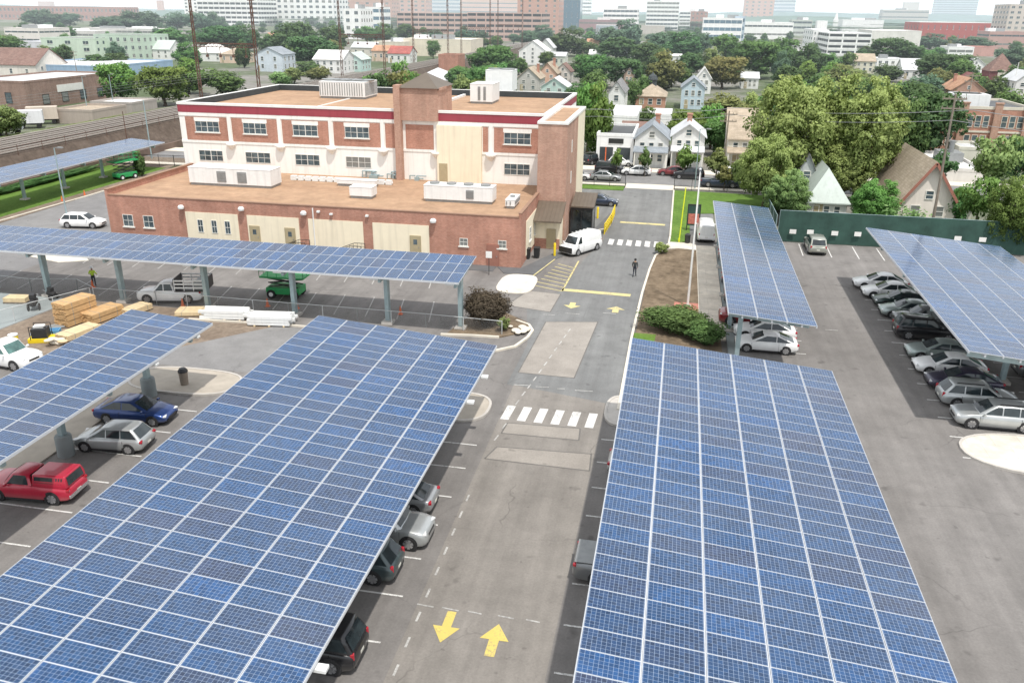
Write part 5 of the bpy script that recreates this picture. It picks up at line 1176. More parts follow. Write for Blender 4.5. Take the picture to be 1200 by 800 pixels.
TR = [ # px x, crown top, foot, width, prototype, leaves, label
 (143,66,122,48,'n','br','leafy green tree beside the brick warehouse, left of a pair'), (194,70,124,62,'n','br','larger leafy green tree right of its pair by the railway'),
 (6,38,70,48,'n','md','green tree cut off by left edge above brown roof'), (8,118,160,40,'n','lt','pale green tree at left edge near white trailers'),
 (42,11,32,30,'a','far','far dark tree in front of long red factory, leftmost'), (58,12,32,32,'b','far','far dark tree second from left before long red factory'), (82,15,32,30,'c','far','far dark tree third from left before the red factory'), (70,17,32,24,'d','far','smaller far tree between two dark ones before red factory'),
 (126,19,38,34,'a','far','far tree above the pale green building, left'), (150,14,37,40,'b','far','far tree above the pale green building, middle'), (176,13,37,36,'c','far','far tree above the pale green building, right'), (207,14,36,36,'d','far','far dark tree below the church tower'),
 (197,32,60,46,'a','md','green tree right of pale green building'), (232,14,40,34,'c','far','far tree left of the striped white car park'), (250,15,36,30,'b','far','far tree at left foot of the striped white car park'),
 (262,25,64,58,'n','dk','broad dark tree in front of the striped white car park'), (290,30,60,36,'b','dk','dark tree right of the broad one by striped car park'), (222,70,110,44,'b','br','bright tree behind tall rusty mast at left'), (262,80,113,56,'d','md','low green tree beside parked cars, left of brick school roof'),
 (318,40,66,32,'c','dk','dark tree above the pale blue gabled house'), (340,30,70,50,'b','dk','dark tree left part of grove below white car park'), (368,36,80,64,'n','dk','biggest dark tree in grove below white car park'), (352,24,60,44,'a','dk','tall dark tree at back of grove below white car park'), (392,30,62,40,'c','dk','dark tree at right end of grove below white car park'), (345,78,98,28,'a','lt','small pale bush tree below the grove'), (375,78,96,34,'d','ol','small olive tree by the tracks below the grove'), (328,84,104,30,'c','lt','light green shrub tree behind school roof at left'),
 (430,30,50,32,'a','md','round green tree left of pink car park'), (450,28,50,28,'b','md','green tree beside the rusty mast left of pink car park'), (477,27,48,30,'a','dk','dark tree in front of the pink car park, left'), (510,34,50,24,'c','far','low tree in front of the pink car park, middle'), (545,32,52,28,'b','far','low tree in front of the pink car park, right'), (560,36,50,30,'d','far','small far tree below brick tower'),
 (580,47,92,62,'n','md','big green tree above white rooftop units'), (545,78,98,40,'d','md','low green trees beside brick bridge abutment'), (480,84,100,28,'d','br','small green tree by the tracks right of brick stack'),
 (618,35,54,28,'a','far','far tree left of white frame houses'), (636,30,50,30,'b','far','far tree at foot of brick tower'), (664,35,66,50,'b','dk','large tree below the dark glass tower'), (692,50,68,30,'c','dk','dark tree below brown brick building'), (640,60,78,24,'c','md','small green tree between pale houses'),
 (712,30,60,40,'a','far','far tree before striped white offices'), (735,24,58,40,'b','far','tall far tree left of white office slab'), (722,42,72,56,'a','dk','broad dark tree above the mid green one'),
 (694,58,100,50,'n','md','mid green tree above bright roadside tree'), (728,62,104,62,'n','dk','dark broad tree above white gable wall'), (688,84,178,50,'n','br','tall bright green tree right of the school tower'), (700,100,186,40,'b','br','bright green tree beside the white garage'),
 (756,50,80,44,'c','dk','dark tree in second row above domed house'), (772,36,70,36,'a','far','dark far tree beneath white striped office'), (800,38,72,48,'b','dk','dark tree in the middle above light blue house'), (820,38,66,36,'c','far','far dark tree beneath the white office'), (778,62,106,50,'b','ol','olive tree right of domed house'), (752,88,124,24,'c','md','narrow green tree left of domed house'), (742,92,126,20,'d','md','slim green tree left of tan hipped roof'),
 (808,60,92,36,'a','dk','dark tree directly above light blue house'), (846,60,104,56,'n','orr','rounded tree turning orange above the olive scrub'), (850,40,76,44,'c','md','green tree behind the turning orange tree'), (886,40,92,66,'n','md','broad green tree above big yellow green crown'), (915,46,84,48,'b','md','green tree right of the broad one above yellow crown'), (850,108,152,62,'d','ol','low olive scrub tree above grey roofed house'), (875,110,150,40,'b','yg','yellowish scrub tree next to the low olive one'),
 (802,122,176,54,'n','br','dense green tree behind two white houses, left'), (832,124,174,44,'b','br','dense green tree behind two white houses, right'), (758,126,150,28,'b','md','green tree above garage roof'), (840,138,182,40,'d','md','green tree left of grey roofed house'), 
 (944,52,92,40,'b','dk','dark tree left of long white car park'), (970,62,86,34,'c','md','small tree below white car park corner'), (1042,39,78,58,'n','dk','round dark tree before the white windowless wall'), (1100,57,98,66,'n','dk','broad dark tree above the orange brick house'), (1040,75,96,34,'d','dk','clipped dark tree row among white houses'), (1140,42,62,44,'a','far','far tree before the red arena, right'), (1090,40,58,34,'b','far','far tree before the red arena, left'), (1122,68,104,34,'c','md','green tree left of the dark red church'),
 (1186,55,78,36,'b','far','dark tree right of dark red church'), (1140,84,112,24,'a','md','small green tree beside the church foot'), (1184,76,112,34,'c','dk','dark tree at right edge below white pole'),
 (924,78,232,118,'g','yg','huge yellow green tree, left one of the pair'), (1000,80,234,106,'h','yg','huge yellow green tree, right one of the pair'), (893,150,246,72,'g','yg','lower yellow green tree in front of the huge pair'), (920,196,262,62,'h','lt','light green tree leaning over green fence corner'), (985,165,238,70,'h','yg','bushy yellow green tree left of cream gabled house'),
 (1018,206,272,62,'h','br','bright green tree just behind the green fence'), (1085,94,188,68,'n','dk','dark green tree left of the brick school row'), (1062,120,190,40,'b','md','green tree behind the huge yellow green pair'), (1098,178,222,30,'s','dk','small dark tree behind the cream gable'),
 (1155,152,240,54,'p','lt','airy pale tree before brick school row'), (1178,200,296,62,'h','br','dense green tree at right edge above solar canopy'), (1140,200,280,44,'p','br','slender tree with bare stems behind green fence'), (1186,150,215,44,'n','dk','dark tree at right edge above the dense green one'), (1120,216,262,40,'d','md','green tree over the white flat roof'),
 (722,176,205,15,'s','br','small street tree left of white gabled house'), (755,174,207,16,'s','md','small street tree before white gabled house'), (802,172,209,30,'s','br','wider street tree before second white house'), (838,176,214,30,'s','ol','olive street tree left of utility pole'), (848,196,224,22,'s','ol','scrubby tree standing behind the iron fence'), (870,182,218,34,'b','yg','yellowish tree before grey roofed house'),
 (166,178,207,14,'b','md','small tree beside the green lift at pale distant canopy'),
]
for r_ in TR: tree(*r_, group=('distant trees among the town roofs' if r_[2] < 100 else None))
rs = random.Random(99)
# wood that reads as one mass behind the roofs
V = []; C_ = []
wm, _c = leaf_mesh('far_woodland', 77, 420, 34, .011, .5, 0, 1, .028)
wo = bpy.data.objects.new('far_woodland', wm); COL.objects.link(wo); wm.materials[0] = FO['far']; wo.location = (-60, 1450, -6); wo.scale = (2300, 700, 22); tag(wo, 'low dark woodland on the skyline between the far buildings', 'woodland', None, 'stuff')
def bush(label, c, w, d, h, fo, seed, n=60, per=60, leaf=.035, asp=2.6, name='bush', cat='bush'):
    me, C = leaf_mesh('foliage', seed, n, per, leaf, .5, .02, 1., .17, aspect=asp); t = thing(name, label, cat, c); t.scale = (w, d, h)
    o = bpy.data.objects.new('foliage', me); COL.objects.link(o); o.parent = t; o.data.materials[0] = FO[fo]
    b = MB(); rs_ = random.Random(seed)
    for k in range(9): q = Vector(C[rs_.randrange(len(C))]); b.cyl((q.x*.15,q.y*.15,-.01), q, .014, .005, 5)
    b.build('stem', M['wood'], t)
bush('long leafy green hedge at top of right canopy', (1.1,63.3,.1), 6.0, 4.6, 2.0, 'md', 61, 130, 90, .021, 3.)
bush('leafy green bush beside footpath right of the hedge', (3.4,61.2,.1), 3.6, 3.2, 1.7, 'md', 62, 70, 80, .028, 3.)
bush('round purplish brown bush on kerbed island', (-14.1,61.3,.1), 4.0, 3.7, 2.9, 'rb', 63, 150, 110, .02, 3.)
bush('small pale green bush beside the purplish brown one', (-12.3,60.2,.1), 1.2, 1.2, 1.3, 'lt', 64, 24, 40, .07)
bush('small yellow green round shrub at corner of mulch bed', (-.7,86.3,.1), 1.7, 1.6, 1.3, 'yg', 65, 26, 50, .06)
bush('scraggly vines on the wall before cream gabled house', (25.5,97.2,0), 6.5, 1.6, 4.6, 'lt', 66, 40, 26, .03)
bush('scrub at foot of fence behind narrow canopy', (13.5,112,0), 3.5, 12, 3.2, 'md', 67, 60, 50, .03)
bush('undergrowth along railway wall behind lawn', (-88.6,100,0), 1.6, 40, 1.1, 'md', 68, 90, 40, .03)
bush('scrub row along the far side of railway', (-110.5,150,2), 4, 90, 1.6, 'ol', 69, 70, 40, .02)

# ================================================================ TOWN
WALL = {}
def wl(c, nm=None, streak=True): 
    k = nm or 'render_%d_%d_%d' % tuple(int(x*99) for x in c)
    return mat(k, c, .85, .1, .35, streak=streak)
RF = dict(grey=shingle('grey_shingle', (.22,.22,.225), (.29,.285,.28)), tan=shingle('tan_shingle', (.40,.33,.25), (.48,.40,.31)), brown=shingle('brown_shingle', (.21,.13,.11), (.27,.18,.15)), pale=mat('pale_roof', (.60,.61,.62), .7, .12, .4, streak=True),
  white=mat('white_membrane_roof', (.74,.73,.71), .8, .1, .25), bluegrey=shingle('bluegrey_shingle', (.27,.30,.33), (.34,.37,.40)), red=shingle('red_shingle', (.36,.10,.09), (.45,.15,.12)), green=mat('green_metal_roof', (.50,.56,.52), .6, .12, .4, streak=True), dark=mat('dark_roof', (.10,.105,.11), .8, .2, .3), orange=shingle('orange_shingle', (.44,.25,.16), (.52,.31,.2)))
def wins(root, x0, x1, z0, z1, yf, nx, nz, ww, wh, fm='winframe', nrm='Y', deep=True, stuff=False):
    """separate windows (frame > pane) on the front (nrm Y, facing -y) or on a side (nrm X+ / X-) of a house"""
    out = []
    for j in range(nz):
        for i in range(nx):
            cx = x0+(x1-x0)*(i+.5)/nx; cz = z0+(z1-z0)*(j+.5)/nz
            f = MB(); g = MB()
            def bx(b, a0, a1, c0, c1, d0, d1):
                if nrm == 'Y': b.box(a0, a1, yf-d1, yf-d0, c0, c1)
                elif nrm == 'X+': b.box(yf+d0, yf+d1, a0, a1, c0, c1)
                else: b.box(yf-d1, yf-d0, a0, a1, c0, c1)
            a0, a1, c0, c1 = cx-ww/2, cx+ww/2, cz-wh/2, cz+wh/2; t = .1
            bx(f, a0-t, a1+t, c1, c1+t, .01, .07); bx(f, a0-t, a1+t, c0-t, c0, .01, .09); bx(f, a0-t, a0, c0, c1, .01, .07); bx(f, a1, a1+t, c0, c1, .01, .07); bx(f, a0, a1, cz-.04, cz+.04, .03, .06)
            fo = f.build('window', M[fm] if isinstance(fm, str) else fm, root); bx(g, a0, a1, c0, c1, .012, .025); g.build('pane', M['winglass'], fo); out.append(fo)
    return out
def house(label, c, w, d, eave, rise, wall, roof, rz=0, ridge='Y', win_=(3,2), chimney=None, porch=False, group=None, hip=False, name='house', sidewin=(3,2), doors=True, ow=.35, detail=True):
    """ridge Y: gable faces the viewer (local -y)"""
    t = thing(name, label, 'house', c, rz, group); wm_ = wall if not isinstance(wall, tuple) else wl(wall); W2, D2 = w/2, d/2
    b = MB()
    if hip: b.box(-W2, W2, -D2, D2, -.3, eave)
    elif ridge == 'Y': b.loft([[(-W2,-D2,-.3),(W2,-D2,-.3),(W2,-D2,eave),(0,-D2,eave+rise),(-W2,-D2,eave)], [(-W2,D2,-.3),(W2,D2,-.3),(W2,D2,eave),(0,D2,eave+rise),(-W2,D2,eave)]])
    else: b.loft([[(-W2,-D2,-.3),(-W2,D2,-.3),(-W2,D2,eave),(-W2,0,eave+rise),(-W2,-D2,eave)], [(W2,-D2,-.3),(W2,D2,-.3),(W2,D2,eave),(W2,0,eave+rise),(W2,-D2,eave)]])
    b.build('wall', wm_, t, fixn=False)
    b = MB(); th = .16; s = rise/(W2 if ridge == 'Y' else D2); rm = RF[roof] if isinstance(roof, str) else roof
    if hip:
        e = eave+.02; q = [(-W2-ow,-D2-ow,e),(W2+ow,-D2-ow,e),(W2+ow,D2+ow,e),(-W2-ow,D2+ow,e)]; r_ = max(0, abs(D2-W2)); A = (-(W2-D2),0,e+rise) if W2 > D2 else (0,-(D2-W2),e+rise); B_ = ((W2-D2),0,e+rise) if W2 > D2 else (0,(D2-W2),e+rise)
        if W2 > D2: b.face([q[0],q[1],B_,A]); b.face([q[1],q[2],B_]); b.face([q[2],q[3],A,B_]); b.face([q[3],q[0],A])
        else: b.face([q[0],q[1],A]); b.face([q[1],q[2],B_,A]); b.face([q[2],q[3],B_]); b.face([q[3],q[0],A,B_])
        b.box(-W2-ow, W2+ow, -D2-ow, D2+ow, e-.15, e-.01)
    else:
        for sg_ in (1, -1):
            if ridge == 'Y':
                P0 = (sg_*(W2+ow), eave-s*ow+.03); P1 = (0, eave+rise+.03); pr = [[(P0[0],y,P0[1]),(P1[0],y,P1[1]),(P1[0],y,P1[1]+th),(P0[0],y,P0[1]+th)] for y in (-D2-ow, D2+ow)]
            else:
                P0 = (sg_*(D2+ow), eave-s*ow+.03); P1 = (0, eave+rise+.03); pr = [[(x,P0[0],P0[1]),(x,P1[0],P1[1]),(x,P1[0],P1[1]+th),(x,P0[0],P0[1]+th)] for x in (-W2-ow, W2+ow)]
            b.loft(pr)
    ro = b.build('roof', rm, t, fixn=True)
    if chimney:
        cx, cy, ch = chimney; b = MB(); b.box(cx-.4, cx+.4, cy-.4, cy+.4, eave, eave+rise+ch); b.box(cx-.5, cx+.5, cy-.5, cy+.5, eave+rise+ch, eave+rise+ch+.18); b.build('chimney', M['brick'], ro)
    if detail:
        nx, nz = win_; H_ = eave-.4
        wins(t, -W2+.5, W2-.5, .6, eave-.2, -D2, nx, nz, min(1.0, w/nx*.38), min(1.5, H_/nz*.5))
        if ridge == 'Y' and rise > 1.6 and not hip: wins(t, -.8, .8, eave+.1, eave+min(1.5, rise*.6), -D2, 1, 1, .8, .9)
        sx, sz = sidewin
        for nm, xs_ in (('X+', W2), ('X-', -W2)): wins(t, -D2+.6, D2-.6, .6, eave-.2, xs_, sx, sz, 1.0, min(1.5, H_/sz*.5), nrm=nm)
        if doors: b = MB(); b.box(-W2+.9, -W2+1.9, -D2-.06, -D2-.005, .1, 2.25); b.build('door', M['door_tan'], t)
    if porch:
        b = MB(); b.loft([[(-W2-.1,-D2-1.7,2.55),(W2+.1,-D2-1.7,2.55),(W2+.1,-D2-1.7,2.7),(-W2-.1,-D2-1.7,2.7)], [(-W2-.1,-D2-.01,3.2),(W2+.1,-D2-.01,3.2),(W2+.1,-D2-.01,3.36),(-W2-.1,-D2-.01,3.36)]]); po = b.build('porch_roof', rm, t)
        for x in (-W2+.15, 0, W2-.15): b = MB(); b.box(x-.09, x+.09, -D2-1.6, -D2-1.42, 0, 2.56); b.build('porch_post', M['winframe'], t)
    return t
def gat(x, y): p = at(x, y); return p
def house_px(label, l, r, yb, ye, yr, depth, wall, roof, **k):
    """front wall from photo: left, right, foot, eave and ridge rows"""
    RECTS.append((l, r, yr, yb)); g = at((l+r)/2, yb); Y = g.y; xl, xr = at(l, yb, Y=Y).x, at(r, yb, Y=Y).x; ez = at((l+r)/2, ye, Y=Y).z; rzz = at((l+r)/2, yr, Y=Y).z
    return house(label, ((xl+xr)/2, Y+depth/2, 0), xr-xl, depth, max(2.2, ez), max(.8, rzz-ez), wall, roof, **k)
W_ = (.76,.76,.74)
house_px('white gabled house with bluish roof, left of the near pair', 742, 781, 196, 163, 147, 11, W_, 'bluegrey', win_=(3,2), porch=True, chimney=(0.6,2,.9))
house_px('white gabled house with brick chimney, right of the near pair', 785, 823, 195, 160, 146, 10, W_, 'pale', win_=(3,2), porch=True, chimney=(0,0,1.1))
house_px('cream house with long grey roof half hidden by yellow trees', 850, 890, 197, 163, 133, 14, (.70,.67,.58), 'tan', ridge='X', win_=(3,2), porch=True)
house_px('light blue three storey gabled house among trees', 797, 824, 128, 103, 92, 12, (.50,.60,.66), 'bluegrey', win_=(3,2), sidewin=(2,3))
t = house_px('tan hipped house with small dark cupola on top', 744, 779, 127, 113, 100, 13, (.50,.27,.19), 'tan', hip=True, win_=(3,1))
b = MB(); zc = at(761,100,Y=t.location.y).z; b.lathe([(.01,zc-1),(1.2,zc-1),(1.2,zc+1.4),(1.5,zc+1.5),(1.1,zc+2.4),(.3,zc+3.0),(.01,zc+3.6)], n=10); b.build('cupola', M['darkmem'], t)
house_px('white stuccoed house behind the domed one', 815, 832, 110, 92, 80, 9, W_, 'white', win_=(2,2))
house_px('cream steep gabled house with red trim behind the green fence', 1050, 1116, 262, 236, 190, 15, (.82,.75,.68), 'tan', win_=(2,1), sidewin=(3,1), doors=False, ow=.6)
CREAM = [o for o in bpy.data.objects if o.get('label', '').startswith('cream steep gabled')][0]
cw = [o for o in CREAM.children if o.name.startswith('wall')][0].dimensions; W2, D2 = cw.x/2, cw.y/2; zr_ = max(v.co.z for v in [o for o in CREAM.children if o.name.startswith('wall')][0].data.vertices); ze_ = sorted({round(v.co.z, 2) for v in [o for o in CREAM.children if o.name.startswith('wall')][0].data.vertices})[1]
b = MB(); sl_x = (zr_-ze_)/W2
for sx in (1, -1): b.beam((0,-D2-.64,zr_-.02), (sx*(W2+.55),-D2-.64,ze_-.55*sl_x-.02), .08, .32)
b.build('gable_trim', mat('red_brown_trim', (.36,.15,.11), .7, .1, 2), CREAM)
house_px('pale house with hipped metal roof behind green fence, left of bright tree', 943, 990, 258, 240, 203, 15, (.66,.67,.64), 'green', hip=True, win_=(3,1), name='house')
house_px('steep grey gabled house tucked behind pale hipped house', 924, 956, 243, 212, 181, 10, (.52,.55,.55), 'grey', win_=(2,2))
house_px('white hipped bungalow peeking through yellow tree', 1003, 1046, 190, 168, 152, 11, (.66,.63,.56), 'white', hip=True, win_=(3,1))
house_px('orange brick gabled house above brick school row', 1112, 1152, 122, 106, 92, 12, M['brick2'], 'orange', win_=(2,2), chimney=(-2,2,.6))
house_px('white house with pale roof right of windowless wall', 1056, 1084, 93, 82, 70, 12, W_, 'pale', ridge='X', win_=(3,1))
house_px('cream terraced house above yellow crown', 1000, 1024, 86, 72, 64, 12, (.70,.66,.55), 'tan', ridge='X', win_=(3,2))
house_px('white house right of dark church', 1186, 1212, 120, 95, 84, 12, W_, 'pale', win_=(2,3))
house_px('white house with pale roof left of dark church', 1130, 1152, 90, 76, 68, 11, W_, 'pale', win_=(2,2))
house_px('white gabled cottage above yellow crown at left', 922, 940, 74, 60, 52, 10, W_, 'grey', win_=(2,1))
house_px('small grey house with white dormer at right edge', 1170, 1205, 180, 160, 146, 12, (.60,.61,.6), 'bluegrey', win_=(2,1))
house_px('white house with two storeys above tan cupola house', 730, 742, 106, 88, 80, 9, (.50,.36,.28), 'grey', win_=(2,2))
house_px('tall white gable wall behind bright green trees', 712, 730, 136, 108, 96, 14, W_, 'grey', win_=(1,2))
house_px('pale mint gabled house behind school roof', 634, 664, 116, 102, 92, 10, (.52,.66,.62), 'pale', win_=(2,2))
house_px('grey gabled house with dark trim behind white rooftop units', 606, 632, 108, 92, 80, 11, (.50,.48,.45), 'tan', win_=(2,2), chimney=(2,1,.8))
house_px('house with cream roof and brick chimney behind school', 630, 652, 100, 86, 74, 12, (.62,.40,.3), 'tan', win_=(2,2), chimney=(1.5,0,1.2))
house_px('small white house with red brick top behind school', 650, 668, 98, 84, 75, 9, (.66,.62,.58), 'brown', win_=(2,2))
house_px('white frame house above cream roofed one', 608, 640, 76, 60, 48, 14, W_, 'white', win_=(3,3))
house_px('pale grey house beside white frame house', 630, 648, 68, 56, 46, 12, (.58,.6,.58), 'pale', win_=(2,2))
house_px('low cream building with flat roof edge among trees', 636, 662, 78, 66, 62, 10, (.6,.62,.55), 'pale', ridge='X', win_=(4,1))
house_px('orange roofed house between dark trees', 687, 702, 60, 52, 46, 10, (.55,.5,.42), 'orange', ridge='X', win_=(2,1))
house_px('cream shed roof between dark trees', 675, 690, 66, 58, 55, 9, (.7,.62,.45), 'tan', ridge='X', win_=(2,1))
house_px('pale roofed hall between dark trees', 690, 712, 72, 64, 59, 9, (.62,.63,.62), 'white', ridge='X', win_=(3,1))
house_px('white cottage with grey roof right of dark trees', 728, 752, 70, 62, 56, 10, W_, 'bluegrey', ridge='X', win_=(3,1))
house_px('white block among trees above olive tree', 782, 798, 74, 66, 64, 10, W_, 'white', ridge='X', win_=(2,1))
house_px('white boarded house left of turning tree', 868, 888, 104, 92, 86, 10, W_, 'pale', ridge='X', win_=(3,2))
house_px('white chapel house above the yellow crown', 930, 944, 66, 58, 53, 8, W_, 'pale', win_=(1,1))
house_px('pale blue house with grey gable left of the dark grove', 300, 332, 84, 64, 56, 12, (.58,.64,.70), 'bluegrey', win_=(2,2))
house_px('white hipped house among trees behind masts', 228, 262, 72, 62, 51, 12, W_, 'white', hip=True, win_=(3,2))
house_px('peach roofed house right of white hipped house', 258, 285, 74, 64, 57, 11, (.68,.52,.40), 'tan', hip=True, win_=(3,1))
house_px('house with orange tiled roof above dark grove', 312, 334, 52, 44, 39, 10, (.6,.55,.5), 'orange', ridge='X', win_=(3,1))
house_px('white house with green end wall by the tracks, left', 368, 402, 86, 70, 60, 14, W_, 'white', ridge='X', win_=(4,2))
house_px('mint green house end by the tracks', 402, 424, 84, 70, 62, 11, (.5,.66,.62), 'green', win_=(2,2))
house_px('white house with red roof beyond the masts', 455, 480, 74, 63, 55, 12, W_, 'red', ridge='X', win_=(3,1))
house_px('pale terrace roof beyond the masts', 412, 440, 66, 56, 50, 12, (.66,.62,.56), 'pale', ridge='X', win_=(3,1))
house_px('tan terrace beyond the masts beside red roof', 436, 458, 72, 60, 54, 12, (.66,.52,.42), 'orange', ridge='X', win_=(3,1))
house_px('white gabled house with green roof right of pale green building', 174, 200, 70, 58, 48, 12, W_, 'green', ridge='X', win_=(3,2))
house_px('white cottage with brown roof at left edge', -14, 44, 92, 76, 58, 16, (.70,.66,.60), 'brown', ridge='X', win_=(3,1))
house_px('pale hipped pavilion roof behind the brick stack', 484, 530, 104, 94, 81, 14, (.60,.58,.5), 'pale', hip=True, win_=(3,1))

# ---------------------------------------------------------------- larger blocks
def block(label, c, w, d, h, wall, style='plain', floors=4, cols=8, rz=0, roof='pale', name='office_building', cat='building', band='winglass', sidecols=5, extras=True, parapet=.5, frame=None, wfrac=.45, group=None):
    t = thing(name, label, cat, c, rz, group); wm_ = wall if not isinstance(wall, tuple) else wl(wall); W2, D2 = w/2, d/2
    b = MB(); b.box(-W2, W2, -D2, D2, -.5, h); b.build('wall', wm_, t)
    b = MB(); b.box(-W2+.3, W2-.3, -D2+.3, D2-.3, h+.01, h+.08); ro = b.build('roof', RF[roof], t)
    b = MB(); b.box(-W2-.05, W2+.05, -D2-.05, -D2+.3, h, h+parapet); b.box(-W2-.05, W2+.05, D2-.3, D2+.05, h, h+parapet); b.box(-W2-.05, -W2+.3, -D2+.3, D2-.3, h, h+parapet); b.box(W2-.3, W2+.05, -D2+.3, D2-.3, h, h+parapet); b.build('parapet', frame or wm_, t)
    if extras:
        rs_ = random.Random(int(abs(c[0])*13+w)); 
        for k in range(2 if w > 12 else 1):
            b = MB(); ex, ey = rs_.uniform(-W2*.6, W2*.6), rs_.uniform(-D2*.4, D2*.4); ew = rs_.uniform(.06, .14)*w+.8; b.box(ex-ew, ex+ew, ey-D2*.25, ey+D2*.25, h+.08, h+min(4, .1*h+1.4)); b.build('roof_plant', M['whitemetal'] if k else M['greymetal'], ro)
    fh = h/floors
    if style == 'bands':
        for j in range(floors):
            b = MB(); z0 = j*fh+fh*(1-wfrac)*.62; z1 = z0+fh*wfrac
            b.box(-W2+.6, W2-.6, -D2-.03, -D2-.005, z0, z1); b.box(W2+.005, W2+.03, -D2+.6, D2-.6, z0, z1); b.box(-W2-.03, -W2-.005, -D2+.6, D2-.6, z0, z1); wb_ = b.build('window_band', M[band], t)
            b = MB(); n = max(2, int(w/5))
            for k in range(1, n): x = -W2+w*k/n; b.box(x-.12, x+.12, -D2-.07, -D2-.031, z0, z1)
            n = max(2, int(d/5))
            for k in range(1, n): y = -D2+d*k/n; b.box(W2+.031, W2+.07, y-.12, y+.12, z0, z1)
            b.build('mullion', frame or wm_, wb_)
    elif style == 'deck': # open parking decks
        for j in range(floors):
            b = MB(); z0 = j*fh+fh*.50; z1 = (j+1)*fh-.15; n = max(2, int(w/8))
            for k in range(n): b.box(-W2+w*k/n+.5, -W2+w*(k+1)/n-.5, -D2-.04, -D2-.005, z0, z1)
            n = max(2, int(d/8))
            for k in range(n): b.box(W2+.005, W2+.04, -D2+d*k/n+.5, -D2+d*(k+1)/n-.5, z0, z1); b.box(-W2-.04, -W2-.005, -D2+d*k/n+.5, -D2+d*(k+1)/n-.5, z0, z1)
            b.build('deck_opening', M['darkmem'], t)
            b = MB(); b.box(-W2-.1, W2+.1, -D2-.12, -D2-.041, j*fh+fh*.18, j*fh+fh*.47); b.build('deck_rail', frame or wm_, t)
    elif style == 'grid':
        nmax = 96; cnt = 0
        for j in range(floors):
            for i in range(cols):
                cx = -W2+w*(i+.5)/cols; ww = w/cols*wfrac; z0 = j*fh+fh*.3; z1 = z0+fh*.45
                b = MB(); b.box(cx-ww/2, cx+ww/2, -D2-.04, -D2-.005, z0, z1)
                f = b.build('window', M['winglass'], t); cnt += 1
                b = MB(); b.box(cx-ww/2-.1, cx+ww/2+.1, -D2-.14, -D2-.006, z0-.2, z0-.01); b.box(cx-.05, cx+.05, -D2-.08, -D2-.041, z0, z1); b.build('sill', frame or M['winframe'], f)
        b = MB()
        for j in range(floors):
            for i in range(sidecols):
                cy = -D2+d*(i+.5)/sidecols; ww = d/sidecols*wfrac; z0 = j*fh+fh*.3; b.box(W2+.005, W2+.04, cy-ww/2, cy+ww/2, z0, z0+fh*.45); b.box(-W2-.04, -W2-.005, cy-ww/2, cy+ww/2, z0, z0+fh*.45)
        tag(b.build('side_windows', M['winglass'], t), kind='stuff')
    return t
def block_px(label, l, r, yb, yt, depth, wall, **k):
    RECTS.append((l, r, yt, yb)); g = at((l+r)/2, yb); Y = g.y; xl, xr = at(l, yb, Y=Y).x, at(r, yb, Y=Y).x; h = at((l+r)/2, yt, Y=Y).z
    return block(label, ((xl+xr)/2, Y+depth/2, 0), xr-xl, depth, h, wall, **k)
RB = brick('far_brick', (.36,.19,.16), (.44,.25,.21), (.45,.36,.32), .5, .2); PB = wl((.56,.40,.35), 'pink_concrete'); WH = wl((.85,.85,.84), 'white_concrete'); GL = glass('tower_glass', (.07,.12,.16), .08); M['towerglass'] = GL; TB = wl((.50,.30,.24), 'rose_brick')
# left side beyond the railway
cb = at(34, 129); 
t = block('brick warehouse with white sign and flat pale roof beyond the railway', (cb.x-9, cb.y+17, 0), 18, 34, at(34,98,Y=cb.y).z, M['old_brick'], 'plain', roof='pale', name='warehouse', extras=False)
h_ = at(34,98,Y=cb.y).z; b = MB(); b.box(9.01, 9.12, -6, 4, h_*.52, h_*.80); b.build('sign_board', M['coping'], t)
wins(t, -14, 14, .8, h_*.5, 9, 4, 1, 2.2, 2.2, fm='fence_bk', nrm='X+'); wins(t, -8, 8, 1, h_*.7, -17, 2, 1, 1.6, 2.4, fm='fence_bk')
t = block_px('long low blue building with pale flat roof', 16, 124, 92, 78, 42, (.30,.42,.56), style='plain', roof='pale', name='warehouse', extras=False)
t = block_px('pale green office block, left wing', 52, 114, 70, 46, 22, (.60,.70,.58), style='grid', floors=3, cols=3, roof='grey', name='apartment_building', wfrac=.3, extras=False)
t = block_px('pale green office block, right wing with more windows', 114, 170, 70, 42, 22, (.50,.60,.50), style='grid', floors=3, cols=7, roof='grey', name='apartment_building', wfrac=.35, extras=False)
block_px('white low industrial hall with stepped roof at left', 8, 48, 52, 34, 30, (.72,.68,.64), style='bands', floors=2, roof='white', name='warehouse', wfrac=.2)
block_px('small pale shed right of white industrial hall', 24, 52, 64, 50, 16, (.62,.62,.66), roof='pale', name='warehouse', extras=False)
block_px('long white roofed hall behind the pale green block', 46, 112, 46, 37, 26, (.60,.58,.56), style='bands', floors=1, roof='white', name='warehouse', wfrac=.25)
block_px('white roofed hall with plant boxes, farther right', 96, 186, 42, 34, 26, (.64,.62,.6), style='bands', floors=1, roof='white', name='warehouse', wfrac=.3)
block_px('low garage with tan roof beside the tracks', 64, 110, 145, 131, 12, (.42,.36,.31), roof='tan', name='garage', extras=False)
block_px('grey lean building with white roof by the tracks, right of tan garage', 108, 156, 134, 122, 10, (.40,.36,.33), roof='white', name='garage', extras=False)
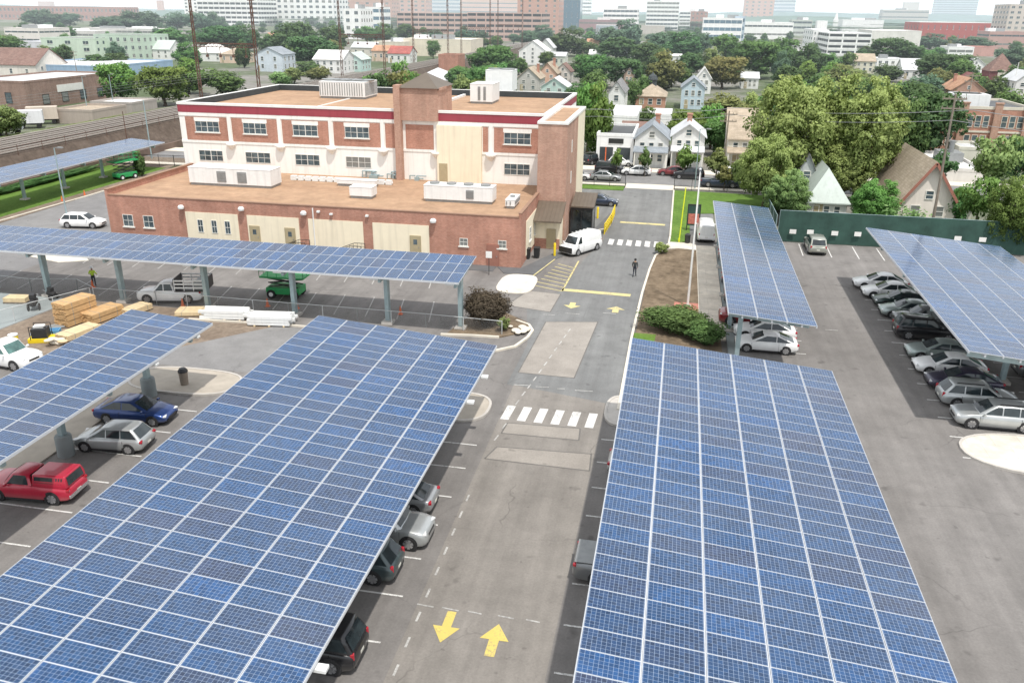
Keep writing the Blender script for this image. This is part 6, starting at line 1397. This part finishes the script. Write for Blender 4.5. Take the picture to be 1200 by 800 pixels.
for px, py, c, lb in ((34,150,(.72,.72,.74),'white box trailer beside tracks, middle'),(8,158,(.70,.72,.74),'white box trailer at the left edge'),(52,145,(.58,.5,.42),'tan box container beside tracks, right')):
    g = at(px, py, 0); t = thing('box_trailer', lb, 'trailer', g, R(35)); b = MB(); b.box(-3, 3, -1.2, 1.2, 1.0, 3.6); b.build('box', wl(c), t, bevel=.04); b = MB(); b.box(-2.6, 2.6, -.9, .9, .75, 1.0); b.build('chassis', M['blacksat'], t)
    for x in (-2, -1.1, 2):
        b = MB(); b.cyl((x,-1.1,.45), (x,1.1,.45), .45, n=14); b.build('wheel', M['black'], t, smooth=40)
block_px('long low red brick factory across the far left skyline', -40, 148, 24, 8, 40, RB, style='grid', floors=2, cols=40, roof='dark', name='factory', wfrac=.4, extras=False)
block_px('pink stepped block rising behind the red factory', 46, 60, 14, 2, 30, TB, style='plain', roof='brown', name='factory', extras=False)
block_px('church tower with square top on far left skyline', 185, 192, 17, 1, 10, TB, style='plain', roof='brown', name='church_tower', extras=False)
# striped white car park
t = block_px('huge white striped parking structure, left wing', 234, 304, 30, -8, 60, WH, style='deck', floors=7, roof='white', name='parking_garage', extras=False)
t = block_px('huge white striped parking structure, right wing', 304, 392, 30, -14, 60, WH, style='grid', floors=7, cols=12, roof='white', name='parking_garage', extras=False, wfrac=.5)
block_px('white stair block at left end of striped structure', 218, 234, 27, -6, 40, WH, style='grid', floors=8, cols=3, roof='white', name='parking_garage', extras=False)
block_px('white office with blue glass strip left of pink garage', 404, 424, 46, 11, 30, WH, style='grid', floors=4, cols=2, roof='white', wfrac=.4); block_px('white and blue office beside the first one', 424, 446, 44, 9, 30, WH, style='bands', floors=4, roof='white', band='towerglass')
block_px('tall rose brick building behind the white office', 392, 460, 26, -18, 50, TB, style='grid', floors=9, cols=6, roof='brown', wfrac=.3)
block_px('rose brick building with dark bays at centre left', 460, 500, 24, -10, 50, TB, style='grid', floors=7, cols=5, roof='brown', wfrac=.4)
block_px('pink parking garage with open decks, left part', 466, 550, 40, 16, 50, PB, style='deck', floors=4, roof='white', name='parking_garage', extras=False)
block_px('pink parking garage with open decks, right part', 548, 634, 48, 16, 46, PB, style='deck', floors=5, roof='white', name='parking_garage', extras=False)
block_px('long cream one storey block behind the masts', 472, 552, 66, 47, 30, (.70,.64,.52), style='plain', floors=2, roof='white', name='warehouse')
block_px('cream block left of the long cream one', 440, 474, 66, 50, 26, (.66,.60,.5), roof='pale', name='warehouse')
block_px('tall rose brick tower, centre of skyline', 606, 654, 40, -20, 40, TB, style='grid', floors=10, cols=5, roof='brown', wfrac=.25); block_px('orange brick slab behind pink garage', 540, 606, 22, -8, 40, wl((.56,.36,.28),'orange_conc'), style='bands', floors=6, roof='tan', wfrac=.25)
block_px('glass and brick wing behind the pink garage', 500, 540, 20, -6, 40, wl((.46,.47,.48),'grey_conc'), style='bands', floors=6, roof='dark', band='towerglass', wfrac=.5)
block_px('dark glass tower with white columns at skyline', 654, 679, 36, 0, 26, GL, style='grid', floors=3, cols=4, roof='grey', frame=WH, wfrac=.12)
block_px('slim white office right of dark glass tower', 679, 692, 24, -2, 26, WH, style='bands', floors=6, roof='white')
block_px('low purple brick building below glass tower', 678, 728, 40, 24, 40, wl((.34,.23,.24),'purple_brick'), style='bands', floors=2, roof='brown', wfrac=.25)
block_px('grey blue extension with white windows below glass tower', 698, 722, 42, 30, 20, (.36,.40,.44), style='grid', floors=1, cols=6, roof='grey', frame=WH, wfrac=.5, extras=False)
block_px('white office with dark window stripes, left slab', 706, 746, 38, 11, 36, WH, style='bands', floors=5, roof='white'); block_px('tall white office with dark window stripes, right slab', 756, 794, 36, 2, 36, WH, style='bands', floors=7, roof='white')
block_px('cream stair tower in front of white striped office', 777, 786, 36, 11, 12, (.74,.62,.48), roof='tan', extras=False); block_px('flat tan hall before the white striped office', 748, 778, 40, 31, 24, (.52,.49,.45), roof='tan', extras=False)
block_px('white striped office, small right wing', 795, 808, 35, 14, 30, WH, style='bands', floors=5, roof='white', extras=False)
block_px('red brick block with pale windows at skyline centre', 804, 828, 34, 14, 36, RB, style='grid', floors=4, cols=5, roof='brown', wfrac=.4)
block_px('white institute with blue glass band', 822, 868, 48, 22, 40, WH, style='bands', floors=3, roof='white', band='towerglass'); block_px('pale blue glass corner of the white institute', 859, 871, 48, 20, 24, (.42,.5,.58), style='bands', floors=3, roof='pale', band='towerglass', extras=False)
block_px('white low hall with long canopy right of institute', 868, 928, 46, 27, 40, WH, style='bands', floors=2, roof='white', wfrac=.22)
block_px('tall red and white apartment tower', 870, 905, 26, -16, 30, TB, style='grid', floors=10, cols=5, roof='brown', wfrac=.35, frame=WH); block_px('glass apartment tower behind the red and white one', 905, 930, 24, -16, 28, (.48,.52,.56), style='bands', floors=10, roof='grey', band='towerglass', wfrac=.5)
block_px('pale green glazed hall right of low white hall', 926, 950, 42, 24, 30, (.52,.56,.52), style='bands', floors=3, roof='pale', wfrac=.4); block_px('white cube beside the glazed hall', 956, 968, 40, 25, 16, WH, roof='white', extras=False)
block_px('long white parking garage with dark decks at right', 968, 1018, 66, 40, 46, WH, style='deck', floors=4, roof='pale', name='parking_garage', extras=False); block_px('white garage stair wing at left corner', 950, 968, 62, 36, 50, WH, style='grid', floors=4, cols=4, roof='pale', name='parking_garage', wfrac=.3, extras=False)
block_px('windowless white hall right of the long garage', 1018, 1076, 62, 37, 50, (.72,.70,.66), roof='white', name='warehouse', extras=False)
block_px('white roofed hall behind the long garage', 986, 1034, 38, 24, 40, WH, roof='white', name='warehouse'); block_px('grey stepped factory with rooftop plant on right skyline', 1032, 1086, 30, 12, 40, (.48,.46,.43), style='bands', floors=3, roof='pale', name='factory', wfrac=.25); block_px('upper step of the grey factory', 1056, 1074, 26, 3, 20, (.50,.46,.42), roof='pale', name='factory', extras=False)
block_px('red brick arena with white roof edge at right', 1074, 1162, 50, 27, 60, wl((.42,.10,.09),'arena_red'), style='grid', floors=2, cols=12, roof='white', name='arena', frame=WH, wfrac=.15, extras=False)
block_px('blue glass tower on right skyline', 1092, 1142, 26, -6, 34, (.40,.50,.56), style='bands', floors=12, roof='pale', band='towerglass', wfrac=.6)
block_px('cream hotel tower with ranks of windows at right edge', 1174, 1230, 54, 6, 40, (.60,.53,.48), style='grid', floors=8, cols=7, roof='pale', wfrac=.45); block_px('pinkish brick podium below cream hotel', 1156, 1200, 58, 38, 30, wl((.48,.30,.27),'podium'), style='bands', floors=2, roof='pale', wfrac=.2)
block_px('white flat roofed shop row below the arena', 1110, 1140, 66, 56, 20, WH, style='bands', floors=1, roof='white', name='shop_row', wfrac=.3); block_px('red roofed shop row right of the white one', 1138, 1164, 66, 56, 20, (.52,.3,.26), roof='red', name='shop_row', extras=False)
block_px('white house block above dark clipped trees', 1026, 1056, 84, 70, 14, WH, style='grid', floors=2, cols=4, roof='pale', name='shop_row')
# brick school row
t = block_px('long brown brick school row with white trimmed windows', 1082, 1200, 182, 128, 18, M['brick'], style='plain', roof='dark', name='school_row', extras=True, frame=M['concw'])
hh = t.dimensions if False else at(1141,128,Y=at(1141,182).y).z; w2 = (at(1200,182,Y=at(1141,182).y).x-at(1082,182,Y=at(1141,182).y).x)/2
for cx in (-.72, -.05, .62):
    for j in (0, 1): wins(t, cx*w2-2.0, cx*w2+2.0, hh*(.14+.42*j), hh*(.50+.42*j), -9, 3, 1, .85, 1.9, fm=M['concw'])
b = MB(); b.box(-w2-.05, w2+.05, -9.12, -9.01, hh*.50, hh*.54); b.build('stone_course', M['concw'], t)
for cx in (-.9, -.36, .3, .9): b = MB(); b.box(cx*w2-.6, cx*w2+.6, -9.5, -9.01, -.3, hh+1.0); b.box(cx*w2-.7, cx*w2+.7, -9.6, -9.0, hh+1.0, hh+1.25); b.build('pier', M['brick2'], t)
block_px('white flat roof beyond cream gabled house', 1092, 1152, 214, 201, 18, (.62,.6,.57), roof='white', name='warehouse'); block_px('white flat roofed shed right behind green fence', 1090, 1136, 262, 248, 9, (.6,.57,.52), roof='white', name='shed', extras=False)
block_px('pale blank wall building before brick school row', 1120, 1152, 196, 176, 8, (.62,.60,.52), roof='pale', name='shed', extras=False)
# garage on the street
t = block_px('white two bay garage with dark open doors on the street', 698, 741, 193, 160, 14, WH, style='plain', roof='dark', name='garage', extras=False)
g = at(719.5, 193); hw_ = (at(741,193,Y=g.y).x-at(698,193,Y=g.y).x)/2; hh = at(719,160,Y=g.y).z
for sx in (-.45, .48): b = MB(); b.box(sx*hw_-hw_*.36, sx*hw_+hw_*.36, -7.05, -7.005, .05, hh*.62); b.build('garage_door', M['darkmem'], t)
b = MB(); b.box(-hw_*.35, hw_*.45, -7.12, -7.01, hh*.76, hh*.93); b.build('sign_board', M['fence_bk'], t)
house_px('brown roofed shed behind the white garage', 728, 764, 172, 160, 148, 8, (.45,.36,.3), 'brown', ridge='X', win_=(2,1), detail=False)
block_px('large white membrane roof behind street garage', 712, 745, 158, 138, 20, WH, roof='white', name='warehouse', extras=False); block_px('white roof right of domed house', 756, 786, 146, 136, 12, WH, roof='white', name='warehouse', extras=False)
# church
g = at(1165, 108); zt = at(1165, 62, Y=g.y).z; t = thing('church', 'dark red brick church with a pointed tower', 'church', g); b = MB(); b.box(-4, 4, -4, 4, -.3, zt*.55); b.build('tower', wl((.20,.075,.075),'church_red'), t); b = MB()
for k in range(4): q = [(-4.3,-4.3),(4.3,-4.3),(4.3,4.3),(-4.3,4.3)]; b.face([(*q[k],zt*.55),(*q[(k+1)%4],zt*.55),(0,0,zt)])
b.build('spire', RF['brown'], t); b = MB(); b.loft([[(-11,-3,-.3),(-4.05,-3,-.3),(-4.05,-3,zt*.28),(-7.5,-3,zt*.48),(-11,-3,zt*.28)],[(-11,18,-.3),(-4.05,18,-.3),(-4.05,18,zt*.28),(-7.5,18,zt*.48),(-11,18,zt*.28)]]); b.build('nave', wl((.23,.09,.085),'church_red2'), t); wins(t, -3, 3, zt*.2, zt*.42, -4, 2, 1, 1.2, zt*.12, fm=M['concw'])
b = MB(); b.lathe([(.01,-.1),(1.5,-.1),(1.5,.1),(.01,.11)], n=20, axis='Y', c=(0,-4.06,zt*.47)); b.build('rose_window', M['concw'], t)
g = at(978, 35); zt = at(978,13,Y=g.y).z; t = thing('church_spire', 'slim white steeple on the skyline left of white halls', 'church', g); b = MB(); b.box(-4,4,-4,4,-1,zt*.55); b.build('tower', WH, t); b = MB(); b.lathe([(3.4,zt*.55),(2.2,zt*.72),(.05,zt)], n=8); b.build('spire', M['coping'], t)
# brick bridge abutment
g = at(541, 88); t = block('red brick bridge abutment at far end of the tracks', (-89, 330, 0), 8, 10, 7.5, M['brick'], 'plain', roof='brown', name='bridge_abutment', cat='abutment', extras=False)

# the belt of trees that fills the town between the roofs
rs = random.Random(2024); placed = 0; tries = 0
WOODS = [(c_[0], c_[2], c_[3]) for c_ in TR]
while placed < 275 and tries < 9000:
    tries += 1; yb = 34 + 150*rs.random()**1.7; cx = rs.uniform(-140, 1340); g = at(cx, yb); dist = (g-Vector((0,0,CAMH))).length
    if -118 < g.x < -84 and g.y < 640: continue
    if cx < 340 and yb > 88: continue
    if g.y < 146 or (g.x < -16 and g.y < 190 and g.x > -84): continue
    if -84 < g.x < -8 and g.y < 128: continue
    hm = rs.uniform(7, 13.5); wm_ = rs.uniform(7, 14); wp = wm_/dist*FPX; yt = yb - hm/dist*FPX
    if wp < 7: continue
    x0, x1 = cx-wp/2, cx+wp/2; bad = False
    for l, r, t_, b_ in RECTS:
        ox = min(x1, r)-max(x0, l); oy = min(yb, b_)-max(yt, t_)
        if ox > 0 and yb >= b_ and oy > 0 and ox*oy > .33*(r-l)*(b_-t_) + (0 if b_ > 60 else .2*(r-l)*(b_-t_)): bad = True; break
        if l-wp*.35 < cx < r+wp*.35 and b_-max(7, (b_-t_)*.55) < yb < b_+2: bad = True; break
    for x_, y_, w_ in WOODS:
        if abs(x_-cx) < (w_+wp)*.22 and abs(y_-yb) < 3.5: bad = True; break
    if bad: continue
    WOODS.append((cx, yb, wp)); placed += 1
    tree(cx, yt, yb, wp, rs.choice('abcdn'), rs.choice(['dk','dk','md','md','far','br','ol'] if yb > 55 else ['far','far','dk','md']), 'leafy tree in the crowded belt of trees between the town roofs', group='belt of trees between the town roofs')
print('belt trees', placed)
# ================================================================ RAILWAY
for k, x in enumerate((-95.3, -98.5, -101.6, -104.7)):
    t = thing('railway_track', ('track nearest to the car park','second railway track from the car park','third railway track from the car park','farthest railway track from the car park')[k], 'railway track', (x, 320, 3.9), 0, 'railway tracks')
    for sx in (-.72, .72): b = MB(); b.box(sx-.075, sx+.075, -300, 280, .12, .28); b.build('rail', M['rail'], t)
    b = MB()
    for j in range(960): b.box(-1.25, 1.25, -300+j*.6, -300+j*.6+.24, .0, .12)
    tag(b.build('sleepers', M['sleeper'], t), kind='stuff')
def gantry(Y, h, label, beamz=12.5):
    t = thing('catenary_gantry', label, 'gantry', (-99.8, Y, 3.9), 0, 'rusty gantries over the railway')
    for x in (-7.2, 7.2):
        b = MB(); w = .32
        for dx in (-w, w): b.beam((x+dx,0,-1), (x+dx*.6,0,h), .14, .3)
        n = int(h/1.6)
        for k in range(n): s = 1 if k % 2 else -1; b.beam((x+s*w*(1-.4*k/n),0,k*1.6), (x-s*w*(1-.4*(k+1)/n),0,(k+1)*1.6), .07, .1)
        b.box(x-.8, x+.8, -.06, .06, h-2.2, h-2.05); b.box(x-.6, x+.6, -.06, .06, h-4.6, h-4.45); b.build('mast', M['rust'], t)
    b = MB(); b.beam((-7,0,beamz), (7,0,beamz), .2, .25); b.beam((-7,0,beamz-.75), (7,0,beamz-.75), .15, .15)
    for k in range(14): b.beam((-7+k,0,beamz-.75), (-6.5+k,0,beamz), .08, .08); b.beam((-6.5+k,0,beamz), (-6+k,0,beamz-.75), .08, .08)
    for x in (-4.5, -1.3, 1.8, 4.9): b.beam((x,0,beamz-.8), (x,0,beamz-2.6), .12, .12); b.box(x-.25, x+.25, -.2, .2, beamz-2.9, beamz-2.4)
    b.build('cross_beam', M['rust'], t)
zA = at(216, 4, Y=178).z
for Y, h, lb in ((178, 23.5, 'nearest rusty catenary gantry, behind left end of school roof'), (262, 25, 'second rusty gantry with two masts, behind white rooftop chiller'), (338, 26, 'third rusty gantry, left of brick stack'), (415, 27, 'fourth rusty gantry, in front of the pink garage'), (500, 28, 'farthest rusty gantry, before the rose brick tower')): gantry(Y, h, lb)
def pole(label, px, py, h, r=.12, m='pole', arms=True, lean=(0,0), name='utility_pole', z=0, cat='pole', lamp=False, box=False):
    g = at(px, py, z); t = thing(name, label, cat, g); b = MB(); top = Vector((lean[0],lean[1],h)); b.cyl((0,0,-.2), top, r, r*.6, 10); b.build('pole', M[m], t, smooth=40)
    if arms:
        for k, dz in enumerate((.5, 1.5)): b = MB(); b.box(-1.2+top.x, 1.2+top.x, top.y-.06, top.y+.06, h-dz-.07, h-dz+.07); [b.cyl((x+top.x,top.y,h-dz+.07),(x+top.x,top.y,h-dz+.25),.05,n=6) for x in (-1.1,-.6,.6,1.1)]; b.build('cross_arm', M[m], t)
    if box: b = MB(); b.cyl((.3,-.15,h*.62),(.3,-.15,h*.70),.28,n=12); b.build('transformer', M['greymetal'], t)
    if lamp: b = MB(); b.beam(top, top+Vector((1.0,-.4,.15)), .07, .07); b.obox(top+Vector((1.2,-.5,.15)), (.6,.28,.14)); b.build('lamp_head', M['greymetal'], t)
    return t
p1 = pole('tall weathered utility pole leaning by green fence at right', 1089, 282, 16.0, .17, box=True, lean=(-.3,0))
pole('weathered utility pole before grey roofed house on street', 846, 214, 10.5, .15); pole('wooden pole in front of brick school row', 1122, 176, 14, .15); pole('thin white pole behind the school row at right', 1184, 118, 11, .14, 'coping', False)
pole('grey lamp post with curved arm on the lawn edge at left', 81, 266, 9.0, .1, 'galv', False, name='lamp_post', cat='lamp post', lamp=True)
pole('grey pole standing through the distant canopy at right end', 178, 186, 9.5, .12, 'galv', False); pole('dark pole left of grey pole at distant canopy', 152, 184, 7.5, .1, 'rust', False); pole('dark pole in front of brick warehouse', 104, 138, 9, .12, 'galv', False, name='lamp_post', cat='lamp post', lamp=True); pole('thin pole beside the leafy pair at tracks', 135, 134, 9, .1, 'galv', False, name='lamp_post', cat='lamp post', lamp=True); pole('dark pole at left edge by the tracks', 3, 192, 7, .12, 'rust', False, name='railway_post')
pole('grey street lamp beside iron fence near black jeep', 814, 222, 8.5, .09, 'galv', False, name='lamp_post', cat='lamp post', lamp=True); pole('leaning wooden pole in front of blue building', 92, 96, 10, .14)
t = pole('orange marker post on garage forecourt', 709, 194, 3.0, .12, 'orange', False, name='marker_post')
def wire(label, pts, r=.03, sag=.6):
    P_ = []
    for a, c in zip(pts[:-1], pts[1:]):
        a, c = Vector(a), Vector(c)
        for k in range(12): t_ = k/12; q = a.lerp(c, t_); q.z -= sag*4*t_*(1-t_); P_.append(q)
    P_.append(Vector(pts[-1])); b = MB(); b.tube(P_, r, 5); o = b.build('overhead_wire', mat('wire', (.30,.31,.31), .6, .1, 1)); tag(o, label, 'wire', 'overhead wires')
wire('upper pair of overhead wires across the trees', [(-60,128,10.2), (-12,131,9.9), (8.6,136.5,10.2), (30,97,14.6), (60,80,14)], .035)
wire('lower overhead wire across the trees', [(-60,128.6,9.0), (-12,131.4,8.8), (8.6,136.7,9.1), (28,96,13.6), (60,82,12.6)], .03)
for x in (-101.6, -98.5, -95.3, -104.7): wire('contact wire above one of the railway tracks', [(x,40,10.4),(x,178,10.4),(x,262,10.4),(x,338,10.4),(x,415,10.4)], .014, .3)
# ================================================================ LIGHT, SKY, CAMERA
w = bpy.data.worlds.new('World'); SC.world = w; w.use_nodes = True; nt = w.node_tree
sky = nt.nodes.new('ShaderNodeTexSky'); sky.sky_type = 'NISHITA'; sky.sun_disc = False
SUN = Vector((.27, -.37, 1.0)).normalized(); el = math.asin(SUN.z)
sky.sun_elevation = el; sky.sun_rotation = math.atan2(SUN.x, SUN.y); sky.altitude = 30; sky.air_density = 1.0; sky.dust_density = 1.2; sky.ozone_density = 1.2
# a bright veil of summer cloud over the blue
tcw = nt.nodes.new('ShaderNodeTexCoord').outputs['Generated']; sxyz = nd(nt, 'ShaderNodeSeparateXYZ'); nt.links.new(tcw, sxyz.inputs[0])
zz = mth(nt, 'MAXIMUM', sxyz.outputs['Z'], .0); den = mth(nt, 'ADD', zz, .12)
cv = nd(nt, 'ShaderNodeCombineXYZ'); nt.links.new(mth(nt, 'DIVIDE', sxyz.outputs['X'], den), cv.inputs[0]); nt.links.new(mth(nt, 'DIVIDE', sxyz.outputs['Y'], den), cv.inputs[1])
cl = noise(nt, cv.outputs[0], .55, 8, .62); fac = ramp(nt, cl, [(.34, .5), (.62, 1.)])
hz = mth(nt, 'POWER', mth(nt, 'SUBTRACT', 1., mth(nt, 'MINIMUM', zz, 1.)), 9.)
base = mixc(nt, sky.outputs[0], (8.5, 8.7, 8.9), fac)
# (values above one: the mix node takes them unclamped)
base = mixc(nt, base, (5.9, 6.5, 6.7), mth(nt, 'MULTIPLY', hz, .9))
bg = nt.nodes['Background']; nt.links.new(base, bg.inputs[0]); bg.inputs[1].default_value = .15
sl_ = bpy.data.lights.new('sun', 'SUN'); sl_.energy = 3.5; sl_.angle = R(1.2); sl_.color = (1., .955, .89)
so = bpy.data.objects.new('sun', sl_); COL.objects.link(so); so.rotation_euler = SUN.to_track_quat('Z', 'Y').to_euler(); so.location = (0,0,80)
# summer haze over the town
hm_, hnt, _b = _nt('haze'); hnt.nodes.remove(_b); vs = hnt.nodes.new('ShaderNodeVolumeScatter'); vs.inputs['Color'].default_value = (.86,.95,1,1); vs.inputs['Density'].default_value = .00017
em = hnt.nodes.new('ShaderNodeEmission'); em.inputs[0].default_value = (.80,.95,1,1); em.inputs[1].default_value = .00008; ad = hnt.nodes.new('ShaderNodeAddShader')  # faint glow added to the haze, standing in for multiply scattered light
hnt.links.new(vs.outputs[0], ad.inputs[0]); hnt.links.new(em.outputs[0], ad.inputs[1]); hnt.links.new(ad.outputs[0], hnt.nodes['Material Output'].inputs['Volume'])
b = MB(); b.box(-4500, 4500, 150, 6000, -2, 130); struct('haze', b, hm_)
cd = bpy.data.cameras.new('camera'); co_ = bpy.data.objects.new('camera', cd); COL.objects.link(co_); SC.camera = co_
cd.sensor_fit = 'HORIZONTAL'; cd.sensor_width = 36; cd.lens = FPX/1200*36; cd.clip_end = 20000; cd.clip_start = .5
B3 = -AX_F; co_.matrix_world = Matrix(((AX_R.x,AX_U.x,B3.x,0),(AX_R.y,AX_U.y,B3.y,0),(AX_R.z,AX_U.z,B3.z,CAMH),(0,0,0,1)))
SC.view_settings.view_transform = 'Standard'; SC.view_settings.look = 'None'; SC.view_settings.exposure = 0
SC.render.engine = 'CYCLES'; SC.cycles.max_bounces = 6; SC.cycles.diffuse_bounces = 3; SC.cycles.glossy_bounces = 3; SC.cycles.transparent_max_bounces = 8
